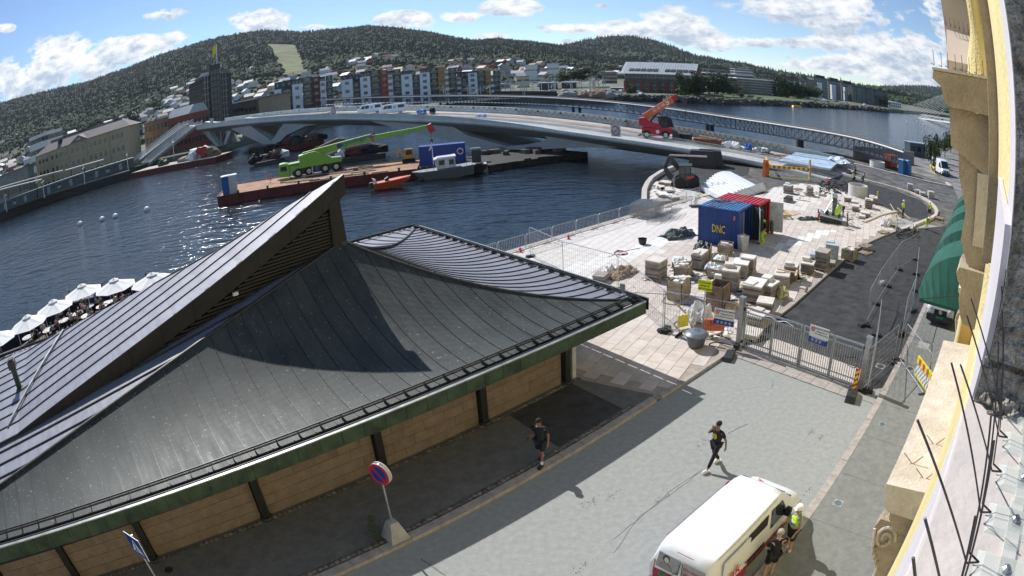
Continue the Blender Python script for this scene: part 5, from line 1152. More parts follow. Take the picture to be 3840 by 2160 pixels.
 # trees as trunk + leafy crown
leafm=[mat('leaf_dark',(.05,.08,.03),.8,var=.3,scale=.6),mat('leaf_mid',(.075,.11,.035),.8,var=.3,scale=.6),mat('leaf_light',(.11,.145,.055),.8,var=.3,scale=.6)]
bark=mat('bark',(.09,.07,.055),.95,var=.3,scale=3)
def crown_mesh(seed,n,size,mat_,shape=(1,1,1)):
 r=np.random.RandomState(seed);mb=MB();cl=[(r.uniform(-.55,.55),r.uniform(-.55,.55),r.uniform(-.7,.75),r.uniform(.28,.5))for _ in range(16)]
 for k in range(n):
  c=cl[r.randint(16)];v=r.normal(size=3);v/=np.linalg.norm(v);rr=c[3]*r.uniform(.7,1.05);p=np.array([c[0]+v[0]*rr,c[1]+v[1]*rr,c[2]+v[2]*rr])*shape
  a=r.normal(size=3);a/=np.linalg.norm(a);b=np.cross(a,r.normal(size=3));b/=np.linalg.norm(b);s=size*r.uniform(.6,1.3)
  mb.add([p-a*s,p+b*s*.7,p+a*s,p-b*s*.7],[(0,1,2,3)])
 return mb.mesh('crown',mat_)
crowns=[crown_mesh(s,1500,.085,leafm[s%3],sh)for s,sh in((0,(1,1,1)),(1,(.8,.8,1.15)),(2,(1.05,1.05,.85)),(3,(.6,.6,1.25)))]
trunk_me=MB().tube((0,0,-1),(0.02,0,.1),.05,7,.035).tube((0,0,-.1),(.35,.1,.5),.03,5,.01).tube((0,0,-.2),(-.3,.15,.45),.03,5,.01).tube((0,0,0),(.05,-.3,.6),.03,5,.01).mesh('trunk',bark)
def tree(p,h,wd,k,label,group='trees on the far bank',rz=0):
 t=thing('tree',label,'tree',(p[0],p[1],p[2]),rz,group);
 a=obj('crown',crowns[k],None,t);a.location=(0,0,h*.58);a.scale=(wd,wd,h*.46);b=obj('trunk',trunk_me,None,t);b.location=(0,0,h*.5);b.scale=(h*.4,h*.4,h*.52);return t
def treepx(x,ybase,ytop,fr_,dist,wpx,k,label,**kw):
 p=AT(*fr_(x,ybase),dist);b=Vector((p.x,p.y,max(.5,min(p.z,3))));h=TZ(b,*fr_(x,ytop))-b.z;s=wpx*(fr_(1,0)[0]-fr_(0,0)[0])/2414*dist/2;tree(b,h*1.05,s*1.9,k,label,**kw)
for x,yb,yt,d,wp,k,lb in((1345,560,405,292,120,3,'dark narrow tree in front of the brick office'),(1810,570,310,300,150,1,'tall pale green willow beside the telehandler boom'),(1890,565,330,305,120,0,'broad tree right of the pale willow'),(1935,560,300,308,130,1,'tallest dark tree of the bank park'),(2060,550,330,312,150,0,'leafy tree in the middle of the bank park'),(2130,550,300,314,130,0,'tall round tree in front of the pale office'),(2230,550,400,316,120,2,'lower dark tree at the right of the park'),(2300,545,470,320,40,0,'small bush-like tree on the park lawn'),(2375,540,485,322,60,2,'round clipped tree on the park lawn'),(2455,550,500,324,40,2,'small round clipped tree near the water'),
(660,370,300,420,160,2,'wide dark tree above the rail yard, at its left'),(760,360,280,425,130,2,'round tree above the white tents'),(870,360,250,430,160,0,'big tree left of the cream villa'),(960,360,235,435,130,0,'tallest tree left of the cream villa'),(1000,365,300,420,110,2,'low tree below the cream villa')):
 treepx(x,yb,yt,Z3,d,wp,k,lb)
for x,yb,yt,d,wp,k,lb in((440,745,565,400,90,1,'tall tree before the pale flats, leftmost'),(490,745,580,404,90,1,'tall pale tree before the pale flats'),(535,748,600,408,80,0,'broad tree before the pale flats'),(585,750,610,412,80,1,'bright green tree before the white flats'),(640,755,625,418,90,0,'mid green tree below the white flats'),(700,760,640,424,90,2,'low tree at the foot of the balcony row'),(10,740,570,350,90,0,'dark tree left of the orange brick bay'),(70,745,620,352,90,2,'dark low tree before the orange brick bay'),(150,735,685,355,40,2,'small round lawn tree, left of two'),(220,735,690,357,45,2,'small round lawn tree by the glass office'),(285,738,705,360,35,2,'smallest round lawn tree'),(1180,800,700,520,70,0,'dark tree in front of the green glass block')):
 treepx(x,yb,yt,Z4,d,wp,k,lb)
for x,yb,yt,d,wp,lb in((1620,150,60,380,120,'round tree between station building and brick hall'),(1520,210,110,400,110,'tree behind the right end of the station roof'),(1640,330,220,300,90,'bright tree between station building and brick hall')):
 treepx(x,yb,yt,A1_,d,wp,0,lb)
struct('park_lawn',MB().prism([(p.x,p.y)for p in(AT(2480,372,288),AT(2750,390,294),AT(2950,401,333),AT(3150,418,403),AT(3180,400,460),AT(2900,375,395),AT(2650,360,345))],.5,.75),M['grass'])
shore=MB();r=random.Random(2)
for k in range(420):
 f=r.random();a=AT(2300,372,284);b=AT(2750,392,291);c=AT(3330,432,478);p=a.lerp(b,f*2)if f<.5 else b.lerp(c,f*2-1);shore.blob((p.x+r.uniform(-1,2),p.y+r.uniform(-1,3),r.uniform(-2,.6)),(r.uniform(.8,2),r.uniform(.8,2),r.uniform(.5,1.2)),k,.3,6,4)
obj('shore_stones',shore,mat('shore_rock',(.16,.15,.13),.95,var=.3,scale=1),kind='stuff')
cs=thing('cable_bridge','distant low cable-stayed bridge with fanned cables and a leaning mast','bridge',AT(3570,455,560))
D0,D1=AT(*Z4(1155,825),640),AT(*Z4(1700,893),400);wpart('deck',MB().beam(D0,D1,4,1.0),M['white'],cs)
D2,D3=AT(*Z4(1330,812),690),AT(*Z4(1700,870),520);wpart('second_deck',MB().beam(D2,D3,4,1.4),M['concrete'],cs)
top=AT(*Z4(1690,660),405);wpart('mast',MB().beam(D1+Vector((0,0,-6)),top,1.2,1.2),M['white'],cs)
for k in range(13):p=D0.lerp(D1,.12+k*.055);q=D1.lerp(top,1-k*.03);wpart('cable',MB().tube(p,q,.10,4),M['white'],cs)
for f in(.3,.55,.8):p=D2.lerp(D3,f);wpart('bridge_pier',MB().beam(p,Vector((p.x,p.y,-4)),1.5,1.5),M['concrete'],cs)
for k,(x,y,lb)in enumerate(((1080,838,'white motor boat moored at the far jetty'),(1135,845,'second white boat moored at the far jetty, closer to the bridge'),(1060,815,'low dark boat behind the white ones'))):
 p=AT(*Z4(x,y),470+15*k);solo('moored_boat',MB().hexa([(-4,-1,0),(4,-.8,0),(4,.8,0),(-4,1,0)],[(-4.4,-1.5,1.2),(5.5,-.3,1.5),(5.5,.3,1.5),(-4.4,1.5,1.2)]).box((-.5,0,1.8),(3,1.8,1.2)),M['white']if k<2 else M['steel_dark'],lb,'boat',(p.x,p.y,WATER_Z),.4+k)
p=AT(*Z4(558,826),330);solo('yellow_buoy',MB().box((0,0,.4),(7,2,.9),taper=.8),mat('buoy_yellow',(.75,.38,.03),.5),'long yellow float lying on the river','float',(p.x,p.y,WATER_Z),.2)
hz_=bpy.data.materials.new('haze_air');hz_.use_nodes=True;nt=hz_.node_tree;nt.nodes.clear();o_=nt.nodes.new('ShaderNodeOutputMaterial');v_=nt.nodes.new('ShaderNodeVolumePrincipled');v_.inputs['Color'].default_value=(.80,.88,1.0,1);v_.inputs['Density'].default_value=.00004;v_.inputs['Anisotropy'].default_value=.3;nt.links.new(v_.outputs[0],o_.inputs['Volume'])
obj('haze',MB().box((0,1400,250),(9400,5600,520)),hz_,kind='stuff')
# gate and fences
gpost=thing('site_gate','wide double-leaf galvanised steel gate with bars across the street','gate',gl)
for p,lbl in((gl,0),(gr,1)):
 wpart('gate_post',MB().box((p.x,p.y,1.2),(.24,.24,2.4),math.atan2(gdn.y,gdn.x)),M['steel'],gpost)
 wpart('post_cap',MB().box((p.x,p.y,2.42),(.28,.28,.05),math.atan2(gdn.y,gdn.x)),M['steel'],gpost)
 for z in(.35,1.9):wpart('hinge',MB().box((p.x,p.y,z),(.34,.1,.12),math.atan2(gdn.y,gdn.x)),M['steel_dark'],gpost)
GL=gd.length
def gate_panel(f0,f1,tilt=0.0):
 a=gl+gd*f0+gn*tilt;b=gl+gd*f1+gn*tilt;z=Vector((0,0,1));fr_=wpart('gate_frame',MB().beam(a+z*.18,b+z*.18,.06,.07).beam(a+z*.42,b+z*.42,.05,.05).beam(a+z*1.78,b+z*1.78,.05,.05).beam(a+z*2.0,b+z*2.0,.07,.07).beam(a+z*.15,a+z*2.03,.07,.07).beam(b+z*.15,b+z*2.03,.07,.07),M['steel'],gpost)
 n=int((b-a).length/.115)
 me=MB().box((0,0,0),(.026,.026,1.58)).mesh('gate_bar',M['steel'])
 for k in range(1,n):p=a.lerp(b,k/n);o=obj('gate_bar',me,None,fr_);o.location=(p.x-gl.x,p.y-gl.y,.98+.0)
for f0,f1 in((.035,.255),(.265,.485),(.505,.735),(.745,.965)):gate_panel(f0,f1)
for f in(.26,.495,.74):p=gl+gd*f;wpart('drop_bolt',MB().beam(p+Vector((0,0,.02)),p+Vector((0,0,.9)),.04,.04),M['steel'],gpost)
wpart('chain',MB().path([gl+gd*(.2+.02*k)+gn*.05+Vector((0,0,1.9+.05*math.sin(k)))for k in range(12)],.015,4),M['white'],gpost)
wire=mat('fence_wire',(.45,.46,.46),.5,.6,var=.1)
def fence_proto(w_,h_,name,cell=.14,bars=False,feet=False):
 fr_=MB();R=.02;pts=[(0,0,.12),(0,0,h_-.1),(.1,0,h_),(w_-.1,0,h_),(w_,0,h_-.1),(w_,0,.12)];fr_.path(pts,R,6).tube((0,0,.2),(w_,0,.2),R*.8,5)
 ms=MB()
 k=cell if not bars else.14
 x=k
 while x<w_-.02:ms.beam((x,0,.2),(x,0,h_-.02),.007 if not bars else.016,.007 if not bars else.016);x+=k
 if not bars:
  for z in np.arange(.4,h_-.05,.26):ms.beam((0,0,z),(w_,0,z),.006,.006)
 fts=[]
 for xx in((.0,w_)if not feet else(.35,w_-.35)):
  ft=MB();fts.append(ft)
  if feet:ft.beam((xx,-.28,.02),(xx,0,.2),.03,.03).beam((xx,.28,.02),(xx,0,.2),.03,.03)
  else:ft.box((xx,0,.07),(.24,.62,.14),taper=.85)
 return fr_.mesh('frame',M['steel']),ms.mesh('mesh_infill' if not bars else 'bars',wire),fts[0].mesh('foot',M['rubber']if not feet else M['steel']),fts[1].mesh('foot',M['rubber']if not feet else M['steel'])
FP=fence_proto(3.45,2.0,'f');BP=fence_proto(2.3,1.1,'b',bars=True,feet=True)
def fence(p,q,proto,L0,label,cat,group,name,lean=0):
 d=q-p;t=thing(name,label,cat,(p.x,p.y,max(p.z,0)),math.atan2(d.y,d.x),group)
 for nm,me in zip(('frame','mesh_infill' if name=='mesh_fence' else 'bars','foot','foot'),proto):o=obj(nm,me,None,t);o.scale=(d.length/L0,1,1);o['kind']='stuff' if nm in('mesh_infill','bars')else 'thing'
 if lean:t.rotation_euler=(lean,0,math.atan2(d.y,d.x))
 return t
def Gz(p,z=PZ):return G(p[0],p[1],z)
FL=[Gz(B4(*p))for p in((38,520),(632,700),(1130,1140),(1925,1300))]
for k,lb in enumerate(('mesh fence panel on the plaza nearest the roof corner','mesh fence panel between roof corner and timber crates','mesh fence panel beside the gate post, carrying the yellow sign')):
 fence(FL[k],FL[k+1],FP,3.45,lb,'fence','mesh fence panels on the plaza','mesh_fence')
fence(Gz(B4(-320,330)),FL[0],FP,3.45,'mesh fence panel running behind the copper roof edge','fence','mesh fence panels on the plaza','mesh_fence')
fence(Gz(B4(1290,1190)),Gz(B4(1130,1140))+PN*.1,FP,3.45,'narrow folded mesh panel end by the black rubber foot','fence','mesh fence panels on the plaza','mesh_fence')
solo('prop_beam',MB().beam(Gz(B4(1400,985))+Vector((0,0,.05)),Gz(B4(1140,1140))+Vector((0,0,1.85)),.09,.06),M['wood'],'brown timber prop leaning against the mesh fence post','beam')
def line_fence(pts,fr_,lab,z=0.01):
 P=[G(*fr_(*p),z)for p in pts];i=0
 for a,b in zip(P,P[1:]):
  n=max(1,round((b-a).length/3.4))
  for k in range(n):
   i+=1;fence(a.lerp(b,k/n),a.lerp(b,(k+.98)/n),FP,3.45,lab%('first','second','third','fourth','fifth','sixth','seventh','eighth','ninth','tenth','eleventh','twelfth')[min(i-1,11)],'fence','mesh fence panels on the road','mesh_fence')
line_fence([(1215,720),(1305,540),(1400,390),(1495,250),(1630,165)],B5,'%s mesh panel of the left fence row, counted from the gate')
line_fence([(1475,1010),(1520,790),(1600,590),(1640,290)],B5,'%s mesh panel of the right fence row, counted from the gate')
fence(G(3232,1470),G(*B5(1440,1040)),FP,3.45,'short mesh panel closing the gap between gate post and kerb','fence','mesh fence panels on the road','mesh_fence')
fence(G(*B5(1500,1030)),G(*B5(1690,1310)),FP,3.45,'mesh panel crossing the shaded pavement beside the striped barrier','fence','mesh fence panels on the road','mesh_fence')
fence(G(3250,1468),G(*B5(1305,800),0),FP,3.45,'mesh panel swung back from the right gate post','fence','mesh fence panels on the road','mesh_fence')
X3=frame(1200,800,.48525)
qb=[(1450,325),(1590,300),(1745,268),(1925,215),(2105,165),(2290,112),(2440,60)]
QB=[UT(22.5+2.45*k,QT-.55,PZ)for k in range(11)]
for k in range(11):
 fence(QB[k],QB[k]+UD*2.35,BP,2.3,'%s crowd barrier on the quay edge, counted from the roof'%('first','second','third','fourth','fifth','sixth','seventh','eighth','ninth','tenth','eleventh')[k],'barrier','crowd barriers along the quay','crowd_barrier')
for k,(x,y)in enumerate(((1548,300),(1920,200),(60,610))):
 p=Gz(X3(x,y))if k<2 else Gz(B2(140,830));solo('red_marker',MB().lathe((0,0,0),[(.11,0),(.11,.06),(.07,.08),(.07,.3)],10),red,('small red plastic marker at the quay by the first barriers','small red marker on the quay under the fourth barrier','small red marker at the corner of the quay')[k],'marker',p)
base=Gz(B2(60,1040));dirv=(Gz(B2(300,900))-base).normalized();nv=Vector((-dirv.y,dirv.x,0))
for k in range(14):
 c=base+nv*(-.6+.16*k)+dirv*.2;t=fence(c,c+dirv*2.4,BP,2.3,'upright crowd barrier, %s in the tight stack counted from the paving side'%('first','second','third','fourth','fifth','sixth','seventh','eighth','ninth','tenth','eleventh','twelfth','thirteenth','fourteenth')[k],'barrier','stacked crowd barriers','crowd_barrier',lean=.12)
for k in range(5):
 c=Gz(B2(40+60*k,1090-18*k));t=fence(c,c+dirv*2.4+nv*.2,BP,2.3,'flat-lying crowd barrier beside the barrier stack, %s from the left'%('first','second','third','fourth','fifth','sixth','seventh','eighth','ninth','tenth','eleventh','twelfth','thirteenth','fourteenth')[k],'barrier','flat crowd barriers','crowd_barrier');t.rotation_euler=(math.pi/2-.1,0,t.rotation_euler[2]);t.location.z+=.1+.05*k
def block(px,fr_,d,rz,m,name,label,cat,z=0):solo(name,MB().box((0,0,d[2]/2),d,taper=.9).box((0,0,d[2]),(d[0]*.3,d[1]*.3,.02)),m,label,cat,(*G(*fr_(*px),z).xy,z),rz)
block((75,985),B5,(.95,.42,.2),1.0,M['steel_dark'],'fence_foot','dark fence foot block left of the gate on the street','block')
block((1095,1320),B5,(1.0,.5,.3),.9,M['steel_dark'],'fence_foot','dark foot block carrying the red and yellow marker post','block')
block((1150,1140),B4,(.7,.35,.2),1.0,M['rubber'],'fence_foot','black rubber foot under the fence beside the tub','block',PZ)
block((1350,365),B5,(.8,.3,.16),.5,M['concrete'],'fence_foot','grey concrete foot of the left fence row','block')
block((1195,715),B5,(.8,.3,.16),.3,M['steel_dark'],'fence_foot','dark foot of the fence row nearest the gate','block')
block((1610,600),B5,(.8,.3,.2),.3,M['steel_dark'],'fence_foot','dark foot block near the front of the white van','block')
block((1510,790),B5,(.8,.4,.2),.3,M['steel_dark'],'fence_foot','dark foot block halfway along the right fence row','block')
# signs
def facing(c):
 d=Vector((-c.x,-c.y,0)).normalized();return Vector((-d.y,d.x,0)),Vector((0,0,1))
def site_sign(c,ux,uy,label,lines,low):
 t=thing('site_sign',label,'sign',c,group='construction warning signs');W_,H_=1.0,.78
 plate(t,'sign_board',c,ux,uy,W_,H_,wht,.02);plate(t,'blue_band',c-uy*(H_*.32),ux,uy,W_,H_*.34,blu,.004,.02)
 ring(t,'red_ring',c-ux*.34+uy*.22,ux,uy,.075,.105,red,.022);plate(t,'hand_symbol',c-ux*.34+uy*.22,ux,uy,.05,.09,blk,.004,.022);bar(t,'slash',c-ux*.34+uy*.22,ux,uy,.17,.02,-.8,red,.027)
 for i,(s,sz,dx,dy)in enumerate(lines):textobj(t,s,c+ux*dx+uy*dy,ux,uy,sz,blk,.024,True)
 for i in range(4 if not low else 3):
  q=c-ux*(.30-.2*i)-uy*.25;ring(t,'symbol_ring',q,ux,uy,.055,.065,wht,.026);plate(t,'symbol',q,ux,uy,.04,.06,wht,.004,.026)
 if low:textobj(t,low,c-uy*.13,ux,uy,.10,wht,.028,True)
 return t
cs1=G(*B4(1788,990),1.0);
d1=(FL[3]-FL[2]).normalized()
def on_fence(px,a,b,offs=.06):
 r_=ray(*px);d=(b-a).normalized();n=Vector((d.y,-d.x,0));
 if n.dot(Vector((0,0,0))-a)<0:n=-n
 o=Vector((0,0,CAM_H));t=(a+n*offs-o).dot(n)/r_.dot(n);return o+r_*t,(d if n.cross(Vector((0,0,1))).dot(d)<0 else-d),n
c,ux,n_=on_fence(B4(1785,985),FL[2],FL[3]);ux=Vector((0,0,1)).cross(n_)
site_sign(c,ux,Vector((0,0,1)),'construction warning board on the mesh fence left of the gate',[('ANLEGGSOMRÅDE',.105,.12,.28),('Adgang forbudt',.10,.12,.15),('Bruk påbudt verneutstyr',.085,.02,.02)],None)
c,ux,n_=on_fence(B5(828,800),gl,gr);ux=Vector((0,0,1)).cross(n_)
site_sign(c,ux,Vector((0,0,1)),'construction warning board hanging on the gate bars',[('ANLEGGSOMRÅDE',.10,.13,.29),('Adgang forbudt',.085,.13,.17),('for uvedkommende',.085,.13,.06)],'Verneutstyr påbudt')
c,ux,n_=on_fence(B4(1578,640),FL[2],FL[3],-.25);ux=Vector((0,0,1)).cross(n_)
ys=thing('closed_sign','bright yellow notice on a pole above the timber crates','sign',c);plate(ys,'sign_board',c,ux,Vector((0,0,1)),.68,.50,mat('notice_yellow',(.72,.80,.02),.5,var=.02),.02)
for s,dy in(('Promenade',.14),('stengt for',0),('gjennomgang',-.14)):textobj(ys,s,c+Vector((0,0,dy)),ux,Vector((0,0,1)),.125,blk,.024,True)
wpart('pole',MB().tube(c-n_*.03-Vector((0,0,.2)),Vector((c.x,c.y,0))-n_*.03,.03,8),M['steel'],ys)
pb=G(*R6f(790,1108),.75);pb=Vector((G(*R6f(815,1200),.12).x,G(*R6f(815,1200),.12).y,.12));zt=TZ(pb,*R6f(722,800));
ns=thing('no_parking_sign','round blue and red no-parking sign on a pole with a concrete foot','sign',pb)
wpart('concrete_foot',MB().hexa([pb+v for v in(UD*-.32-TD*.32,UD*.32-TD*.32,UD*.32+TD*.32,UD*-.32+TD*.32)],[pb+v+Vector((0,0,.62))for v in(UD*-.13-TD*.13,UD*.13-TD*.13,UD*.13+TD*.13,UD*-.13+TD*.13)]),M['concrete'],ns)
H_=zt-.12;wpart('pole',MB().tube(pb+Vector((0,0,.6)),pb+Vector((0,0,H_+.32)),.032,10),M['steel'],ns)
sc_=pb+Vector((0,0,H_));nrm=(-UD*.93-TD*.37).normalized();ux=Vector((0,0,1)).cross(nrm);uz=Vector((0,0,1))
for s in(1,-1):
 nn=nrm*s;u_=Vector((0,0,1)).cross(nn);cc=sc_+nn*.05
 ring(ns,'sign_disc',cc,u_,uz,0.0,.34,wht,0,.015);ring(ns,'red_ring',cc,u_,uz,.25,.335,red,.016);ring(ns,'blue_disc',cc,u_,uz,0,.25,blu,.016);bar(ns,'slash',cc,u_,uz,.5,.06,-.785,red,.02)
cb_=G(*frame(0,1550,.42702)(1370,1430),.12);cb_.z=.12;pz=TZ(cb_,*frame(0,1550,.42702)(1200,1155))
px0=AT(*frame(0,1550,.42702)(1262,1250),0)if 0 else None
r_=ray(*frame(0,1550,.42702)(1205,1160));cc=Vector((0,0,CAM_H))+r_*((3.0-CAM_H)/r_.z)
zs_=thing('crossing_sign','blue and white pedestrian crossing sign on a pole, at the edge of the view','sign',(cc.x,cc.y,.12))
nrm=(-UD*.86-TD*.5).normalized();ux=Vector((0,0,1)).cross(nrm)
wpart('pole',MB().tube((cc.x,cc.y,.1),(cc.x,cc.y,3.35),.032,10),M['steel'],zs_)
cc=cc+nrm*.04;plate(zs_,'sign_board',cc,ux,uz,.70,.70,wht,.02);plate(zs_,'blue_field',cc,ux,uz,.66,.66,blu,.004,.02)
k=MB();nz=nrm;tri=[cc+nz*.026-ux*.25-uz*.22,cc+nz*.026+ux*.25-uz*.22,cc+nz*.026+uz*.24];wpart('white_triangle',k.add(tri+[p+nz*.004 for p in tri],[(0,1,2),(3,4,5),(0,1,4,3),(1,2,5,4),(2,0,3,5)]),wht,zs_)
fg=cc+nz*.0;plate(zs_,'figure',fg+uz*.02,ux,uz,.045,.13,blk,.004,.032);ring(zs_,'figure_head',fg+uz*.12,ux,uz,0,.025,blk,.032);bar(zs_,'figure_leg',fg-uz*.09+ux*.03,ux,uz,.13,.025,-1.1,blk,.032);bar(zs_,'figure_leg',fg-uz*.09-ux*.03,ux,uz,.13,.025,1.1,blk,.032)
for q in range(4):plate(zs_,'stripe',fg-uz*.185+ux*(-.15+.1*q),ux,uz,.05,.03,blk,.004,.032)
mp_=G(*B5(1110,1300));mk=thing('marker_post','red and yellow striped marker post at the right gate post','marker',(mp_.x,mp_.y,.28));n_=-gdn.cross(Vector((0,0,1)));n_=n_ if n_.dot(-mp_)>0 else-n_;ux=Vector((0,0,1)).cross(n_);c=Vector((mp_.x,mp_.y,.75))
plate(mk,'board',c,ux,uz,.22,.95,red,.03)
for q in range(4):bar(mk,'yellow_stripe',c+uz*(-.36+.23*q),ux,uz,.24,.10,.75,yl,.031,.004)
# site containers
def container(name,label,p,ax,L_,W_,H_,m,roofm,ribs=12,group=None):
 ax=ax.normalized();ay=Vector((-ax.y,ax.x,0));t=thing(name,label,'container',p,group=group)
 def P(x,y,z):return p+ax*x+ay*y+Vector((0,0,z))
 def panel(nm,a,b,n,z0,z1,outw):
  k=MB();d=(b-a);rows=[];N=n*4
  for i in range(N+1):
   o=(0,.035,.035,0)[i%4];q=a+d*(i/N)+outw*(o-.035);rows.append([q+Vector((0,0,z0)),q+Vector((0,0,z1))])
  wpart(nm,k.sheet(rows),m,t)
 panel('side_wall',P(0,0,0),P(L_,0,0),ribs,.12,H_-.1,-ay);panel('side_wall',P(0,W_,0),P(L_,W_,0),ribs,.12,H_-.1,ay)
 panel('end_wall',P(0,0,0),P(0,W_,0),int(ribs*W_/L_),.12,H_-.1,-ax)
 fr_=MB()
 for x in(0,L_):
  for y in(0,W_):fr_.beam(P(x,y,0),P(x,y,H_),.12,.12)
 for z in(.08,H_-.06):
  fr_.beam(P(0,0,z),P(L_,0,z),.1,.14).beam(P(0,W_,z),P(L_,W_,z),.1,.14).beam(P(0,0,z),P(0,W_,z),.1,.14).beam(P(L_,0,z),P(L_,W_,z),.1,.14)
 wpart('frame',fr_,m,t);rows=[];N=ribs*2
 rf=wpart('roof',MB().hexa([P(0,0,H_-.1),P(L_,0,H_-.1),P(L_,W_,H_-.1),P(0,W_,H_-.1)],[P(0,0,H_-.04),P(L_,0,H_-.04),P(L_,W_,H_-.04),P(0,W_,H_-.04)]),roofm,t)
 for i in range(int(ribs*.8)):wpart('roof_rib',MB().beam(P(L_*(i+.6)/(ribs*.8),.08,H_-.01),P(L_*(i+.6)/(ribs*.8),W_-.08,H_-.01),.13,.07),roofm,rf)
 wpart('floor',MB().hexa([P(0,0,.08),P(L_,0,.08),P(L_,W_,.08),P(0,W_,.08)],[P(0,0,.14),P(L_,0,.14),P(L_,W_,.14),P(0,W_,.14)]),M['wood'],t)
 for x in(0,L_):
  for y in(0,W_):
   for z in(.07,H_-.07):wpart('corner_casting',MB().box(P(x,y,z),(.18,.18,.16),math.atan2(ax.y,ax.x)),m,t)
 return t,P,ax,ay
cblue=mat('container_blue',(.012,.055,.24),.5,var=.12,scale=1.5);cblue2=mat('container_blue_roof',(.10,.26,.50),.5,var=.1,scale=1.5);cred=mat('container_red',(.42,.012,.03),.5,var=.1,scale=1.5);cred2=mat('container_red_roof',(.62,.06,.10),.5,var=.08,scale=1.5)
c0=Gz(B2(710,1310));c1=Gz(B2(1168,1395));cax=(c1-c0);Lc=cax.length
bt_,P,ax,ay=container('site_container','blue site container with yellow lettering and a ladder on its roof',c0,cax,max(2.4,Lc),3.0,2.6,cblue,cblue2,14)
textobj(bt_,'DNC',P(Lc*.52,-.03,1.15),ax,uz,.78,mat('letter_yellow',(.75,.60,.02),.5),.03,True,sx=.62)
Pb=P
wpart('dark_interior_sheet',MB().hexa([P(Lc-.5,-.0,.14),P(Lc-.45,.05,.14),P(Lc-.45,2.9,.14),P(Lc-.5,2.9,.14)],[P(Lc-.5,.05,2.5),P(Lc-.45,.05,2.5),P(Lc-.45,2.9,2.5),P(Lc-.5,2.9,2.5)]),M['black'],bt_)  # black sheet in place of the shade inside the open container
dr1=wpart('door',MB().hexa([P(Lc+.04,.05,.15),P(Lc+.1,.05,.15),P(Lc+.1,1.2,.15),P(Lc+.04,1.2,.15)],[P(Lc+.04,.05,2.45),P(Lc+.1,.05,2.45),P(Lc+.1,1.2,2.45),P(Lc+.04,1.2,2.45)]),cblue,bt_);wpart('lock_rod',MB().tube(P(Lc+.13,.9,.2),P(Lc+.13,.9,2.4),.02),M['steel'],dr1)
dr2=wpart('door',MB().hexa([P(Lc+.05,3.0,.15),P(Lc+1.1,2.45,.15),P(Lc+1.12,2.5,.15),P(Lc+.05,3.06,.15)],[P(Lc+.05,3.0,2.45),P(Lc+1.1,2.45,2.45),P(Lc+1.12,2.5,2.45),P(Lc+.05,3.06,2.45)]),mat('door_inner',(.06,.08,.09),.5),bt_)
plate(bt_,'label_plate',P(Lc*.92,-.02,2.1),ax,uz,.12,.3,mat('label_orange',(.7,.25,.08),.5),.01,.02)
lad=thing('ladder','aluminium ladder lying across both container roofs','ladder',P(.8,.3,2.65));a=P(.8,.1,2.66);b=P(2.2,3.9,2.72);sd_=(b-a).normalized().cross(uz)*.17
wpart('stile',MB().beam(a+sd_,b+sd_,.03,.06),M['steel'],lad);wpart('stile',MB().beam(a-sd_,b-sd_,.03,.06),M['steel'],lad)
for k in range(14):q=a.lerp(b,(k+.5)/14);wpart('rung',MB().tube(q+sd_,q-sd_,.015,5),M['steel'],lad)
nt_=MB();r=random.Random(8);
nt_.path([P(.9+r.gauss(0,.3),1.9+r.gauss(0,.35),2.66+r.uniform(0,.12))for k in range(60)],.012,4)
solo('cable_heap',nt_,mat('cable_blue',(.05,.09,.2),.6),'tangle of dark blue cable on the blue container roof','cable')
rt_,P,ax,ay=container('site_container','red site container standing behind the blue one',c0+ay*3.12+cax.normalized()*-.0,cax,max(2.4,Lc)+.5,2.6,2.6,cred,cred2,14)
Pr=P;Lr=Lc+.5
wpart('dark_interior_sheet',MB().hexa([P(Lr-.3,.1,.14),P(Lr-.25,.1,.14),P(Lr-.25,2.5,.14),P(Lr-.3,2.5,.14)],[P(Lr-.3,.1,2.5),P(Lr-.25,.1,2.5),P(Lr-.25,2.5,2.5),P(Lr-.3,2.5,2.5)]),M['black'],rt_)  # black sheet stands for the unlit inside of the red container
for a_,b_,mm_ in(((.02,.02),(.5,-1.1),mat('door_cream',(.62,.66,.64),.5)),((.02,2.58),(1.15,2.75),mat('door_cream',(.62,.66,.64),.5))):
 wpart('door',MB().hexa([P(Lr+a_[0],a_[1],.15),P(Lr+b_[0],b_[1],.15),P(Lr+b_[0]+.04,b_[1]+.03,.15),P(Lr+a_[0]+.04,a_[1]+.03,.15)],[P(Lr+a_[0],a_[1],2.45),P(Lr+b_[0],b_[1],2.45),P(Lr+b_[0]+.04,b_[1]+.03,2.45),P(Lr+a_[0]+.04,a_[1]+.03,2.45)]),mm_,rt_)
 # materials stacked on the plaza
stA=mat('stack_stone',(.40,.355,.33),.85,var=.15,scale=3,bump=.2,bscale=40);stB=mat('stack_stone_b',(.34,.295,.27),.85,var=.15,scale=3);stC=mat('stack_stone_c',(.24,.21,.195),.9,var=.2,scale=3);stW=mat('stack_top',(.78,.76,.72),.7,var=.04,scale=3);stP=mat('stack_pink',(.68,.63,.58),.8,var=.08,scale=2);plast=mat('shrink_wrap',(.55,.62,.62),.25,var=.15,scale=6)
pal_me=MB()
for y in(-.36,0,.36):pal_me.box((0,y,.05),(1.2,.1,.1))
pal_b=pal_me.mesh('bearer',M['wood']);
brd=MB().box((0,0,0),(.12,.8,.022)).mesh('board',M['wood'])
def pallet(parent,z=0.0):
 o=obj('bearer',pal_b,None,parent);o.location=(0,0,z)
 for k in range(6):q=obj('board',brd,None,parent);q.location=(-.54+.216*k,0,z+.112)
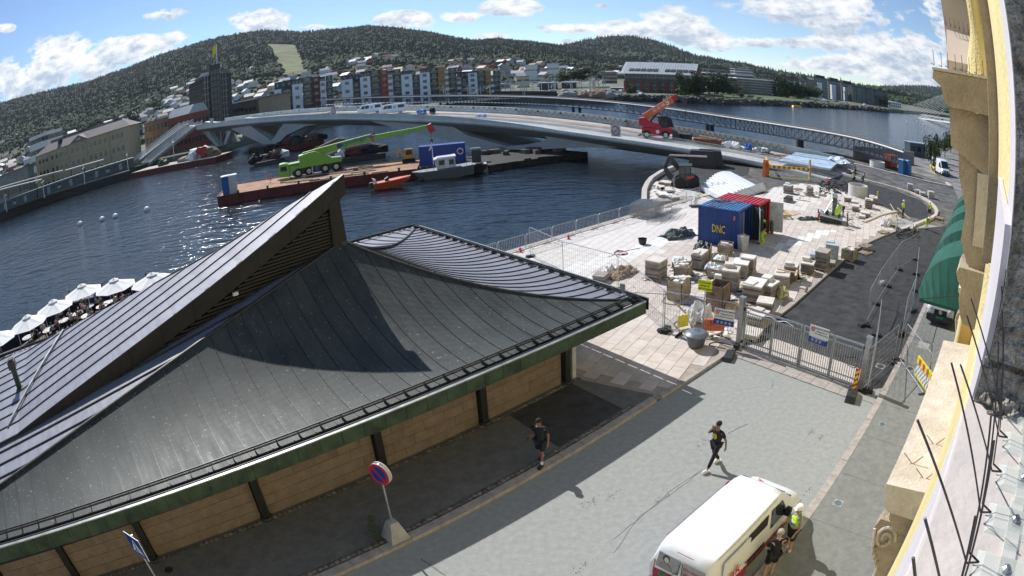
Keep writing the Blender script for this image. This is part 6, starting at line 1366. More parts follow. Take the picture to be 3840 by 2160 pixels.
def stack(px,fr_,w_,l_,h,rz,label,layers=None,top=None,pal=True,z=PZ,m=None,name='stone_stack',wob=.02,group='stone stacks on the plaza',lay=.09):
 p=G(*fr_(*px),z)if not isinstance(px,Vector)else px;h*=random.uniform(.72,.95);t=thing(name,label,'stone stack',(p.x,p.y,z),rz,group);z0=0
 if pal:pallet(t);z0=.125
 n=layers or max(1,int((h-z0)/lay));hh=(h-z0)/n;mm_=m or random.choice((stA,stA,stB));me=MB().box((0,0,0),(l_,w_,hh-.022)).mesh('stone_layer',mm_);me2=MB().box((0,0,0),(l_*.96,w_*.97,hh-.022)).mesh('stone_layer',m or stC);mt=MB().box((0,0,0),(l_,w_,hh-.012)).mesh('stone_layer',top or m or stA)  # top layer coloured paler as lit, side layers darker as shaded
 for k in range(n):o=obj('stone_layer',mt if k==n-1 else(me2 if random.random()<.3 else me),None,t);o.location=(random.uniform(-wob,wob),random.uniform(-wob,wob),z0+hh*(k+.5))
 if random.random()<.55 and h>.5:
  mh=MB().box((0,0,0),(l_*.5,w_*.55,.07)).mesh('stone_layer',mt.materials[0])
  for k in range(random.randint(1,3)):o=obj('stone_layer',mh,None,t);o.location=(l_*.2*(-1)**n+random.uniform(-.03,.03),w_*.18,h+.08*k+.03);o.rotation_euler=(0,0,random.uniform(-.2,.2))
 t.rotation_euler[2]+=random.uniform(-.12,.12)
 return t
rz0=pja
S=stack
S((1045,560),B4,.95,1.05,1.25,rz0,'neat brown slab stack alone left of the timber crates',top=stP)
S((1290,440),B4,.8,.9,.55,rz0+.1,'low slab pile behind the lone brown stack',top=stW,wob=.06)
S((1350,400),B4,.8,1.0,.4,rz0+.3,'pinkish loose slabs on a pallet behind the lone brown stack',top=stP,wob=.08)
S((1515,440),B4,.7,1.4,1.1,rz0+.05,'tall brown slab stack in front of the tarpaulin crate',top=stP)
S((1850,690),B4,.95,1.1,1.75,rz0,'tall cream-topped double slab stack behind the timber box',top=stP)
S((1960,530),B4,1.0,1.3,.95,rz0,'white-topped slab stack beside the white big bag',top=stW)
S((2040,500),B4,.9,.8,1.3,rz0,'higher white-topped slab stack next to the white one',top=stW)
S((2110,790),B4,1.1,1.5,1.25,rz0-.1,'big white-topped stack right behind the gate post',top=stW)
S((2250,760),B4,1.0,1.2,1.0,rz0-.2,'white-topped stack with torn wrapping behind the gate',top=stW)
S(G(*B5(515,370),PZ),B5,1.0,1.2,.8,rz0+.1,'pale brown slab stack at the head of the narrow row',top=stP)
S(G(*B5(590,330),PZ),B5,.9,1.0,1.1,rz0,'higher slab stack of the narrow row with wooden planks beside',top=stP)
S(G(*B5(730,270),PZ),B5,.9,1.0,.9,rz0,'mid height slab stack between wooden planks and the grey wrapped stack',top=stP)
S(G(*B5(850,240),PZ),B5,.9,1.25,1.45,rz0-.05,'tall ribbed brown stack leaning at the kerb',lay=.06)
S(G(*B5(930,170),PZ),B5,1.0,1.1,1.35,rz0-.05,'grey wrapped slab stack beside the tall ribbed one',m=plast)
S(G(*B5(800,150),PZ),B5,.9,1.1,.5,rz0,'low stack in clear plastic film behind the ribbed stack',m=plast)
S(G(*B5(930,215),PZ),B5,.6,.8,.4,rz0,'small remainder of slabs on the kerb beside the wrapped stack',pal=False)
S((2150,1040),B4,.9,1.2,.7,rz0-.1,'slab stack seen through the left gate leaf',top=stP)
S((2080,1190),B4,.9,1.0,.35,rz0,'low slab pile just inside the left gate leaf',top=stP)
S((2220,940),B4,.9,1.0,.9,rz0,'brown slab stack behind the gate chain',top=stP)
S((1860,900),B4,.5,.9,.35,rz0,'pale timber pieces piled behind the warning board',m=M['wood_new'],pal=False)
S(B3 and(1780,580),B4,.95,1.2,.6,rz0+.1,'white-wrapped low pallet behind the yellow notice',top=stW,m=stW)
for k,(x,y,w_,l_,h,lb,mm_)in enumerate(((180,560,.9,1.0,1.0,'grey-topped block stack near the striped barrier',stW),(440,590,.6,.8,1.1,'rough brown block pile near the gravel',stP),(590,590,.4,.6,.25,'single small pale block on the paving',stP),(180,660,.7,1.5,.5,'dark pallet of granite setts',M['steel_dark']),(900,660,.8,1.0,.6,'reddish slab stack beside the big white concrete ring',stP),(985,710,.8,1.1,.5,'slab pile in front of the concrete ring',stP),(985,770,.8,1.2,.7,'broad loose slab pile by the drill rig',stP),(1150,740,.9,1.1,1.1,'tall slab stack right of the drill rig',stP),(1210,680,1.0,1.3,.8,'slab stack with a square opening on top',stP),(1110,840,1.0,1.2,.6,'low slab pile nearest the drill rig',stP),(1070,860,.7,.9,.35,'flat slab remnant beside the wooden board',stP))):
 S((x,y),B3,w_,l_,h,rz0+random.uniform(-.1,.2),lb,top=mm_,wob=.06)
for k,(x,y,h,lb)in enumerate(((1650,530,1.2,'tall grey block pallet on the landing road'),(1740,560,.6,'low grey block pallet on the landing road'),(1800,590,.5,'lower grey block pallet beside the curved kerb'),(1900,620,1.15,'caged grey block pallet on the landing road'))):
 S((x,y),B3,.9,1.2,h,1.0,lb,m=mat('grey_block',(.42,.43,.44),.85,var=.1),z=.01,group='grey block pallets on the landing road')
for k,(x,y,z_,lb,rz_)in enumerate(((1330,1040,PZ,'empty wooden pallet by the white bags',.4),(290,520,PZ,'grey wooden pallet near the striped barrier',.3),(2010,870,.1,'wooden pallet beyond the curved kerb',.6),(1110,1250,.0,'topmost wooden pallet of the pile on the dark road',.5),(1110,1290,.0,'lower wooden pallet of the pile on the dark road',.45))):
 t=thing('pallet',lb,'pallet',(*G(*B3(x,y),z_).xy,z_+(.28 if k==3 else 0)),rz_,'empty wooden pallets');pallet(t)
def crate(p,w_,l_,h,rz,label,fill=None,m=None):
 t=thing('timber_crate',label,'crate',p,rz,'timber collar crates');m=m or M['wood'];pallet(t);n=max(1,int(h/.2));hh=h/n
 for k in range(n):
  for s in(-1,1):
   obj('board',MB().box((0,s*w_/2,.13+hh*(k+.5)),(l_,.03,hh-.012)),m,t);obj('board',MB().box((s*l_/2,0,.13+hh*(k+.5)),(.03,w_,hh-.012)),m,t)
 for sx in(-1,1):
  for sy in(-1,1):obj('corner_post',MB().box((sx*(l_/2-.02),sy*(w_/2+.02),.13+h/2),(.06,.03,h)),M['steel_dark'],t)
 if fill=='stone':
  for k in range(12):obj('broken_slab',MB().box((random.uniform(-.35,.35)*l_,random.uniform(-.35,.35)*w_,.1+h+random.uniform(-.12,.10)),(random.uniform(.2,.5),random.uniform(.15,.35),.07),random.uniform(0,3)),random.choice((stP,stW)),t)
 elif fill=='dark':obj('scrap',MB().blob((0,0,h*.8),(l_*.45,w_*.45,.12),5,.5,12,8),M['steel_dark'],t,kind='stuff')
 elif fill=='white':obj('white_cover',MB().blob((0,0,h*.9),(l_*.5,w_*.5,.2),6,.25,12,8),mat('white_sheet',(.72,.74,.72),.5,var=.05),t,kind='stuff')
 return t
crate(Gz(B4(1290,770)),.8,1.25,.9,rz0-.1,'open timber crate filled with broken slabs','stone')
crate(Gz(B4(1715,880)),.9,1.2,1.2,rz0-.1,'tall brown timber box holding dark fittings','dark',mat('brown_board',(.22,.15,.11),.85,var=.2))
crate(Gz(B4(1340,540)),.8,1.3,.6,rz0+.1,'low green-grey timber crate behind the brown stack','stone')
crate(Gz(B4(1560,330)),.9,1.5,.6,rz0+.2,'timber crate overflowing with a dark green tarpaulin','dark')
crate(Gz(B4(1800,280)),.9,1.3,.5,rz0+.1,'timber crate with pale planks beside the blue container','stone')
crate(Gz(B4(1700,540)),.9,1.3,.5,rz0,'timber crate under white sheeting in the middle of the heap','white')
crate(Gz(B4(1730,430)),.9,1.5,.5,rz0+.1,'timber crate with a bulging white plastic cover','white')
t_=crate(G(*B5(1080,165),0),.9,1.2,.7,.6,'timber crate on the dark road beside the pallets','stone')
crate(G(*B3(80,840),PZ),1.5,1.9,.25,rz0+.5,'shallow wooden tray full of coiled rope and rubble','stone',M['wood_new'])
solo('flat_plywood',MB().box((0,0,.02),(1.6,1.6,.03)),M['wood_new'],'pale square sheet lying beside the shallow tray','board',(*G(*B3(200,800),PZ).xy,PZ+.01),.6)
def tarp(p,sx,sy,h,rz,m,label,seed,name='tarpaulin',cat='tarpaulin'):
 r=random.Random(seed);n=18;rows=[]
 for i in range(n+1):
  row=[]
  for j in range(n+1):
   x=(i/n-.5)*2;y=(j/n-.5)*2;e=max(0,1-(x*x+y*y)*.75);nn=mnoise.noise(Vector((x*2.3+seed,y*2.3,seed)));n2=mnoise.noise(Vector((x*6+seed,y*6,seed)))
   row.append((x*sx/2*(1+.25*nn),y*sy/2*(1+.25*n2),max(.0,h*e**.6*(.65+.7*nn)+.12*h*n2+.05)))
  rows.append(row)
 return solo(name,MB().sheet(rows,.03),m,label,cat,p,rz,smooth=False)
tg_=mat('tarp_green',(.10,.14,.13),.6,var=.3,scale=3);tb_=mat('tarp_dark',(.03,.045,.05),.5,var=.3,scale=3);tbr=mat('tarp_brown',(.32,.22,.12),.7,var=.2,scale=2);bag=mat('bag_white',(.70,.71,.72),.55,var=.08,scale=5)
tarp(Gz(B2(470,1240)),2.6,1.5,.7,rz0+.4-.9,tg_,'crumpled grey-green tarpaulin left of the blue container',3)
tarp(Gz(B4(1550,300))+Vector((0,0,.45)),1.5,1.0,.4,rz0,tb_,'dark tarpaulin bulging over the crate rim by the container',4)
tarp(Gz(B4(670,520)),2.3,1.1,.45,rz0-.2,tbr,'brown and white canvas thrown over a slab pile near the roof',5)
tarp(Gz(B4(560,500)),1.2,1.0,.4,rz0,bag,'white plastic sheet beside the brown canvas',6)
S((445,590),B4,.7,.9,.5,rz0,'small slab pile at the front of the brown canvas',pal=False);S((350,590),B4,.6,.9,.25,rz0,'flat white slabs beside the brown canvas',top=stW,pal=False)
tarp(Gz(B3(420,880)),2.2,.7,.3,.1,tg_,'crumpled dark sheet left of the drill rig',7)
tarp(Gz(B4(1510,1030)),1.3,1.2,1.1,0,bag,'white big bag behind the grey tub',8,'big_bag','bag')
tarp(G(*B3(1390,960),.05),2.2,1.0,.8,.2,bag,'white crumpled bags at the tip of the paving',9,'white_bags','bag')
tarp(G(*B3(1680,1010),.05),1.1,.8,.6,.2,bag,'smaller white bag on the dark granite setts',10,'white_bag','bag')
tarp(G(*B5(520,480),PZ),.7,.7,.8,0,mat('bag_yellow',(.66,.62,.34),.6,var=.2,scale=6),'pale yellow sacks stacked beside the white-topped stack',11,'sack_pile','sacks')
rub=MB();r=random.Random(6)
for k in range(60):q=G(*B3(1480+r.uniform(0,250),1040+r.uniform(-40,60)),.05);rub.box((q.x,q.y,.12+r.uniform(0,.25)),(r.uniform(.1,.22),r.uniform(.1,.2),r.uniform(.1,.16)),r.uniform(0,3))
obj('loose_setts',rub,mat('sett_dark',(.10,.10,.10),.9,var=.3),kind='stuff')
rub=MB()
for k in range(150):q=G(*B3(560+r.uniform(0,380),470+r.uniform(-40,110)),.05);rub.box((q.x,q.y,.08+r.uniform(0,.25)),(r.uniform(.12,.35),r.uniform(.1,.3),r.uniform(.1,.2)),r.uniform(0,3))
obj('loose_rubble',rub,mat('sett_dark',(.10,.10,.10),.9,var=.3),kind='stuff')
tub=thing('grey_tub','round dark grey plastic tub with bulging lid standing on the paving','tub',Gz(B4(1475,1300)))
gp=mat('tub_plastic',(.085,.10,.12),.45,var=.08,scale=3)
k=MB().lathe((0,0,0),[(.34,0),(.40,.15),(.47,.5),(.50,.52),(.50,.58)],24);obj('tub_body',k,gp,tub)
k=MB().lathe((0,0,.58),[(.56,0),(.55,.05),(.40,.15),(.15,.21),(.02,.22)],24);obj('lid',k,mat('lid_plastic',(.16,.19,.23),.4,var=.05),tub)
for q in range(9):a=math.pi*2*q/9;obj('lid_rib',MB().beam((.08*math.cos(a),.08*math.sin(a),.80),(.5*math.cos(a),.5*math.sin(a),.655),.035,.03),gp,tub)
ob=thing('orange_board','orange hinged warning trestle with black digits behind the tub','trestle',Gz(B4(1670,1200)),pja-1.2);oj=mat('orange_plastic',(.62,.14,.035),.5,var=.06)
obj('board',MB().box((0,0,.62),(.95,.18,.55)),oj,ob)
for x in(-.38,.38):obj('leg',MB().beam((x,-.12,0),(x,0,.4),.03,.03).beam((x,.12,0),(x,0,.4),.03,.03),M['steel_dark'],ob)
q=textobj(None,'70  0',Vector((0,0,0)),Vector((1,0,0)),uz,.26,blk,0,True);q.parent=ob;q.matrix_local=Matrix.Translation((0,-.095,.72))@Matrix.Rotation(math.pi/2,4,'X')
solo('road_triangle',MB().box((0,0,.4),(.6,.05,.6),0),yl,'red and yellow striped board lying behind the big bag','sign board',Gz(B4(1330,1110)),.3)
bw=Gz(B4(897,190));solo('black_bucket',MB().lathe((0,0,0),[(.22,0),(.30,.38),(.33,.40),(.31,.40),(.26,.1)],16),M['black'],'black round bucket alone on the pale paving','bucket',bw)
hr_=thing('hose_ring','red and white ring lying on the pale paving','ring',Gz(B4(657,290)))
for q in range(12):
 a0=math.pi*2*q/12;pts=[(.42*math.cos(a0+.52*s/4),.42*math.sin(a0+.52*s/4),.06)for s in range(5)];obj('ring_segment',MB().path(pts,.05,6),red if q%3==0 else M['white'],hr_)
bn=thing('waste_bin','tall grey plastic bin with rubbish at the container corner','bin',Gz(B2(1240,1420)));obj('bin_body',MB().box((0,0,.55),(.5,.5,1.1),.3,taper=1.25),mat('bin_grey',(.42,.44,.45),.6,var=.06),bn);obj('rubbish',MB().blob((0,0,1.08),(.25,.25,.1),3,.4,8,5),M['wood_new'],bn)
gb=thing('gas_bottle','grey gas bottle standing at the cream container door','gas bottle',Gz(B2(1590,1210)));obj('bottle',MB().lathe((0,0,0),[(.14,0),(.15,.05),(.15,.85),(.08,.98),(.04,1.05)],12),mat('bottle_grey',(.12,.13,.14),.5),gb)
gh=thing('hooped_pump','small white machine under a steel hoop left of the containers','machine',Gz(B2(668,890)));obj('hoop',MB().path([(.35*math.cos(a),0,.8+.35*math.sin(a))for a in np.linspace(0,math.pi,9)],.02,5).tube((.35,0,0),(.35,0,.8),.02).tube((-.35,0,0),(-.35,0,.8),.02),M['steel'],gh);obj('motor',MB().blob((0,0,.55),(.22,.22,.4),4,.2,8,6),M['white'],gh);obj('base',MB().box((0,0,.1),(1.0,.6,.12)),M['steel_dark'],gh)
def hose(pix,fr_,r_,m,label,z=PZ,cat='hose',name='hose',step=6):
 P=cat_spline([G(*fr_(*p),z)+Vector((0,0,r_+.005))for p in pix],step);return solo(name,MB().path(P,r_,5),m,label,cat)
hose([(1140,770),(1120,830),(1250,855),(1400,850),(1420,880),(1350,920)],B4,.02,M['black'],'black cable looping under the fence near the timber prop')
hose([(1380,990),(1260,1040),(1245,1080),(1300,1150),(1250,1200)],B4,.02,M['black'],'black hose curling from the big bag along the fence')
hose([(700,715),(900,725),(1100,735),(1150,745)],B4,.015,M['black'],'dark cable stretched from the corner floodlight to the fence')
hose([(1590,1230),(1750,1200),(1850,1240),(1880,1290),(1700,1260),(1620,1290),(1800,1330)],B4,.02,M['black'],'tangled black cable right of the tub')
hose([(520,335),(600,305),(700,270),(870,235)],B4,.015,M['black'],'thin dark cable beside the red and white ring')
hose([(1040,990),(1060,1040),(1130,1070),(1150,990),(1060,985)],B5,.018,M['black'],'thin black hose loop behind the gate',z=.01)
hose([(1500,510),(1470,640),(1420,760),(1410,790),(1500,600)],B5,.012,M['black'],'thin cable on the dark road between the fence rows',z=.01)
hose([(1500,740),(1470,760),(1300,660)],B2,.02,M['steel_dark'],'dark hose over the white stepped cover',z=.8)
hose([(1380,900),(1420,860),(1500,880),(1590,920),(1500,930),(1400,920)],B3,.04,mat('hose_grey',(.4,.38,.36),.6),'thick grey hose loop on the dark screed',z=.03)
for k,(x,y,x2,y2,lb)in enumerate(((480,240,640,275,'yellowish plank on the narrow slab row, rear'),(540,215,660,240,'yellowish plank on the narrow slab row, top'),(630,300,650,230,'short upright plank by the slab row'),(300,320,370,355,'brown board edge between the two stack groups'))):
 solo('plank',MB().beam(G(*B5(x,y),PZ+.8),G(*B5(x2,y2),PZ+.8),.12,.06),M['wood_new']if k<3 else M['wood'],lb,'plank')
for k,(a,b,z_,lb)in enumerate(((B3(270,635),B3(445,660),PZ+.05,'long pale plank on the paving left of the drill rig'),(B2(1525,1360),B2(1690,1395),PZ+.03,'white lath lying in the container shadow'),(B3(1500,740),B3(1680,900),.05,'screed board leading to the worker'),(B3(1410,690),B3(1530,880),.05,'thin screed rail on the dark floor'))):
 solo('plank',MB().beam(G(*a,z_),G(*b,z_),.1,.05),M['wood_new']if k!=1 else M['white'],lb,'plank')
def cover(px,fr_,r_,label,z,sq=False,m=None):
 p=G(*fr_(*px),z);t=thing('manhole_cover',label,'manhole cover',(p.x,p.y,z))
 if sq:obj('frame',MB().box((0,0,.002),(r_*2.4,r_*2.4,.01),RZF),mat('gully_frame',(.38,.37,.35),.8),t)
 obj('cover',MB().lathe((0,0,.004),[(r_,0),(r_,.006),(r_*.8,.010),(r_*.78,.004),(r_*.4,.006)],20),m or M['steel_dark'],t)
gc=mat('gully_cover',(.16,.22,.25),.5,.3)
cover((1973,672),R1f,.14,'round blue-grey cover in a square frame on the sunny pavement, nearer',.122,True,gc);cover((1335 if 0 else 165,165),frame(3200-12,1100+370,.7314),.14,'round blue-grey cover on the pavement by the fence shadow',.122,True,gc)
cover((1483,1375),frame(0,1550,.42702),.16,'small dark round cover in the shaded pavement by the crossing sign',.122)
cover((1340,1055),B5,.2,'dark rectangular drain cover beyond the gate',.008,True)
cover((1590,1075),B5,.16,'small gully grid on the shaded pavement',.122,True)
for k,(x,y,w_,h_)in enumerate(((1700,885,.9,.7),)):p=G(*B5(x,y),.122);solo('concrete_plate',MB().box((0,0,.004),(w_,h_,.012),RZF),M['concrete'],'pale square concrete plate in the dark pavement by the white van','plate',(p.x,p.y,.122))
def cring(px,fr_,R,h,label,z=0):
 p=G(*fr_(*px),z);t=thing('concrete_ring',label,'concrete ring',(p.x,p.y,z),group='white concrete manhole rings');m_=mat('ring_white',(.62,.61,.58),.8,var=.06)
 k=MB();n=28;vs=[(rr*math.cos(2*math.pi*i/n),rr*math.sin(2*math.pi*i/n),zz)for rr,zz in((R,0),(R,h),(R-.12,h),(R-.12,.05))for i in range(n)]
 obj('ring',k.add(vs,[(j*n+i,j*n+(i+1)%n,(j+1)*n+(i+1)%n,(j+1)*n+i)for j in range(3)for i in range(n)]),m_,t,smooth=False)
 obj('inner_floor',MB().lathe((0,0,0),[(R-.11,.02),(R-.11,h*.5)],20),M['earth'],t);return t
cring((1018,600),B3,1.25,1.3,'large white concrete ring on the paving beside the slab piles')
cring((1255,260),B3,1.4,1.1,'white concrete ring with rubble in it near the bridge landing')
rng_=random.Random(1)
def stripe_barrier(p,q,n,label,diag=True,h=1.0,z0=.05):
 t=thing('striped_barrier',label,'barrier',(p.x,p.y,z0),group='striped road barriers');d=(q-p)/n;ux=d.normalized();nn=ux.cross(uz);nn=nn if nn.dot(-p)>0 else-nn;ux=uz.cross(nn);A_=p if(q-p).dot(ux)>0 else q;L_=(q-p).length
 wpart('back_frame',MB().beam(A_+uz*(z0+.08),A_+ux*L_+uz*(z0+.08),.06,.08).beam(A_+uz*(z0+h),A_+ux*L_+uz*(z0+h),.05,.06),yl,t)
 for k in range(n*2):
  c=A_+ux*(L_*(k+.5)/(2*n))+uz*(z0+h-.16);plate(t,'stripe',c,ux,uz,L_/(2*n)-.01,.28,red if k%2 else yl,.02,.03)
  if diag:bar(t,'white_slat',A_+ux*(L_*(k+.5)/(2*n))+uz*(z0+h*.42),ux,uz,.58,.13,.9,wht,.03)
 return t
stripe_barrier(G(*B2(1575,540)),G(*B2(2045,575)),8,'long red, yellow and white striped barrier at the bridge landing',h=1.5)
stripe_barrier(G(*B2(1520,430)),G(*B2(1580,540)),2,'short yellow striped barrier panel turned towards the bridge',diag=False,h=1.5)
stripe_barrier(G(*B5(1620,1150),.12),G(*B5(1740,1330),.12),4,'red, yellow and white barrier on the pavement against the ledge',h=.95,z0=.12)
stripe_barrier(G(*B3(1890,290)),G(*B3(1955,340)),2,'small striped barrier near the white van at the promenade',h=1.1)
c=G(*B2(1520,520));ow=thing('orange_barrier','upright orange plastic barrier block by the bridge end','barrier',c,.5);obj('block',MB().box((0,0,.9),(.9,.5,1.8),taper=.8),oj,ow);obj('notch',MB().box((.05,0,1.9),(.5,.45,.2)),oj,ow)
c=G(*B3(1420,245));ow=thing('orange_container','small orange skip beside the grey retaining wall','skip',c,.2);obj('skip_body',MB().box((0,0,1),(2.0,1.6,1.8),taper=1.08),mat('skip_orange',(.50,.08,.02),.6,var=.12),ow);obj('skip_rim',MB().box((0,0,1.95),(2.25,1.8,.12)),mat('skip_orange',(.50,.08,.02),.6),ow)
for k in range(2):
 c=G(*B3(1555+62*k,330+10*k));bt2_=thing('portable_toilet',('left','right')[k]+' one of two blue portable toilets by the landing','toilet',c,.3,'blue portable toilets');bm_=mat('toilet_blue',(.02,.13,.30),.5,var=.08)
 obj('cabin',MB().box((0,0,1.1),(1.1,1.1,2.2)),bm_,bt2_);obj('roof',MB().box((0,0,2.26),(1.2,1.2,.14),taper=.8),mat('toilet_roof',(.10,.2,.32),.5),bt2_);obj('door',MB().box((0,-.57,1.05),(.8,.04,1.9)),mat('toilet_door',(.03,.18,.36),.5),bt2_)
solo('marker_post',MB().lathe((0,0,0),[(.08,0),(.08,.55),(.05,.6)],10),yl,'small yellow and red post behind the slab piles','marker',G(*B3(1258,600)))
solo('timber_post',MB().beam((0,0,0),(0,0,2.6),.25,.25),M['wood_new'],'upright pale timber post with striped edge at the barrier end','post',G(*B2(2050,575)))
solo('abutment_wall',MB().beam(G(*B3(970,150),0)+Vector((0,0,1.0)),G(*B3(1690,215),0)+Vector((0,0,1.0)),.5,2.6),mat('wall_grey',(.24,.235,.23),.85,var=.1,scale=.8),'long grey concrete wall at the bridge landing','wall')
c=G(*B3(1725,110));hu=thing('site_hut','dark blue-grey container hut at the promenade','hut',c,-.1);obj('hut_body',MB().box((0,0,1.4),(5.5,2.5,2.7)),mat('hut_blue',(.07,.09,.12),.5,var=.1),hu);obj('hut_roof',MB().box((0,0,2.8),(5.8,2.8,.15)),mat('hut_roof',(.35,.42,.5),.5),hu)
for x in(-1.8,0,1.8):obj('window',MB().box((x,-1.27,1.6),(1.1,.05,1.0)),M['glass'],hu)
c=G(*B3(1860,130));sh=thing('bus_shelter','flat pale shelter roof on posts beside the promenade trees','shelter',c,-.1);obj('roof',MB().box((0,0,2.6),(3.2,2.4,.16)),M['white_stone'],sh)
for x in(-1.3,1.3):
 for y in(-1,1):obj('post',MB().beam((x,y,0),(x,y,2.55),.1,.1),M['steel'],sh)
for k,(x,y)in enumerate(((1820,85),(1740,20),(1620,60),(2020,-10))):
 c=G(*B3(x,y));lp=thing('street_lamp','thin grey lamp post at the promenade, number %s from the shelter'%('one','two','three','four')[k],'lamp',c);obj('pole',MB().tube((0,0,0),(0,0,6.5),.07,8,.045),M['steel'],lp);obj('lamp_head',MB().lathe((0,0,6.5),[(.2,0),(.25,.2),(.05,.35)],10),M['white'],lp)
for k,(x,y,yt,d,wp,lb)in enumerate(((1530,1110,985,118,110,'rounded green tree at the left of the promenade row'),(1580,1090,985,128,100,'second tree of the promenade row'),(1630,1060,965,142,90,'third tree of the promenade row'),(1670,1030,955,160,70,'last visible tree of the promenade row'),(1560,1140,1040,108,90,'lowest front tree of the promenade row'))):
 p=AT(*Z4(x,y),d);b=Vector((p.x,p.y,0));h=max(4,TZ(b,*Z4(x,yt)));tree(b,h,wp*.5177/2414*d*.65,k%3,lb,'trees along the promenade')
sc0,sc1,sc2,sc3=G(*B2(735,690),.1),G(*B2(1000,830),.1),G(*B2(1480,690),.1),G(*B2(1090,490),.1)
stp=thing('covered_steps','broad seating steps wrapped in white sheeting by the water','steps',sc0);n=12;shm=mat('white_cover',(.80,.82,.82),.6,var=.03,scale=2)
for k in range(n):
 f=k/n;g=(k+1)/n;a=sc0.lerp(sc3,f);b=sc1.lerp(sc2,f);a2=sc0.lerp(sc3,g);b2=sc1.lerp(sc2,g);z=.25+.75*math.sin(math.pi*min(1,f*.9+.1));wpart('covered_step',MB().hexa([a,b,b2,a2],[a+uz*z,b+uz*(z*.8),b2+uz*(z*.8-.12),a2+uz*(z-.12)]),shm,stp)
k=MB()
for i in range(22):
 q=G(*B2(1420+i*4,560+i*6),.1)
wpart('front_sheet',MB().hexa([sc2,sc1,sc1-PN*.3,sc2-PN*.4],[sc2+uz*.9,sc1+uz*.4,sc1+uz*.1-PN*.3,sc2+uz*.2-PN*.4]),shm,stp)
kerb_curve('quay_rim',[(50,850),(55,720),(90,640),(140,575),(260,495),(430,425)],B2,.22,.5,.45)
for k,(x,y,w_,l_,lb)in enumerate(((290,610,.8,1.2,'pile of pale slabs near the excavator'),(350,630,.7,1.1,'loose pale slabs beside the excavator track'),(340,700,.6,1.6,'brown edged slab pile at the quay corner'),(260,760,.9,1.5,'white slabs wrapped in sheet at the quay corner'),(400,790,.8,1.6,'white bags and slabs above the barrier stack'))):S((x,y),B2,w_,l_,.4,rz0+.2*k,lb,top=stW if k>2 else stP,wob=.15)
wr=mat('wrap_blue',(.52,.66,.78),.3,var=.15,scale=1.2);dz=1.0
wa=[G(*p,dz)for p in(B3(320,62),B3(850,140),B3(690,290),B3(60,190))]
ws_=thing('wrapped_formwork','pale blue plastic-wrapped formwork panels on the bridge landing','formwork',wa[0])
for k in range(9):
 f,g=k/9,(k+.93)/9;a,b,c,d=wa[0].lerp(wa[3],f),wa[1].lerp(wa[2],f),wa[1].lerp(wa[2],g),wa[0].lerp(wa[3],g)
 z=random.uniform(.12,.26);wpart('wrapped_panel',MB().hexa([a,b,c,d],[p+uz*z for p in(a,b,c,d)]),wr,ws_)
tarp(wa[1]*.6+wa[2]*.4+uz*.1,2.5,4.5,.8,0,mat('plastic_film',(.6,.68,.74),.2,var=.1),'loose plastic film blown against the end of the formwork',14,'plastic_film','plastic film')
def on_deck(x,y,fr_,w_=6.0):
 az_=azel(*fr_(x,y))[0];i=min(range(NE),key=lambda k:abs(math.atan2(off(k,w_).x,off(k,w_).y)-az_));return off(i,w_,.02),i
r=random.Random(12);colors=[M['white'],mat('tarp_blue',(.03,.16,.5),.6),M['wood_new'],mat('hivis',(.5,.75,.05),.6),M['steel'],mat('rust',(.22,.09,.04),.85,var=.2),mat('cream',(.6,.52,.42),.7)]
items=[(Z3(1845,810),'dark grey skip standing on the bridge beside the telehandler','skip',1.8,1.2,1.0,M['steel_dark']),(Z3(1990,850),'long rusty open skip full of timber on the bridge','skip',4.2,1.8,.8,colors[5]),(Z3(2230,860),'heap of white plastic bags on the bridge deck','bags',2.5,1.5,1.1,colors[0]),(Z3(2310,880),'blue plastic sheet over boxes on the bridge deck','sheet',1.6,1.2,1.2,colors[1]),(Z3(2390,910),'dark pile with yellow sacks on the bridge deck','pile',2.2,1.2,.7,colors[4]),(Z3(2500,900),'pile of grey slabs under plastic on the bridge deck','pile',3.0,1.6,1.0,colors[4]),(Z2(1590,585),'small blue tarpaulin heap on the bridge right of the vans','tarpaulin',4.5,2,1.0,colors[1]),(Z2(1700,600),'small black machine on the bridge deck','machine',2.0,1.4,1.4,M['black']),(Z2(2140,605),'low blue sheet lying on the deck','tarpaulin',3.0,1.5,.5,mat('tarp_bright',(.03,.25,.65),.6)),(Z2(700,610),'pale timber stack on the deck left of the vans','timber',9,2,.5,colors[2])]
for k,(p,lb,ct,l_,w_,h_,m_)in enumerate(items):
 c,i=on_deck(p[0],p[1],lambda x,y:(x,y),8.0 if k!=8 else 7);a=tang(i)
 t=thing(('deck_'+ct.replace(' ','_')),lb,ct,c,math.atan2(a.y,a.x))
 if 'skip' in ct:
  k_=MB().hexa([(-l_*.4,-w_/2,0),(l_*.4,-w_/2,0),(l_*.4,w_/2,0),(-l_*.4,w_/2,0)],[(-l_/2,-w_/2-.1,h_),(l_/2,-w_/2-.1,h_),(l_/2,w_/2+.1,h_),(-l_/2,w_/2+.1,h_)]);obj('skip_body',k_,m_,t)
  if l_>3:
   for q in range(5):obj('timber_piece',MB().beam((r.uniform(-1.5,.5),r.uniform(-.5,.5),h_+.1),(r.uniform(.5,2),r.uniform(-.5,.5),h_+.35),.15,.12),M['wood_new'],t)
 else:
  for q in range(5):obj('bundle',MB().blob((r.uniform(-.35,.35)*l_,r.uniform(-.3,.3)*w_,h_*.35),(l_*.22,w_*.3,h_*.55),q+k,.3,8,6),m_,t)
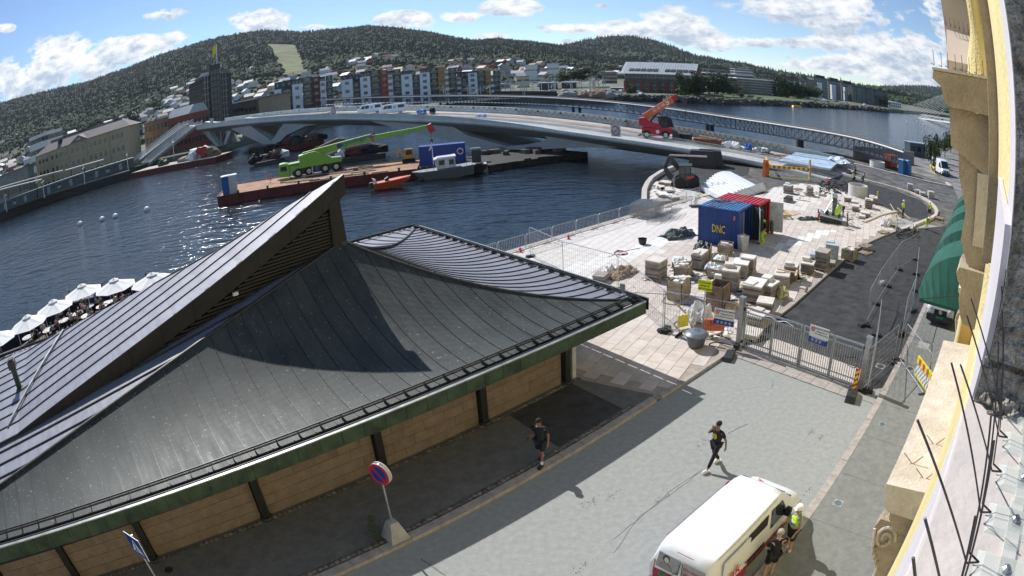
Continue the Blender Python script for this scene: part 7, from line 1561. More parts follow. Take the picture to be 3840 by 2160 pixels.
for q in range(26):
 f=q/25;c,i=on_deck(*(2560+500*f,480+130*f),lambda x,y:(x,y),r.uniform(6,11));
 pm_=random.choice((('yellow',M['wood_new']),('weathered',M['wood']),('rusty',colors[5]),('beige',colors[6]),('white',M['white_stone'])))
 solo('deck_plank',MB().beam((-r.uniform(1,2.4),0,.06),(r.uniform(1,2.4),r.uniform(-.4,.4),.1),.25,.1),pm_[1],'%s plank on the bridge deck, %s between telehandler and wrapped formwork'%(pm_[0],('nearest the telehandler','first third of the way','halfway','two thirds of the way','nearest the formwork','at the formwork')[int(f*5)]),'plank',c+uz*.02*(q%3),r.uniform(-1,.2),'planks strewn over the bridge deck')
cab=MB()
for i in range(6,NE-14):
 a,b=off(i,DW-.25,1.25),off(i+1,DW-.25,1.25);n=2
 for q in range(n):
  p,s=a.lerp(b,q/n),a.lerp(b,(q+1)/n);prev=p
  for j in range(1,7):f=j/6;x=p.lerp(s,f)-uz*(.75*(1-(2*f-1)**2));cab.tube(prev,x,.035,4);prev=x
solo('parapet_cable',cab,M['black'],'dark cable hanging in loops along the far parapet','cable')
dbm=[stP,stW,stA,M['wood'],mat('sand',(.50,.44,.36),.95,var=.2,scale=6)];db=MB();r=random.Random(31)
for cx0,cy0,sx,sy,n_,fr_ in((1400,560,420,110,150,B4),(1900,760,330,180,130,B4),(620,320,160,80,70,B5),(1000,780,220,120,110,B3),(330,680,160,130,90,B2),(1700,1150,200,90,60,B4),(400,560,250,60,60,B3)):
 for q in range(n_):
  p=G(*fr_(cx0+r.gauss(0,sx*.5),cy0+r.gauss(0,sy*.5)),PZ)
  if not inside(p.x,p.y,PP):continue
  db.m=r.randrange(4);s_=r.uniform(.05,.22);db.box((p.x,p.y,PZ+.02+s_*.1),(s_*r.uniform(.6,2.2),s_,s_*r.uniform(.15,.5)),r.uniform(0,3))
 for q in range(6):
  p=G(*fr_(cx0+r.gauss(0,sx*.5),cy0+r.gauss(0,sy*.4)),PZ)
  if inside(p.x,p.y,PP):db.m=4;db.add([(p.x+r.uniform(.3,.8)*math.cos(a_),p.y+r.uniform(.3,.8)*math.sin(a_),PZ+.0095)for a_ in np.linspace(0,5.8,11)],[tuple(range(11))])
obj('offcuts_and_sand',db,dbm,kind='stuff')
for k,(x,y,lb)in enumerate(((1300,420,'torn white wrap on the low slab pile'),(1640,470,'loose white wrap between crates and slab stacks'),(2200,700,'flapping white wrap on the stack behind the gate'),(1960,470,'white wrap corner on the white-topped stack'))):tarp(Gz(B4(x,y+60))+uz*.45,.9,.7,.35,k,bag,lb,40+k,'torn_wrap','plastic wrap')
# people
def skin_mesh(name,verts,edges,radii,mats_,sub=2,root=0):
 me=bpy.data.meshes.new('tmp');me.from_pydata(verts,edges,[]);o=bpy.data.objects.new('tmp',me);tmp_sc.collection.objects.link(o)
 sk=o.modifiers.new('s','SKIN');sk.use_smooth_shade=True
 for i,v in enumerate(me.skin_vertices[0].data):v.radius=(radii[i],radii[i])if not isinstance(radii[i],tuple)else radii[i];v.use_root=(i==root)
 ss=o.modifiers.new('d','SUBSURF');ss.levels=sub;ss.render_levels=sub
 tmp_sc.view_layers[0].update();dg=tmp_sc.view_layers[0].depsgraph;ev=o.evaluated_get(dg);m=bpy.data.meshes.new_from_object(ev);bpy.data.objects.remove(o);m.name=name
 m.materials.clear();m.materials.append(mats_);return m
skin=mat('skin',(.52,.32,.23),.6,var=.05,scale=5);skin2=mat('skin_brown',(.26,.14,.09),.6,var=.05)
def human(label,loc,rz,pose=None,skinm=None,top=None,bottom=None,shoes=None,hair=None,helmet=None,sleeves=1,legs=1,fingers=True,group=None,vest=None,H=1.0,socks=None,proto=False,sub=2):
 P=dict(pel=(0,0,.95),waist=(0,0,1.08),chest=(.02,0,1.30),neck=(.02,0,1.50),jaw=(.05,0,1.58),head=(.04,0,1.68),crown=(.03,0,1.76),
 sl=(0,.19,1.43),el=(-.02,.25,1.14),wl=(.08,.26,.90),hl=(.10,.26,.81),sr=(0,-.19,1.43),er=(-.02,-.25,1.14),wr=(.08,-.26,.90),hr=(.10,-.26,.81),
 hpl=(0,.10,.90),kl=(.02,.11,.50),al=(-.02,.11,.09),tl=(.13,.12,.04),hpr=(0,-.10,.90),kr=(.02,-.11,.50),ar=(-.02,-.11,.09),tr=(.13,-.12,.04))
 P.update(pose or{});R=dict(pel=.135,waist=.12,chest=.15,neck=.055,jaw=.068,head=.092,crown=.06,sl=.065,el=.042,wl=.03,hl=.036,sr=.065,er=.042,wr=.03,hr=.036,hpl=.10,kl=.06,al=.042,tl=.035,hpr=.10,kr=.06,ar=.042,tr=.035)
 E=[('pel','waist'),('waist','chest'),('chest','neck'),('neck','jaw'),('jaw','head'),('head','crown'),('chest','sl'),('sl','el'),('el','wl'),('wl','hl'),('chest','sr'),('sr','er'),('er','wr'),('wr','hr'),('pel','hpl'),('hpl','kl'),('kl','al'),('al','tl'),('pel','hpr'),('hpr','kr'),('kr','ar'),('ar','tr')]
 names=list(P);V=[Vector(P[n])for n in names];RR=[R[n]for n in names];ED=[(names.index(a),names.index(b))for a,b in E]
 if fingers:
  for hnd,wr_ in(('hl','wl'),('hr','wr')):
   h=Vector(P[hnd]);d=(h-Vector(P[wr_])).normalized();s=d.cross(Vector((0,1,0)));s=s.normalized()if s.length>.1 else Vector((1,0,0));pn=d.cross(s).normalized()
   for q in range(4):
    base=h+d*.03+s*(-.03+.02*q);i0=len(V);L_=(.075,.085,.08,.06)[q]
    V+=[base,base+d*L_*.55+pn*.006,base+d*L_*.85+pn*.03];RR+=[.010,.009,.007];ED+=[(names.index(hnd),i0),(i0,i0+1),(i0+1,i0+2)]
   i0=len(V);V+=[h-s*.045+d*.01,h-s*.06+d*.045];RR+=[.011,.009];ED+=[(names.index(hnd),i0),(i0,i0+1)]
 sm_=skinm or skin
 t=thing('person',label,'person',loc,rz,group)
 cov={'pel':.84,'waist':.84,'chest':.80,'sl':.8,'sr':.8,'hpl':.84,'hpr':.84}
 if legs==1:cov.update(kl=.85,kr=.85)
 if sleeves>=2:cov.update(el=.85,er=.85)
 RB=[x_*cov.get(names[i_]if i_<len(names)else '',1)for i_,x_ in enumerate(RR)]
 obj('body',skin_mesh('body',V,ED,RB,sm_,sub,names.index('pel')),None,t)
 def cloth(nm,keys,edges,grow,m,ends=None):
  ks=list(keys);vs=[Vector(P[k])if k in P else ends[k][0]for k in ks];rr=[(R[k]if k in P else ends[k][1])*grow+.010 for k in ks]
  obj(nm,skin_mesh(nm,vs,[(ks.index(a),ks.index(b))for a,b in edges],rr,m,sub,0),None,t)
 def lerp(a,b,f):return Vector(P[a]).lerp(Vector(P[b]),f)
 se={};edges=[('pel','waist'),('waist','chest'),('chest','ncol'),('chest','sl'),('chest','sr')];keys=['chest','pel','waist','ncol','sl','sr'];se['ncol']=(lerp('chest','neck',.55),.075)
 if sleeves>=1:se['xl']=(lerp('sl','el',.75),.055);se['xr']=(lerp('sr','er',.75),.055);keys+=['xl','xr'];edges+=[('sl','xl'),('sr','xr')]
 if sleeves>=2:keys+=['el','er','yl','yr'];se['yl']=(lerp('el','wl',.9),.036);se['yr']=(lerp('er','wr',.9),.036);edges+=[('xl','el'),('el','yl'),('xr','er'),('er','yr')]
 cloth('shirt',keys,edges,1.08,top or M['black'],se)
 se={};keys=['pel','hpl','hpr'];edges=[('pel','hpl'),('pel','hpr')]
 if legs==1:keys+=['kl','kr','zl','zr'];se['zl']=(lerp('kl','al',.9),.052);se['zr']=(lerp('kr','ar',.9),.052);edges+=[('hpl','kl'),('kl','zl'),('hpr','kr'),('kr','zr')]
 else:keys+=['zl','zr'];se['zl']=(lerp('hpl','kl',.9),.085);se['zr']=(lerp('hpr','kr',.9),.085);edges+=[('hpl','zl'),('hpr','zr')]
 cloth('trousers' if legs==1 else 'shorts',keys,edges,1.06,bottom or M['black'],se)
 for s in 'lr':
  a,tt=Vector(P['a'+s]),Vector(P['t'+s]);d=(tt-a);d.z=0;d=d.normalized()if d.length>.01 else Vector((1,0,0));c=a+d*.055;an=math.atan2(d.y,d.x)
  k=MB();k.box((c.x,c.y,a.z-.065),(.29,.10,.035),an).blob((c.x+d.x*.02,c.y+d.y*.02,a.z-.02),(.13 if abs(d.x)>.7 else.08,.055 if abs(d.x)>.7 else.12,.055),1,.03,10,6);obj('shoe',k,shoes or M['black'],t)
  if socks:obj('sock',MB().tube(a+Vector((0,0,-.01)),a.lerp(Vector(P['k'+s]),.3),.052,8),socks,t)
 hd=Vector(P['head']);fw_=(Vector(P['jaw'])-Vector(P['neck']));fw_.z=0;fw_=fw_.normalized()if fw_.length>.005 else Vector((1,0,0));sd=Vector((-fw_.y,fw_.x,0))
 fc=MB();fc.blob(hd+fw_*.098+Vector((0,0,-.025)),(.016,.014,.024),2,.05,6,4)
 for s in(-1,1):fc.blob(hd+sd*.09*s+Vector((0,0,-.02)),(.018,.012,.032),2,.05,6,4)
 obj('nose_and_ears',fc,sm_,t,kind='stuff')
 for s in(-1,1):obj('eye',MB().blob(hd+fw_*.088+sd*.034*s+Vector((0,0,.008)),(.008,.011,.007),3,.05,6,4),blk,t)
 obj('mouth',MB().box(hd+fw_*.092+Vector((0,0,-.058)),(.012,.042,.008),math.atan2(fw_.y,fw_.x)),mat('lips',(.28,.10,.08),.6),t)
 if hair:obj('hair',MB().blob(hd+Vector((0,0,.035))-fw_*.022,(.105,.098,.095),7,.06,12,8),hair,t,smooth=True)
 if helmet:
  hh=MB();n=14;hh.lathe(hd+Vector((0,0,.02)),[(.135,0),(.13,.02),(.115,.07),(.08,.115),(.02,.135)],n);hh.box(hd+fw_*.13+Vector((0,0,.028)),(.09,.15,.015),math.atan2(fw_.y,fw_.x));obj('helmet',hh,helmet,t,smooth=False)
  for s in(-1,1):obj('ear_defender',MB().blob(hd+sd*.105*s+Vector((0,0,-.01)),(.035,.025,.045),2,.05,8,5),M['black'],t)
 if vest:
  keys=['chest','waist','ncol','sl2','sr2'];se={'ncol':(lerp('chest','neck',.5),.10),'sl2':(lerp('chest','sl',.85),.085),'sr2':(lerp('chest','sr',.85),.085)}
  ks=keys;cloth('vest',ks,[('waist','chest'),('chest','ncol'),('chest','sl2'),('chest','sr2')],1.36,vest,se)
  for z in(.0,.16):q=Vector(P['waist']).lerp(Vector(P['chest']),.1+z*4);obj('reflective_band',MB().lathe(q,[(.185,0),(.187,.045)],14),mat('reflective',(.6,.62,.62),.3,.3),t)
 t.scale=(H,H,H);return t
hv=mat('hivis_yellow',(.50,.78,.04),.7,var=.06,scale=6);navy=mat('navy_cloth',(.015,.018,.03),.85,var=.2,scale=6);blackc=mat('black_cloth',(.014,.014,.018),.85,var=.25,scale=7);greyc=mat('grey_cloth',(.32,.33,.34),.8,var=.1);hairb=mat('hair_black',(.012,.010,.009),.8);hairg=mat('hair_grey',(.38,.34,.30),.8);hairbr=mat('hair_brown',(.07,.04,.025),.8)
wp=G(*R1f(875,355));walk=dict(hpl=(0,.10,.92),kl=(.17,.11,.54),al=(.36,.11,.12),tl=(.50,.11,.09),kr=(-.06,-.11,.50),ar=(-.34,-.11,.13),tr=(-.22,-.12,.05),el=(-.10,.30,1.18),wl=(-.13,.32,.93),hl=(-.12,.32,.84),er=(.12,-.33,1.24),wr=(.22,-.17,1.45),hr=(.17,-.10,1.53),pel=(0,0,.95))
fdir=G(*R1f(815,380))-G(*R1f(935,320));man=human('man in black t-shirt with a yellow round print crossing the street',(wp.x,wp.y,0),math.atan2(fdir.y,fdir.x),walk,skin2,blackc,blackc,M['white'],hairb,legs=1)
obj('phone',MB().box((.17,-.12,1.58),(.02,.03,.12)),M['black'],man)
pr=obj('round_print',MB().lathe((0,0,0),[(.095,0),(.095,.012)],20,'x'),mat('print_yellow',(.85,.60,.04),.6),man);pr.location=(.158,.02,1.30)
obj('print_mark',MB().box((.176,.02,1.27),(.006,.08,.016)).box((.176,-.01,1.33),(.006,.02,.03)).box((.176,.05,1.33),(.006,.02,.03)),mat('print_brown',(.2,.08,.02),.6),man,kind='stuff')
w2=G(*R6f(1735,740),.12);m2=human('man in dark shorts and white socks looking at a phone on the shaded pavement',(w2.x,w2.y,.12),math.atan2(-UD.y,-UD.x)+.25,dict(kl=(.10,.11,.52),al=(.15,.11,.10),tl=(.30,.12,.05),kr=(-.02,-.11,.50),ar=(-.28,-.11,.12),tr=(-.15,-.12,.05),er=(-.02,-.25,1.15),wr=(.24,-.20,1.16),hr=(.32,-.18,1.18),jaw=(.07,0,1.565),head=(.075,0,1.66),crown=(.085,0,1.745),el=(-.06,.26,1.16),wl=(0,.28,.92),hl=(.02,.28,.83)),skin2,navy,navy,M['black'],hairb,legs=0,socks=M['white'])
obj('phone',MB().box((.40,-.17,1.20),(.14,.07,.012),.1),M['black'],m2)
vd=Vector((math.sin(math.radians(50.3)),math.cos(math.radians(50.3)),0));vr=Vector((vd.y,-vd.x,0));V0=Vector((3.62,9.80,0));VA=math.atan2(vd.y,vd.x)
pa=V0+vd*2.12+vr*1.52;m3=human('fair-haired man in black t-shirt and shorts beside the open van door',(pa.x,pa.y,.0),VA-math.pi/2+2.4,dict(er=(.10,-.28,1.16),wr=(.24,-.16,1.08),hr=(.30,-.10,1.07),el=(.06,.27,1.15),wl=(.22,.18,1.04),hl=(.28,.12,1.03)),skin,blackc,blackc,M['black'],hairg,legs=0)
pb_=V0+vd*3.3+vr*1.50;m4=human('worker in yellow vest and white helmet leaning on the van window',(pb_.x,pb_.y,.0),VA+2.5,dict(er=(.14,-.27,1.2),wr=(.30,-.14,1.22),hr=(.37,-.10,1.24),el=(-.02,.26,1.15),wl=(.1,.24,.95),hl=(.13,.24,.87)),skin,greyc,mat('work_trousers',(.03,.03,.035),.85),M['steel_dark'],hairbr,M['white'],legs=0,vest=hv,socks=M['white'])
def worker(px,fr_,z,rz,label,pose=None,**kw):
 p=G(*fr_(*px),z);a=dict(skinm=skin,top=hv,bottom=M['steel_dark'],shoes=M['black'],helmet=M['white'],fingers=False,sub=1,legs=1,sleeves=1);a.update(kw);return human(label,(p.x,p.y,z),rz,pose,**a)
bend=dict(pel=(0,0,.85),waist=(.12,0,.98),chest=(.34,0,1.10),neck=(.50,0,1.18),jaw=(.57,0,1.16),head=(.64,0,1.20),crown=(.70,0,1.24),sl=(.40,.19,1.12),sr=(.40,-.19,1.12),el=(.48,.22,.84),er=(.48,-.22,.84),wl=(.56,.16,.62),wr=(.56,-.16,.62),hl=(.58,.14,.54),hr=(.58,-.14,.54))
kneel=dict(pel=(0,0,.42),waist=(.05,0,.56),chest=(.16,0,.78),neck=(.26,0,.95),jaw=(.32,0,.98),head=(.36,0,1.05),crown=(.38,0,1.12),sl=(.17,.19,.88),sr=(.17,-.19,.88),el=(.34,.24,.66),er=(.34,-.24,.66),wl=(.52,.14,.56),wr=(.52,-.14,.56),hl=(.58,.12,.52),hr=(.58,-.12,.52),hpl=(.0,.11,.38),hpr=(0,-.11,.38),kl=(.36,.14,.30),kr=(.20,-.14,.09),al=(.18,.14,.08),ar=(-.22,-.13,.08),tl=(.32,.14,.05),tr=(-.34,-.13,.05))
worker((1560,860),B3,.01,-1.2,'worker standing on the dark screed with legs apart, upper left of two',sleeves=1,bottom=mat('camo',(.07,.08,.07),.9))
worker((1880,870),B3,.05,-2.2,'worker in bright yellow shirt walking on the curved kerb',dict(kl=(.15,.11,.5),al=(.2,.11,.1),tl=(.33,.11,.06),ar=(-.2,-.11,.1),tr=(-.08,-.12,.05)),bottom=M['black'],legs=0)
worker((1850,1000),B3,.02,-2.0,'worker in all yellow bending by the edge behind the mesh panel',bend,bottom=hv)
worker((990,360),B3,.05,2.6,'worker in dark clothes holding a screed bar on the landing',top=M['steel_dark'],pose=dict(wl=(.3,.1,1.0),hl=(.36,.06,.98),wr=(.3,-.1,1.1),hr=(.36,-.06,1.1)))
worker((980,410),B3,.02,2.6,'kneeling worker with yellow back on the landing slab',kneel,top=hv)
worker((1075,420),B3,.02,0,'kneeling worker in dark clothes beside the kerb of the landing',kneel,top=M['steel_dark'],helmet=None,hair=hairbr)
worker((840,850),B3,PZ,2.9,'worker in yellow stooping behind the drill rig',bend)
worker((670,520),B3,PZ,1.5,'person in red jacket bending by the rubble',bend,top=red)
worker((1460,1330),B2,PZ,.2,'worker in yellow crouching in the container shadow, nearer',kneel,bottom=hv,helmet=None,hair=hairbr)
worker((1520,1215),B2,PZ,3.0,'worker in yellow vest bending at the red container door',bend,bottom=mat('camo',(.07,.08,.07),.9))
p=G(*B3(765,960),PZ);solo('hivis_jacket',MB().blob((0,0,1.25),(.28,.16,.42),4,.15,10,8),hv,'bright yellow jacket hanging on the rail of the drill rig','jacket',(p.x,p.y,PZ))
# white delivery van by the camera
vw=mat('van_white',(.77,.79,.83),.28,var=.01,scale=1);vred=mat('van_red',(.30,.012,.03),.25,var=.04);gls=mat('van_glass',(.03,.035,.045),.06,var=.1,spec=.9);grip=mat('van_print',(.36,.36,.37),.35,var=.1)
van=thing('delivery_van','white panel van with red lower body, open sliding door and printed rear windows','van',V0,VA)
def loft(secs,closed=True):
 k=MB();n=len(secs[0]);vs=[p for s in secs for p in s];fs=[(i*n+j,i*n+(j+1)%n,(i+1)*n+(j+1)%n,(i+1)*n+j)for i in range(len(secs)-1)for j in range(n)]
 fs+=[tuple(range(n-1,-1,-1)),tuple(range((len(secs)-1)*n,len(secs)*n))];return k.add(vs,fs)
def vsec(x,zt,wt,wb=.95,zs=1.05,ws=.96,zb=.28,rt=.10):
 return[(x,-wb+.05,zb),(x,-wb,zb+.15),(x,-ws,zs),(x,-wt-.04,zt-rt*1.6),(x,-wt+rt*.3,zt-rt*.35),(x,-wt*.55,zt),(x,wt*.55,zt),(x,wt-rt*.3,zt-rt*.35),(x,wt+.04,zt-rt*1.6),(x,ws,zs),(x,wb,zb+.15),(x,wb-.05,zb)]
secs=[vsec(-.10,1.72,.72,.90),vsec(.02,1.90,.76,.94),vsec(.25,1.955,.785),vsec(1.2,1.98,.79),vsec(2.4,1.975,.785),vsec(3.15,1.93,.77),vsec(3.50,1.84,.74),vsec(3.80,1.62,.74,zs=1.02),vsec(4.10,1.32,.80,zs=.98),vsec(4.28,1.13,.84,zs=.94,rt=.06),vsec(4.60,1.06,.82,.92,zs=.86,rt=.06),vsec(4.82,.94,.74,.86,zs=.74,rt=.06),vsec(4.92,.74,.62,.78,zs=.6,rt=.05)]
secs=[s[::-1]for s in secs]
bo=obj('body',loft(secs),vw,van);bo.data.polygons.foreach_set('use_smooth',[True]*len(bo.data.polygons))
bv=bo.modifiers.new('edge','EDGE_SPLIT');bv.split_angle=math.radians(50)
def q4(nm,pts,m,th=.012,parent=None,label=None):
 a,b,c,d=[Vector(p)for p in pts];n=(b-a).cross(c-a).normalized()*th;return obj(nm,MB().hexa([a,b,c,d],[p+n for p in(a,b,c,d)]),m,parent or van,label=label)
for s in(-1,1):
 f=-1 if s>0 else 1
 def sq(pts):return[(x,y*1.0,z)for x,y,z in(pts if f>0 else pts[::-1])]
 q4('lower_panel',[(x,-s*-y,z)for x,y,z in([(-.02,.965,.42),(4.1,.97,.42),(3.7,.985,.66),(.9,.985,.66)]if s>0 else[(.9,.985,.66),(3.7,.985,.66),(4.1,.97,.42),(-.02,.965,.42)])],vred)
 q4('front_window',[(x,s*y,z)for x,y,z in([(2.72,.955,1.12),(3.72,.95,1.10),(3.42,.83,1.62),(2.74,.84,1.72)][::(1 if s<0 else-1)])],gls)
q4('dark_interior_sheet',[(1.55,-.975,.45),(2.55,-.975,.45),(2.55,-.86,1.72),(1.55,-.86,1.72)],M['black'])  # black plate on the body, painted as the dark interior behind the door
sdoor=obj('sliding_door',MB().hexa([(.35,-1.07,.45),(1.5,-1.07,.45),(1.5,-1.03,.45),(.35,-1.03,.45)],[(.35,-.95,1.74),(1.5,-.95,1.74),(1.5,-.91,1.74),(.35,-.91,1.74)]),vw,van)
obj('door_edge',MB().hexa([(.35,-1.085,.44),(1.5,-1.085,.44),(1.5,-1.07,.44),(.35,-1.07,.44)],[(.35,-1.05,.8),(1.5,-1.05,.8),(1.5,-1.03,.8),(.35,-1.03,.8)]),vred,sdoor);obj('handle',MB().box((1.38,-1.07,1.02),(.16,.03,.04)),M['black'],sdoor)
obj('roof_channel',MB().path([(.2,-.80,1.90),(1.5,-.82,1.92),(3.1,-.80,1.88)],.005,4).path([(.2,.80,1.90),(1.5,.82,1.92),(3.1,.80,1.88)],.005,4),M['steel_dark'],van,kind='stuff')
q4('windscreen',[(3.56,.66,1.80),(3.56,-.66,1.80),(4.16,-.74,1.27),(4.16,.74,1.27)],gls,-.012);obj('wiper',MB().path([(4.18,.5,1.27),(4.08,.0,1.38)],.012,4).path([(4.2,-.2,1.26),(4.1,-.6,1.36)],.012,4),M['black'],van,kind='stuff')
obj('scuttle',MB().hexa([(4.14,-.78,1.22),(4.30,-.76,1.14),(4.30,.76,1.14),(4.14,.78,1.22)],[(4.14,-.78,1.25),(4.30,-.76,1.17),(4.30,.76,1.17),(4.14,.78,1.25)]),M['black'],van)
for s in(-1,1):
 obj('mirror',MB().box((3.55,s*1.06,1.22),(.16,.20,.26),taper=.8).beam((3.58,s*.95,1.15),(3.56,s*1.04,1.18),.06,.05),M['black']if s<0 else vred,van)
 obj('headlight',MB().blob((4.72,s*.66,.82),(.13,.17,.11),3,.03,10,6),mat('lamp_glass',(.6,.62,.65),.1),van)
 obj('tail_light',MB().hexa([(-.14,s*.80,.78),(-.02,s*.965,.78),(.04,s*.965,.78),(-.08,s*.8,.78)],[(-.13,s*.80,1.28),(-.02,s*.93,1.28),(.04,s*.93,1.28),(-.08,s*.8,1.28)]),mat('tail_red',(.5,.01,.01),.2),van)
 for x in(.95,3.95):
  wh=obj('wheel',MB().lathe((x,s*.80-.11,.33),[(.20,0),(.31,.01),(.33,.04),(.33,.18),(.31,.21),(.20,.22)],20,'y'),M['rubber'],van);obj('rim',MB().lathe((x,s*.915-.01,.33),[(.19,0),(.19,.02)],12,'y'),M['steel'],wh)
q4('rear_window',[(-.115,.06,1.10),(-.115,.76,1.10),(-.115,.70,1.66),(-.115,.06,1.66)],grip,-.015);q4('rear_window',[(-.115,-.76,1.10),(-.115,-.06,1.10),(-.115,-.06,1.66),(-.115,-.70,1.66)],grip,-.015)
q4('lower_tailgate',[(-.118,-.80,.42),(-.118,.80,.42),(-.118,.80,1.0),(-.118,-.80,1.0)],vred,-.012);obj('bumper',MB().box((-.14,0,.44),(.16,1.86,.22)),M['black'],van)
q4('number_plate',[(-.136,.10,.84),(-.136,.62,.84),(-.136,.62,.95),(-.136,.10,.95)],mat('plate_green',(.0,.30,.16),.4),-.006)
obj('brake_light',MB().box((-.02,0,1.80),(.05,.5,.03)),mat('tail_red',(.5,.01,.01),.2),van)
for s in(.03,-.03):obj('rear_wiper',MB().path([(-.15,s,1.62),(-.16,s*2,1.2),(-.16,s*7,1.12)],.012,4),M['black'],van)
pm=mat('print_dark',(.05,.05,.05),.5);ps=mat('print_skin',(.55,.53,.52),.5)
def flatx(nm,pts,x,m):
 k=MB();n=len(pts);k.add([(x,y,z)for y,z in pts]+[(x-.004,y,z)for y,z in pts],[tuple(range(n)),tuple(range(2*n-1,n-1,-1))]);return obj(nm,k,m,van,kind='stuff')
flatx('portrait_jacket',[(.24,1.13),(.66,1.13),(.60,1.30),(.50,1.37),(.42,1.37),(.30,1.28)],-.140,mat('print_grey',(.28,.28,.29),.5))
flatx('portrait_hair',[(.46+.105*math.cos(a),1.51+.12*math.sin(a))for a in np.linspace(0,6.28,15)[:-1]],-.142,pm);flatx('portrait_face',[(.44+.072*math.cos(a),1.485+.095*math.sin(a))for a in np.linspace(0,6.28,15)[:-1]],-.1465,ps)
def vtext(s,size,x,y,z,rot,m,sx=1,par=van,nm='lettering'):
 cu_=bpy.data.curves.new(nm,'FONT');cu_.body=s;cu_.size=size;cu_.extrude=.001;cu_.resolution_u=2;cu_.offset=size*.01;o=text_mesh(cu_,nm,m);o.parent=par;o.location=(x,y,z);o.rotation_euler=rot;o.scale=(sx,1,1);return o
lred=mat('letter_red',(.55,.02,.03),.4)
vtext('Din leveranse',.13,-.150,-.08,1.42,(math.pi/2+.0,0,-math.pi/2),lred);vtext('vår prioritet',.13,-.152,-.10,1.24,(math.pi/2,0,-math.pi/2),lred)
vtext('AV 30946',.11,-.146,.60,.855,(math.pi/2,0,-math.pi/2),blk)
vtext('ak',.55,.55,-1.085,.98,(math.pi/2-.09,0,0),lred,nm='lettering');vtext('lerdank',.20,4.44,.55,1.115,(0,.18,-math.pi/2),lred)
# white van under the awnings, far van, bridge vans
def panel_van(name,label,loc,rz,dark=True,group=None,detail=True):
 t=thing(name,label,'van',loc,rz,group);se=[vsec(-2.9,2.45,.82),vsec(-2.7,2.62,.84),vsec(1.0,2.62,.84),vsec(1.7,2.45,.82),vsec(2.2,1.75,.82,zs=1.15),vsec(2.45,1.25,.86,zs=1.0,rt=.06),vsec(2.9,1.08,.80,.9,zs=.85,rt=.06),vsec(3.02,.8,.7,.85,zs=.6,rt=.05)]
 k=loft([s[::-1]for s in se]);obj('body',k,vw,t)
 obj('windscreen',MB().hexa([(1.75,-.72,2.38),(1.75,.72,2.38),(2.42,.8,1.32),(2.42,-.8,1.32)],[(1.80,-.72,2.40),(1.80,.72,2.40),(2.48,.8,1.34),(2.48,-.8,1.34)]),gls,t)
 obj('grille',MB().box((3.03,0,.78),(.06,.9,.28)),M['black'],t);obj('bumper',MB().box((2.98,0,.45),(.22,1.85,.35)),M['steel_dark'],t)
 bg_=obj('emblem',MB().lathe((3.07,0,.80),[(.13,0),(.13,.02)],16,'x'),M['steel'],t)
 for a in(0,2.09,4.19):obj('emblem_arm',MB().beam((3.10,0,.80),(3.10,.11*math.sin(a),.80+.11*math.cos(a)),.02,.012),M['steel'],bg_)
 for s in(-1,1):
  obj('headlight',MB().blob((2.93,s*.68,.90),(.12,.16,.14),3,.03,8,6),mat('lamp_glass',(.6,.62,.65),.1),t);obj('mirror',MB().box((2.1,s*1.1,1.45),(.14,.2,.34)),M['black'],t)
  obj('side_window',MB().hexa([(1.1,s*.95,1.35),(2.2,s*.93,1.35),(2.2,s*.95,1.35),(1.1,s*.97,1.35)],[(1.1,s*.87,2.15),(1.75,s*.87,2.15),(1.75,s*.89,2.15),(1.1,s*.89,2.15)]),gls,t)
  for x in(-1.7,2.15):obj('wheel',MB().lathe((x,s*.84-.12,.35),[(.2,0),(.35,.02),(.35,.22),(.2,.24)],16,'y'),M['rubber'],t)
 obj('number_plate',MB().box((3.1,0,.5),(.02,.52,.12)),mat('plate_green',(.0,.30,.16),.4),t);return t
mp2=G(*B5(1800,735));panel_van('parked_van','white van with dark grille parked nose-on under the nearest green awning',(mp2.x+FD.x*3.1,mp2.y+FD.y*3.1,.12),AF*0+math.atan2(-FD.y,-FD.x)+.05)
fv=G(*B3(2085,360));panel_van('parked_van','white van parked at the promenade in front of the trees',(fv.x+.8,fv.y+2.6,0),math.atan2(-1,-.35))
for k,(x,lb)in enumerate(((1158,'left one of two white vans on the bridge'),(1335,'right one of two white vans on the bridge'))):
 az_=azel(*Z2(x,600))[0];i=min(range(NE),key=lambda q:abs(math.atan2(off(q,7).x,off(q,7).y)-az_));c=off(i,7,0)
 tv=thing('parked_van',lb,'van',c,math.atan2(-c.x,c.y)-.1,'white vans parked on the bridge')
 se=[vsec(-2.5,1.15,.80,zs=.8),vsec(-2.2,1.22,.82,zs=.9),vsec(-1.75,1.75,.80),vsec(-1.3,1.98,.8),vsec(2.4,2.02,.82),vsec(2.6,1.9,.8)]
 sc1_=obj('body',loft([s[::-1]for s in se]),vw,tv)
 for x0,x1,x2_,x3 in((-1.75,-.95,-.95,-1.35),(-.85,.0,.0,-.85),(1.2,2.4,2.4,1.2)):obj('side_window',MB().hexa([(x0,-.985,1.15),(x1,-.985,1.15),(x1,-.96,1.15),(x0,-.96,1.15)],[(x3,-.90,1.75),(x2_,-.90,1.75),(x2_,-.86,1.75),(x3,-.86,1.75)]),gls,tv)
 obj('logo',MB().box((.55,-.99,1.35),(.5,.02,.5)),mat('logo_teal',(.25,.55,.5),.5),tv)
 obj('roof_bar',MB().beam((-1,-.6,2.08),(-1,.6,2.08),.08,.08).beam((1.8,-.6,2.1),(1.8,.6,2.1),.08,.08),M['black'],tv,kind='stuff')
 for x_ in(-1.6,1.6):
  for s in(-1,1):obj('wheel',MB().lathe((x_,s*.8-.12,.33),[(.2,0),(.33,.02),(.33,.22),(.2,.24)],14,'y'),M['rubber'],tv)
 tv.scale=(1.15,1.15,1.15)
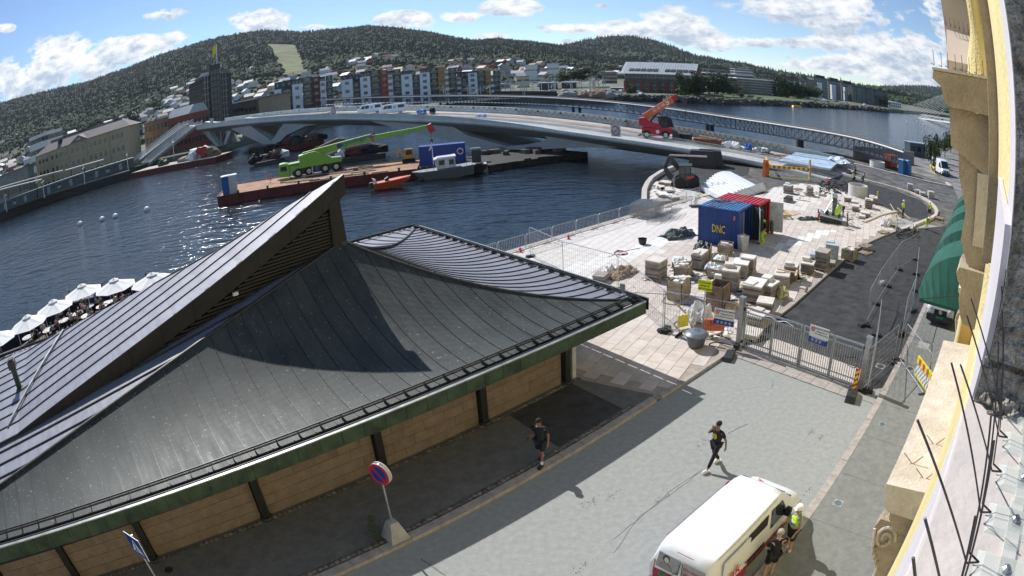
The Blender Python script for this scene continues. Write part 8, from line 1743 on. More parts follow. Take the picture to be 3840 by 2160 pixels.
 # machines
def side(c):
 d=Vector((c.x,c.y,0)).normalized();return math.atan2(-d.x,d.y)
tel=AT(*Z3(1500,788),97);i_t=min(range(NE),key=lambda k:abs(math.atan2(off(k,6).x,off(k,6).y)-azel(*Z3(1500,788))[0]));tel=off(i_t,6,.02);sc_px=.42702/2414*tel.xy.length
tred=mat('telehandler_red',(.42,.01,.03),.4,var=.06);tor=mat('boom_orange',(.72,.16,.04),.45,var=.05)
th=thing('telehandler','red rotating telehandler with raised orange boom on the bridge','telehandler',tel,side(tel))
def tp(x,y):return((x-1500)*sc_px,(788-y)*sc_px)
def poly2(nm,pts,y0,y1,m,par,f=tp,label=None):
 P2=[f(*p)for p in pts];n=len(P2);k=MB();k.add([(x,y0,z)for x,z in P2]+[(x,y1,z)for x,z in P2],[tuple(range(n)),tuple(range(2*n-1,n-1,-1))]+[((i+1)%n,i,n+i,n+(i+1)%n)for i in range(n)]);return obj(nm,k,m,par)
poly2('chassis',[(1370,690),(1640,690),(1655,740),(1540,765),(1440,770),(1365,740)],-1.0,1.0,tred,th)
poly2('turret',[(1345,605),(1400,600),(1450,635),(1530,650),(1545,690),(1380,682),(1340,660)],-1.05,1.05,tred,th)
poly2('cab',[(1525,595),(1600,590),(1640,620),(1655,680),(1545,690),(1522,650)],-.95,.1,gls,th)
cf_=MB()
for pts in([(1522,597),(1525,650),(1540,692)],[(1522,595),(1600,588),(1640,618),(1658,682)],[(1575,592),(1580,690)]):
 for yy in(-.97,.12):cf_.path([(tp(*p)[0],yy,tp(*p)[1])for p in pts],.07,5)
obj('cab_frame',cf_,M['black'],th,kind='stuff')
def bm2(nm,a,b,wd,hh,y,m,par=th,f=tp):A_,B_=f(*a),f(*b);return obj(nm,MB().beam((A_[0],y,A_[1]),(B_[0],y,B_[1]),wd,hh),m,par)
bm2('boom',(1395,600),(1660,425),.75,1.0,.35,tor);bm2('boom_tip',(1640,440),(1700,395),.6,.8,.35,tred);bm2('jib',(1690,392),(1775,450),.35,.45,.35,M['steel_dark']);bm2('lift_cylinder',(1445,640),(1540,530),.2,.25,.35,M['steel_dark'])
poly2('attachment',[(1740,430),(1790,430),(1795,470),(1760,480)],.1,.7,M['steel_dark'],th);obj('rope',MB().tube((tp(1770,480)[0],.35,tp(1770,480)[1]),(tp(1785,560)[0],.35,tp(1785,560)[1]),.04,4),M['steel_dark'],th)
poly2('stabiliser',[(1320,765),(1360,740),(1375,760),(1345,768)],-1.1,-.8,M['steel_dark'],th);poly2('stabiliser',[(1650,700),(1690,720),(1740,810),(1700,815),(1640,790)],-1.1,1.0,M['steel_dark'],th)
for x in(1410,1582):
 for s in(-1,1):wv=obj('wheel',MB().lathe((tp(x,0)[0],s*.95-.2,.62),[(.3,0),(.62,.03),(.62,.37),(.3,.4)],18,'y'),M['rubber'],th);obj('rim',MB().lathe((tp(x,0)[0],s*1.15-.03,.62),[(.3,0),(.22,.05)],12,'y'),M['steel'],wv)
tt_=vtext('52 62 68 00',.62,tp(1455,560)[0],-.05,tp(1455,565)[1],(math.pi/2,0,0),wht,par=th);tt_.rotation_euler=(math.pi/2,-.585,0);bt3=tp(1540,520);tt_.location=(bt3[0]-1.0,-.04,bt3[1]-.55)
obj('boom_logo',MB().lathe((tp(1608,462)[0],-.03,tp(1608,462)[1]),[(.30,-.03),(.30,0)],16,'y'),wht,th);vtext('HMF',.3,tp(1590,470)[0]-.12,-.075,tp(1608,470)[1],(math.pi/2,0,0),tred,par=th)
obj('side_logo',MB().lathe((tp(1510,725)[0],-1.01,tp(1510,725)[1]),[(.28,-.02),(.28,0)],14,'y'),wht,th)
ec=G(*B2(565,655));xs=.31056/2414*ec.xy.length*1.0;ex_=thing('excavator','dark green wheeled excavator on the quay below the bridge','excavator',(ec.x,ec.y,0),side(ec))
xp=lambda x,y:((x-565)*xs,(655-y)*xs*1.04);exm=mat('excavator_green',(.045,.06,.05),.5,var=.2)
poly2('undercarriage',[(470,560),(670,570),(670,615),(470,610)],-1.0,1.0,M['steel_dark'],ex_,xp);poly2('upper_body',[(470,480),(665,470),(672,560),(462,555)],-1.1,1.4,exm,ex_,xp)
poly2('cab',[(478,378),(615,378),(618,480),(470,500)],-1.0,.3,gls,ex_,xp);poly2('cab_roof',[(465,368),(635,365),(635,380),(470,382)],-1.1,.5,exm,ex_,xp);poly2('driver',[(555,400),(600,395),(600,450),(555,455)],-.5,-.1,hv,ex_,xp)
obj('cab_frame',MB().path([(xp(*p)[0],-1.02,xp(*p)[1])for p in((472,500),(480,378),(615,378),(618,480))],.06,5).path([(xp(*p)[0],-1.02,xp(*p)[1])for p in((545,378),(545,490))],.05,5),exm,ex_,kind='stuff')
poly2('red_mark',[(570,495),(660,490),(662,520),(570,525)],-1.13,-1.1,red,ex_,xp)
bm2('boom',(465,440),(355,290),.4,.5,.6,exm,ex_,xp);bm2('arm',(355,285),(285,440),.32,.36,.6,exm,ex_,xp);bm2('cylinder',(440,420),(330,350),.14,.14,.2,M['steel_dark'],ex_,xp);poly2('bucket',[(265,430),(320,440),(400,520),(370,570),(330,560),(285,480)],0,1.2,M['steel_dark'],ex_,xp)
bm2('lifted_pipe',(350,275),(835,272),.16,.16,.5,mat('pipe_pink',(.62,.5,.5),.5),ex_,xp)
for x in(485,655):
 for s in(-1,1):obj('wheel',MB().lathe((xp(x,0)[0],s*.95-.22,.62),[(.25,0),(.62,.03),(.62,.4),(.25,.43)],16,'y'),M['rubber'],ex_)
for x,y,lb in((750,370,'dark generator box on the quay beyond the excavator, left'),(850,365,'second dark box on the quay beyond the excavator')):
 c=G(*B2(x,y+25));solo('machine_box',MB().box((0,0,1.1),(3.6,2.2,1.9),taper=.8).box((0,0,.1),(3.8,2.4,.3)),M['steel_dark'],lb,'machine',c,side(c))
dc=G(*B3(690,900),PZ);ds_=.31056/2414*dc.xy.length;dr=thing('drill_rig','small tracked stone-laying machine with grey tripod mast','machine',(dc.x,dc.y,PZ),side(dc));dp_=lambda x,y:((x-690)*ds_,(900-y)*ds_*1.05)
poly2('base_frame',[(510,830),(850,860),(850,900),(520,880)],-.9,.9,M['steel_dark'],dr,dp_);poly2('deck_plate',[(540,800),(860,830),(860,850),(540,820)],-1.0,1.0,M['steel'],dr,dp_)
bm2('mast',(740,800),(738,580),.45,.45,0,mat('mast_grey',(.12,.13,.14),.5),dr,dp_);poly2('mast_head',[(700,560),(770,560),(780,600),(705,600)],-.3,.3,M['steel'],dr,dp_)
for x,y in((600,-.7),(880,-.7),(620,.8),(860,.8)):A_=dp_(740,590);B_=dp_(x,790);obj('strut',MB().tube((A_[0],0,A_[1]),(B_[0],y,B_[1]),.06,6),M['steel'],dr)
for x in(515,650,800,930):A_=dp_(x,850);obj('leg',MB().beam((A_[0],-.9,0),(A_[0],-.9,1.1),.12,.12),M['steel_dark'],dr)
poly2('striped_plate',[(505,790),(540,795),(540,860),(508,850)],-1.02,-.98,wht,dr,dp_);
for q in range(3):bm2('red_stripe',(508,815+18*q),(538,800+18*q),.02,.12,-1.03,red,dr,dp_)
for q in range(6):poly2('engine_box',[(570+45*q,770),(605+45*q,775),(605+45*q,830),(570+45*q,825)],-.5+.1*q,.1+.1*q,M['steel_dark']if q%2 else M['white_stone'],dr,dp_)
# barge with mobile crane
bz=-.75;NL,NR,FR_,FL_=G(815,742,bz),G(*Z2(1600,1178),bz),G(*Z2(1640,1085),bz),G(*Z2(-110,1325),bz)
rust=mat('rusty_hull',(.20,.035,.025),.8,scale=.8,c2=(.07,.03,.025),bump=.3,bscale=6);dk_=mat('barge_deck',(.50,.27,.14),.9,scale=.6,c2=(.24,.15,.10),bump=.5,bscale=8)
bar_=thing('barge','long rusty red work barge carrying the green mobile crane','barge',NL)
C4=[NL,NR,FR_,FL_];lo=[Vector((p.x,p.y,WATER_Z-.5))for p in C4]
hl=wpart('hull',MB().hexa(lo,C4),rust,bar_);wpart('deck_plate',MB().hexa([p+uz*.002 for p in C4],[p+uz*.06 for p in C4]),dk_,bar_)
for a,b in((NL,NR),(FL_,FR_),(NL,FL_)):wpart('deck_edge',MB().beam(a+uz*.1,b+uz*.1,.2,.18),rust,bar_)
for k in range(11):p=NL.lerp(NR,(k+.5)/11);wpart('fender',MB().beam(p+uz*0-(FL_-NL).normalized()*.1,Vector((p.x,p.y,WATER_Z))-(FL_-NL).normalized()*.1,.22,.12),rust,hl)
for k in range(6):p=NL.lerp(NR,.12+.16*k);wpart('bollard',MB().lathe(p+uz*.1,[(.16,0),(.16,.35),(.24,.4),(.2,.5)],10),M['black'],bar_)
r=random.Random(17)
for k in range(22):
 p=NL.lerp(NR,r.uniform(.05,.95)).lerp(FL_.lerp(FR_,r.uniform(.1,.9)),r.uniform(.1,.85));wpart('deck_timber',MB().beam(p+uz*.15,p+(NR-NL).normalized()*r.uniform(1.5,4)+uz*.15,.35,.2),random.choice((M['wood'],M['wood_new'],M['steel_dark'])),bar_)
for k,(x,m_,lb)in enumerate((((-65,1300),mat('cabin_blue',(.02,.09,.30),.5,var=.1),'blue portable cabin on the left end of the barge'),((0,1290),mat('cabin_grey',(.50,.55,.60),.5),'pale grey portable cabin beside the blue one on the barge'))):
 p=NL.lerp(NR,.045+.04*k)+(FL_-NL)*.18;c=thing('portable_cabin',lb,'cabin',(p.x,p.y,bz+.07),side(p));obj('cabin',MB().box((0,0,1.35),(1.35,1.35,2.7)),m_,c);obj('roof',MB().box((0,0,2.76),(1.5,1.5,.12)),M['white'],c);obj('door',MB().box((0,-.69,1.2),(.8,.04,2.0)),M['steel']if k else mat('cabin_door',(.03,.12,.36),.5),c)
 for q in range(4):obj('roof_rib',MB().box((-.5+.33*q,0,2.86),(.1,1.5,.08)),M['white'],c)
crc=AT(*Z2(640,1215),99);crc.z=bz+.06;cs_=.41408/2414*crc.xy.length;cg=mat('crane_green',(.20,.43,.05),.4,var=.06);cr_=thing('mobile_crane','lime green four-axle mobile crane with long lowered telescopic boom on the barge','crane',crc,side(crc)+.0)
cp=lambda x,y:((x-640)*cs_,(1268-y-(x-640)*-.0)*cs_-(640-x)*0)
def cq(x,y):return((x-640)*cs_,(1268-(x-330)*.115-y)*cs_)
cr_.rotation_euler=(0,0,side(crc))
poly2('cab',[(345,1120),(400,1110),(440,1120),(445,1235),(330,1238),(333,1180)],-1.3,1.3,cg,cr_,cq);poly2('cab_window',[(358,1140),(415,1135),(418,1180),(352,1182)],-1.33,-1.29,gls,cr_,cq)
poly2('carrier',[(440,1120),(545,1105),(945,1075),(945,1115),(560,1160),(460,1195)],-1.3,1.3,cg,cr_,cq);poly2('chassis',[(460,1160),(950,1090),(950,1170),(470,1235)],-1.1,1.1,M['steel_dark'],cr_,cq)
for q in range(5):poly2('black_stripe',[(455+18*q,1122),(465+18*q,1120),(458+18*q,1135),(448+18*q,1137)],-1.33,-1.29,M['black'],cr_,cq)
poly2('turret',[(540,1050),(640,1020),(700,1010),(850,1075),(840,1095),(640,1130),(545,1115)],-1.25,1.25,cg,cr_,cq);poly2('crane_cab',[(660,1030),(730,1020),(735,1060),(665,1070)],-1.3,-.5,cg,cr_,cq);poly2('counterweight',[(540,1060),(600,1045),(602,1120),(545,1125)],-1.35,1.35,cg,cr_,cq)
def bml(nm,a,b,w_,h_,m,y=.2):A_,B_=cq(*a),cq(*b);return obj(nm,MB().beam((A_[0],y,A_[1]),(B_[0],y,B_[1]),w_,h_),m,cr_)
bml('boom_base',(585,1055),(1250,905),.9,1.1,cg);bml('boom_section',(1230,912),(1620,848),.7,.7,cg);bml('boom_section',(1600,850),(1800,805),.55,.55,cg);bml('boom_head',(1795,790),(1835,860),.8,.9,red);bml('boom_collar',(1243,890),(1262,945),.95,.3,red);bml('boom_collar',(1408,860),(1415,905),.85,.25,cg);bml('boom_collar',(1600,825),(1608,870),.8,.25,cg)
bml('boom_shoe',(990,1010),(1225,965),.8,.25,mat('shoe_red',(.20,.05,.04),.7));bml('lift_cylinder',(720,1085),(960,990),.35,.35,M['steel']);bml('hook_rope',(1815,850),(1815,930),.05,.05,M['steel_dark']);bml('hook_block',(1815,930),(1815,965),.5,.3,M['black'])
vtext('kynningsrud',1.15,cq(960,985)[0],-.28,cq(960,985)[1],(math.pi/2,-.17,0),mat('letter_blue',(.02,.05,.25),.4),par=cr_);obj('boom_logo',MB().lathe((cq(935,975)[0],-.27,cq(935,972)[1]),[(.42,-.02),(.42,0)],12,'y'),mat('letter_blue',(.02,.05,.25),.4),cr_)
for x in(523,628,783,888):
 A_=cq(x,1230-(x-523)*.17)
 for s in(-1,1):wv=obj('wheel',MB().lathe((A_[0],s*1.1-.25,.72),[(.35,0),(.72,.04),(.72,.46),(.35,.5)],18,'y'),M['rubber'],cr_);obj('rim',MB().lathe((A_[0],s*1.37-.03,.72),[(.38,0),(.2,.04)],12,'y'),M['steel'],wv)
poly2('ladder',[(655,1150),(668,1150),(668,1240),(655,1240)],-1.36,-1.32,M['steel'],cr_,cq);poly2('blue_locker',[(690,1145),(722,1142),(722,1195),(690,1200)],-1.35,-1.0,mat('locker_blue',(.03,.12,.35),.5),cr_,cq)
for x in(575,715,835):A_=cq(x,0);obj('outrigger_pad',MB().box((A_[0],-1.7,.12),(.8,.7,.2)),mat('pad_cream',(.6,.5,.35),.8),cr_)
p=AT(*Z2(270,1215),97);solo('life_ring',MB().path([(.38*math.cos(a),0,.9+.38*math.sin(a))for a in np.linspace(0,6.283,13)],.08,6).tube((0,0,0),(0,0,.6),.04),mat('ring_orange',(.65,.15,.03),.6),'orange life ring on a post in front of the crane','life ring',(p.x,p.y,bz+.07),side(p))
p=FL_.lerp(FR_,.93)-(FL_-NL).normalized()*1.5;me_=thing('mini_excavator','small yellow excavator at the right end of the barge deck','excavator',(p.x,p.y,bz+.07),side(p));yx=mat('digger_yellow',(.62,.36,.03),.5)
obj('cab',MB().box((.3,0,1.35),(1.5,1.3,1.5),taper=.85),yx,me_);obj('window',MB().box((.25,-.66,1.55),(.9,.05,.7)),gls,me_);obj('track',MB().box((.2,-.6,.25),(2.0,.35,.5)),M['rubber'],me_);obj('track',MB().box((.2,.6,.25),(2.0,.35,.5)),M['rubber'],me_);obj('arm',MB().beam((-.5,0,1),(-1.3,0,2.3),.22,.25).beam((-1.3,0,2.3),(-1.6,0,.9),.2,.2),yx,me_)
q0=AT(*Z2(1640,1215),92);q1=AT(*Z2(2050,1190),92);q0.z=q1.z=-.9;cblu=mat('deckhouse_blue',(.012,.045,.25),.45,var=.06);ctn,P,ax,ay=container('deck_container','bright blue corrugated container on the pontoon behind the grey workboat',q0,(q1-q0),(q1-q0).length,2.5,2.9,cblu,mat('deckhouse_roof',(.04,.11,.38),.45),14)
rg_=wpart('life_ring',MB().path([P(5.9+.42*math.cos(a),-.12,1.75+.42*math.sin(a))for a in np.linspace(0,6.283,13)],.09,6),M['white'],ctn);[wpart('ring_mark',MB().beam(P(x_,-.22,1.75),P(x_+.12,-.22,1.75),.2,.2),red,rg_)for x_ in(5.5,6.2)]
pn=thing('pontoon','dark low pontoon under the blue container','pontoon',(q0.x,q0.y,WATER_Z));wpart('pontoon_deck',MB().hexa([P(-1.5,-.8,-2.0),P(9.5,-.8,-2.0),P(9.5,3.2,-2.0),P(-1.5,3.2,-2.0)],[P(-1.5,-.8,-.02),P(10.2,-.8,-.02),P(10.2,3.2,-.02),P(-1.5,3.2,-.02)]),M['steel_dark'],pn)
wb0=AT(*Z2(1850,1310),86.5);wb=thing('workboat','grey aluminium workboat with small wheelhouse moored at the barge','boat',(wb0.x,wb0.y,WATER_Z),side(wb0)+.06);ws2=.41408/2414*86.5;wq=lambda x,y:((x-1850)*ws2,(1305-y)*ws2);alu=mat('boat_alu',(.36,.38,.39),.4,.6,var=.1)
def boat_hull(par,f,pts_top,pts_bot,w_,m):
 T=[f(*p)for p in pts_top];B_=[f(*p)for p in pts_bot];k=MB();rows=[]
 n=len(T);vs=[]
 for(tx,tz),(bx,bz_),ww in zip(T,B_,w_):vs.append([(bx,-ww*.6,bz_),(tx,-ww,tz),(tx,ww,tz),(bx,ww*.6,bz_)])
 return obj('hull',loft(vs),m,par)
boat_hull(wb,wq,[(1560,1222),(1640,1222),(1900,1215),(2128,1195)],[(1620,1285),(1680,1310),(1900,1315),(2125,1290)],[.15,1.2,1.45,1.4],alu)
poly2('wheelhouse',[(1775,1130),(1800,1105),(1950,1100),(1962,1120),(1962,1205),(1790,1215)],-.9,.9,mat('wheelhouse_white',(.62,.64,.64),.5),wb,wq)
for x0,x1 in((1812,1862),(1905,1950)):poly2('window',[(x0,1135),(x1,1130),(x1,1175),(x0,1180)],-.93,-.89,gls,wb,wq)
poly2('door',[(1868,1125),(1902,1122),(1902,1205),(1868,1208)],-.93,-.89,M['white_stone'],wb,wq);poly2('roof',[(1765,1118),(1970,1098),(1970,1108),(1765,1128)],-1.1,1.1,M['white'],wb,wq)
for x in(1640,1700,1760,2000,2060,2110):A_=wq(x,1218);obj('rail_post',MB().tube((A_[0],-1.2,A_[1]),(A_[0],-1.2,A_[1]+.7),.03,5),alu,wb)
obj('rail',MB().tube((wq(1640,0)[0],-1.2,wq(0,1218)[1]+.7),(wq(1770,0)[0],-1.2,wq(0,1218)[1]+.7),.03,5),alu,wb);obj('flag_mast',MB().tube((wq(1765,0)[0],0,2),(wq(1760,0)[0],0,5.2),.05,5),M['white'],wb);poly2('flag',[(1730,1035),(1762,960),(1762,1010),(1735,1040)],-.02,.02,M['white'],wb,wq)
ob0=AT(*Z2(1380,1325),82.5);ob_=thing('orange_boat','open orange rescue boat with outboard motor beside the barge','boat',(ob0.x,ob0.y,WATER_Z),side(ob0)+.08);oq=lambda x,y:((x-1380)*ws2*.95,(1328-y-(1380-x)*-.02)*ws2*.95)
boat_hull(ob_,oq,[(1205,1265),(1300,1255),(1450,1238),(1560,1225)],[(1210,1318),(1300,1325),(1450,1300),(1545,1262)],[.75,.95,.9,.25],mat('boat_orange',(.62,.10,.025),.45,var=.06))
poly2('inner_floor',[(1215,1262),(1540,1232),(1540,1236),(1215,1268)],-.7,.7,mat('boat_inner',(.55,.16,.07),.6),ob_,oq);poly2('outboard_motor',[(1165,1255),(1200,1250),(1205,1300),(1185,1310),(1160,1290)],-.3,.3,mat('motor_dark',(.05,.055,.065),.4),ob_,oq);poly2('seat',[(1310,1235),(1345,1215),(1350,1250),(1315,1255)],-.4,.4,M['steel_dark'],ob_,oq);poly2('console',[(1195,1215),(1225,1230),(1240,1262),(1210,1262)],-.4,.4,M['white'],ob_,oq)
rb0=AT(*Z2(2140,1260),88.5);rb=thing('tender_boat','small dark tender with a cage of white bottles right of the workboat','boat',(rb0.x,rb0.y,WATER_Z),side(rb0));rq=lambda x,y:((x-2140)*ws2,(1265-y)*ws2)
boat_hull(rb,rq,[(2060,1185),(2130,1180),(2200,1175),(2255,1185)],[(2075,1255),(2130,1268),(2200,1262),(2240,1225)],[.9,1.1,1.0,.2],M['steel_dark']);poly2('deck',[(2065,1180),(2245,1178),(2245,1184),(2065,1188)],-.9,.9,mat('pad_cream',(.6,.5,.35),.8),rb,rq)
for q in range(5):A_=rq(2118+18*q,0);obj('bottle',MB().lathe((A_[0],0,rq(0,1170)[1]),[(.14,0),(.14,1.7),(.05,2.0)],8),mat('bottle_dark',(.06,.08,.08),.5),rb);obj('bottle_cap',MB().blob((A_[0],0,rq(0,1170)[1]+2.1),(.15,.15,.15),1,.1,6,4),M['white'],rb)
for k,(x0,x1,yt,yb,d,m_,lb,h_)in enumerate(((330,760,870,900,168,rust,'dark red barge with machinery under the far span',1.6),(520,1320,1050,1075,118,M['steel_dark'],'low dark mooring pontoon behind the green crane',1.2),(120,410,1055,1090,140,M['steel_dark'],'low dark work pontoon at the foot of the far pier',1.2))):
 a=AT(*Z2(x0,yb),d);b=AT(*Z2(x1,yb-20),d);a.z=b.z=WATER_Z-.3;e_=(b-a).normalized();n_=Vector((-e_.y,e_.x,0));t=thing('work_barge',lb,'barge',a);wpart('hull',MB().hexa([a,b,b+n_*8,a+n_*8],[p+uz*h_ for p in(a,b,b+n_*8,a+n_*8)]),m_,t)
 for q in range(7):p=a.lerp(b,(q+.5)/7)+n_*3+uz*h_;wpart('deck_cargo',MB().blob(p+uz*.5,(r.uniform(1.2,2.6),1.6,r.uniform(.6,1.5)),q,.35,8,6),random.choice((M['steel_dark'],M['rubber'],mat('cargo_brown',(.2,.15,.1),.9),M['white_stone']if q%3==0 else rust)),t)
dgc=AT(*Z2(800,985),122);dg_=thing('long_excavator','brown excavator boom reaching up behind the green crane','excavator',(dgc.x,dgc.y,-1.2),side(dgc));dgs=.41408/2414*122;gq=lambda x,y:((x-800)*dgs,(1050-y)*dgs);brn=mat('digger_brown',(.22,.15,.07),.7,var=.15)
poly2('boom',[(690,925),(830,885),(900,868),(960,880),(985,910),(940,905),(850,925),(720,975)],-.4,.4,brn,dg_,gq);bm2('arm',(700,920),(570,1000),.4,.5,0,brn,dg_,gq);poly2('upper_body',[(900,930),(1000,905),(1190,890),(1180,920),(1000,950)],-1.4,1.4,M['steel_dark'],dg_,gq);poly2('track',[(900,1010),(1190,1010),(1200,1045),(890,1048)],-1.6,1.6,M['rubber'],dg_,gq)
a,b=AT(*A1_(1590,800),203),AT(*A1_(2600,620),176);a.z=b.z=WATER_Z-.3;e_=(b-a).normalized();n_=Vector((-e_.y,e_.x,0));t=thing('quay_barge','long rusty barge moored along the far station quay','barge',a);wpart('hull',MB().hexa([a,b,b+n_*9,a+n_*9],[p+uz*2.0 for p in(a,b,b+n_*9,a+n_*9)]),rust,t);wpart('deck_plate',MB().hexa([p+uz*2.0 for p in(a,b,b+n_*9,a+n_*9)],[p+uz*2.15 for p in(a,b,b+n_*9,a+n_*9)]),mat('deck_cream',(.48,.42,.34),.9,var=.15,scale=.4),t)
for f,w_,h_,m_,nm,lb in((.72,8,3.0,M['white'],'white_tent','white tent on the quay barge by the red machine'),(.80,7,3.4,mat('machine_red',(.45,.04,.02),.6),'red_machine','bright red machine on the quay barge'),(.60,6,1.4,M['wood'],'timber_stack','timber stack on the quay barge'),(.33,3,1.8,mat('machine_green',(.05,.08,.03),.7),'small_machine','small dark green machine on the quay barge'),(.9,5,2.5,mat('cargo_brown',(.2,.15,.1),.9),'scaffold_tower','brown scaffold tower below the far pier')):
 p=a.lerp(b,f)+n_*4+uz*2.15;solo(nm,MB().blob((0,0,h_*.5),(w_/2,2,h_*.6),int(w_),.25,8,5).box((0,0,h_*.2),(w_*.9,3,h_*.4)),m_,lb,nm.split('_')[-1],p,math.atan2(e_.y,e_.x))
trn=mat('train_dark',(.035,.05,.055),.35,var=.1,scale=.5);trw=mat('train_window',(.02,.025,.03),.15);trr=mat('train_roof',(.30,.36,.36),.5)
T0,T1=AT(*A1_(-60,1110),222),AT(*A1_(2260,440),212);L_=(T1-T0).xy.length;e_=Vector(((T1-T0).x,(T1-T0).y,0)).normalized();n_=Vector((-e_.y,e_.x,0));nc=int(L_/21)
for k in range(nc):
 p=T0+e_*(21*k);t=thing('train_car','dark green train car at the station platform, %s from the left'%('first','second','third','fourth','fifth','sixth','seventh','eighth','ninth')[min(k,8)],'train car',(p.x,p.y,.6),math.atan2(e_.y,e_.x),'train cars at the station')
 obj('car_body',MB().box((10.2,0,2.1),(20.4,2.9,3.2)),trn,t);obj('roof',MB().box((10.2,0,3.8),(20.2,2.4,.25)),trr,t);
 for q in range(7):obj('window',MB().box((2.2+2.6*q,-1.47,2.6),(1.6,.06,1.0)),trw,t)
 for q in(5,15):obj('door',MB().box((q,-1.48,2.0),(1.3,.07,2.2)),mat('train_door',(.25,.30,.30),.4),t)
 vtext('VY',1.3,9,-1.53,1.4,(math.pi/2,0,0),wht,par=t)
qp=[AT(*A1_(*p),d)for p,d in(((-80,1280),232),((780,985),215),((1560,770),205))]
ql=thing('station_quay','long low quay wall and platform edge in front of the trains','quay',(qp[0].x,qp[0].y,0))
for a,b in zip(qp,qp[1:]):
 a2,b2=Vector((a.x,a.y,0)),Vector((b.x,b.y,0));wpart('quay_edge',MB().beam(a2-uz*1.0,b2-uz*1.0,1.0,3.4),mat('quay_dark',(.045,.04,.035),.9),ql);wpart('coping',MB().beam(a2+uz*.8,b2+uz*.8,1.2,.3),mat('coping_pale',(.42,.38,.30),.9),ql)
for k,(x0,y0,x1,y1,d0,d1)in enumerate(((-20,985,760,770,232,226),(790,770,1250,640,226,222),(800,880,1440,745,217,212),(-20,1010,500,880,226,222))):
 a,b=AT(*A1_(x0,y0),d0),AT(*A1_(x1,y1),d1);t=thing('platform_roof','long pale platform canopy at the station, %s'%('the leftmost','above the green train','nearest the water','lowest at the left edge')[k],'canopy',a);wpart('canopy',MB().beam(a,b,3.2,.35),mat('canopy_pale',(.50,.50,.47),.6),t)
 for f in(.15,.5,.85):p=a.lerp(b,f);wpart('post',MB().beam(p,Vector((p.x,p.y,.5)),.25,.25),M['steel_dark'],t)
 if k==2:
  for f in np.linspace(.02,.98,14):p=a.lerp(b,f);wpart('rib',MB().beam(p-n_*1.6+uz*.3,p+n_*1.6+uz*.3,.15,.15),M['white'],t)
for k in range(9):
 p=T0+e_*(18*k+6)-n_*3;o=dup(mast,kt,(p.x,p.y,.5),math.atan2(e_.y,e_.x)+1.57,'dark station mast before the trains, %s from the left'%('first','second','third','fourth','fifth','sixth','seventh','eighth','ninth','tenth','eleventh','twelfth','thirteenth','fourteenth')[k],'station masts')
for k,(x,y)in enumerate(((970,1430),(1235,1375),(1395,1340),(1775,1258))):p=G(*A1_(x,y),WATER_Z);solo('buoy',MB().ell((0,0,.3),(.65,.65,.5),10,6),M['white'],'%s white mooring buoy on the river, counted from the left'%('first','second','third','fourth')[k],'buoy',p,group='white buoys')
# river terrace with parasols and guests
TF=.15
terr=struct('terrace',MB().prism([ut(-16,31.5),ut(8,31.5),ut(7.5,41.2),ut(4.5,44.2),ut(-4,46),ut(-6.5,46),ut(-9,43.5),ut(-16,43.5)],WATER_Z-.2,TF),mat('terrace_deck',(.16,.12,.09),.85,var=.2,scale=1.5,stretch=(1,6,1)))
tf_=[UT(7.5,41.1),UT(4.2,44.0),UT(-3.8,45.8),UT(-6.3,45.8),UT(-8.9,43.3),UT(-16,43.3)];scr=thing('terrace_screen','dark canvas screen with white letters round the river terrace','screen',tf_[0])
cvs=mat('canvas_navy',(.018,.016,.03),.8,var=.2)
for a,b in zip(tf_,tf_[1:]):
 n=max(1,round((b-a).length/2.1))
 for k in range(n):
  p,q=a.lerp(b,k/n),a.lerp(b,(k+.97)/n);pnl=wpart('canvas_panel',MB().beam(p+uz*(TF+.62),q+uz*(TF+.62),.04,1.05),cvs,scr);wpart('screen_post',MB().beam(p+uz*TF,p+uz*(TF+1.25),.06,.06),M['white_stone'],scr)
 wpart('top_rail',MB().beam(a+uz*(TF+1.22),b+uz*(TF+1.22),.06,.06),M['white_stone'],scr)
for s,px in(('UT',(1062,362)),('EN',(500,525))):
 r_=ray(*R4f(*px));best=None
 for a,b in zip(tf_,tf_[1:]):
  d=(b-a).normalized();n_=Vector((-d.y,d.x,0));o=Vector((0,0,CAM_H));t=(a-o).dot(n_)/r_.dot(n_);p=o+r_*t;f=(p-a).dot(d)/(b-a).length
  if-.05<f<1.05:best=(p,n_ if n_.dot(p)<0 else-n_)
 if best:p,n_=best;textobj(scr,s,p,uz.cross(n_),uz,.55,wht,.06,True)
can=mat('parasol_white',(.80,.79,.76),.8,var=.02)
par_px=[(215,506),(435,377),(675,246),(945,199),(1262,150)];pr_=None
def parasol(c,label):
 t=thing('parasol',label,'parasol',c,random.uniform(0,.5),'white parasols on the river terrace');n=8;R_=1.72;zt,ze=3.15,2.62
 for k in range(n):
  a,b=2*math.pi*k/n,2*math.pi*(k+1)/n;o=obj('canopy_panel',MB().add([(0,0,zt),(R_*math.cos(a),R_*math.sin(a),ze),(R_*math.cos(b),R_*math.sin(b),ze),(R_*.5*math.cos((a+b)/2),R_*.5*math.sin((a+b)/2),(zt+ze)/2-.05)],[(0,1,3),(1,2,3),(2,0,3)]),can,t)
  obj('rib',MB().tube((0,0,zt-.05),(R_*math.cos(a),R_*math.sin(a),ze-.03),.015,4),M['wood'],t)
 obj('vent_cap',MB().lathe((0,0,zt-.06),[(.42,0),(.05,.15)],8),can,t);obj('finial',MB().tube((0,0,zt),(0,0,zt+.22),.03,6),M['black'],t);obj('pole',MB().tube((0,0,0),(0,0,zt),.045,8),M['wood'],t);obj('pole_sleeve',MB().tube((0,0,.1),(0,0,1.0),.16,8),M['black'],t);return t
for k,p in enumerate(par_px):
 c=G(*R4f(*p),TF+3.3);parasol((c.x,c.y,TF),'%s open white parasol on the river terrace, counted from the left'%('second','third','fourth','fifth','sixth')[k])
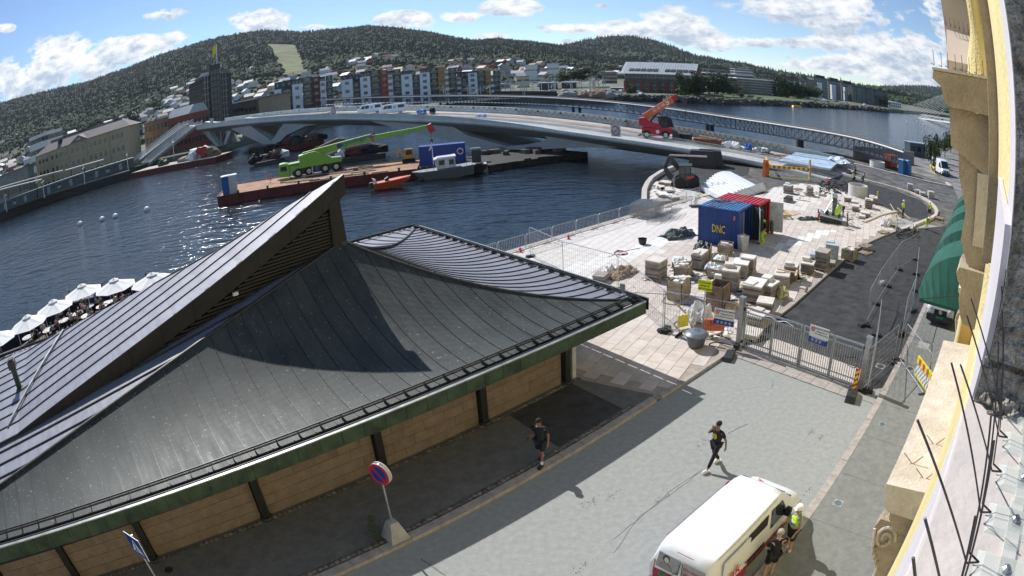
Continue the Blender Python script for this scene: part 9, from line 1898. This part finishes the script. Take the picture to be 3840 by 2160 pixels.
for p,lb in(((-40,640),'first open white parasol, cut by the left edge of the photo'),((1690,92),'last white parasol, half hidden by the sail roof')):c=G(*R4f(*p),TF+3.3);parasol((c.x,c.y,TF),lb)
sit=dict(pel=(0,0,.52),waist=(0,0,.66),chest=(.03,0,.90),neck=(.04,0,1.08),jaw=(.07,0,1.15),head=(.07,0,1.24),crown=(.06,0,1.32),sl=(.02,.19,1.0),sr=(.02,-.19,1.0),el=(.10,.25,.76),er=(.10,-.25,.76),wl=(.33,.15,.78),wr=(.33,-.15,.78),hl=(.4,.12,.8),hr=(.4,-.12,.8),hpl=(.02,.1,.5),hpr=(.02,-.1,.5),kl=(.42,.12,.5),kr=(.42,-.12,.5),al=(.42,.12,.1),ar=(.42,-.12,.1),tl=(.55,.12,.05),tr=(.55,-.12,.05))
tops=[(M['white'],'white'),(mat('top_blue',(.18,.36,.55),.8),'light blue'),(blackc,'black'),(mat('top_beige',(.5,.42,.32),.8),'beige'),(mat('top_pink',(.5,.25,.25),.8),'pink')]
guests=[]
for k,(m_,nm)in enumerate(tops):guests.append((human('terrace guest in a %s top sitting at a round table'%nm,(0,0,0),0,sit,skin,m_,navy,M['black'],(hairbr,hairb,hairg)[k%3],fingers=False,sub=1,group='guests on the river terrace'),nm))
gk=[kidtree(g[0])for g in guests];used=set()
tables=[(530,560),(740,440),(850,440),(900,408),(1080,390),(650,500),(400,640),(230,700),(1180,370),(720,520)]
tm=mat('table_top',(.70,.68,.62),.4,var=.04)
for k,tpx in enumerate(tables):
 c=G(*R4f(*tpx),TF+.75);t=thing('terrace_table','round white table on the river terrace, %s'%('below the letters EN','with standing guests round it','left of the wooden pole','crowded with dishes','below the letters UT','in the middle of the guests','at the left end with few guests','beside the second parasol pole','rightmost, by the sail roof','nearest the roof gutter')[k],'table',(c.x,c.y,TF),group='round terrace tables')
 obj('table_top',MB().lathe((0,0,.72),[(.55,0),(.55,.04)],18),tm,t);obj('table_leg',MB().tube((0,0,0),(0,0,.72),.05,8),M['black'],t);
 for q in range(5):obj('dish',MB().lathe((.3*math.cos(q*1.3),.3*math.sin(q*1.3),.76),[(.08,0),(.10,.03)],8),M['white'],t)
 ng=(3,3,2,2,3,3,2,1,2,3)[k]
 for q in range(ng):
  a=2*math.pi*(q+.3*k)/ng+.4;gi=(k+q*2)%5;pos=(c.x+.85*math.cos(a),c.y+.85*math.sin(a),TF)
  if gi not in used:g=guests[gi][0];used.add(gi);g.location=pos;g.rotation_euler=(0,0,a+math.pi)
  else:dup(guests[gi][0],gk[gi],pos,a+math.pi)
  ch=thing('terrace_chair','dark chair on the %s side of the round table %s'%(('river','left','roof','right')[int(((a%6.283)/6.283)*4)],('below the letters EN','of the standing guests','left of the wooden pole','crowded with dishes','below the letters UT','in the middle of the guests','at the left end','beside the second parasol pole','by the sail roof','nearest the roof gutter')[k]),'chair',pos,a+math.pi,'dark chairs on the terrace');obj('seat',MB().box((0,0,.43),(.44,.44,.04)),M['black'],ch);obj('backrest',MB().box((-.21,0,.68),(.04,.42,.4)),M['black'],ch)
  for sx in(-.19,.19):
   for sy in(-.19,.19):obj('leg',MB().beam((sx,sy,0),(sx,sy,.42),.03,.03),M['black'],ch)
for k,(x,y)in enumerate(((680,400),(745,385),(620,440),(1255,310),(560,520),(1140,350))):
 c=G(*R4f(x,y+55),TF);human('standing terrace guest in %s shirt, %s'%(('white','pale','white','patterned','black','grey')[k],('behind the crowded table','right of the white-shirted guest','at the left of the group','by the sail roof edge','near the screen letters','beside the rightmost table')[k]),(c.x,c.y,TF),random.uniform(0,6),None,skin,(M['white'],greyc,M['white'],tops[3][0],blackc,greyc)[k],navy,M['black'],hairbr,fingers=False,sub=1,group='standing guests on the terrace')
for k,(x,y,h)in enumerate(((80,640,2.6),(110,665,2.2),(858,243,3.4))):c=G(*R4f(x,y+70),TF);h=TZ(c,*R4f(x,y))-TF;solo('terrace_post',MB().beam((0,0,0),(0,0,h),.14,.14),M['black'],'dark mooring post of the terrace, %s'%('left of two','right of two','between the white parasols')[k],'post',c)
# small plants
pl=MB();rp=np.random.RandomState(4);base=pb+Vector((-.35,-.05,0))-UD*.25
for k in range(420):
 h=rp.rand()**.8*.95;q=base+Vector((rp.normal()*.13*(1-h*.5),rp.normal()*.13*(1-h*.5),h));a=rp.normal(size=3);a/=np.linalg.norm(a);b=np.cross(a,rp.normal(size=3));b/=np.linalg.norm(b);s=.028
 pl.add([tuple(np.array(q)-a*s),tuple(np.array(q)+b*s*.5),tuple(np.array(q)+a*s),tuple(np.array(q)-b*s*.5)],[(0,1,2,3)])
wd=thing('weed','tall green weed growing beside the concrete sign foot','weed',base);wpart('foliage',pl,mat('weed_green',(.045,.07,.02),.9,var=.3,scale=8),wd,kind='stuff')
st_=MB();
for k in range(9):st_.tube(base+Vector((rp.normal()*.06,rp.normal()*.06,0)),base+Vector((rp.normal()*.14,rp.normal()*.14,rp.uniform(.5,.95))),.005,4)
wpart('stem',st_,mat('stem_green',(.08,.10,.03),.9),wd)
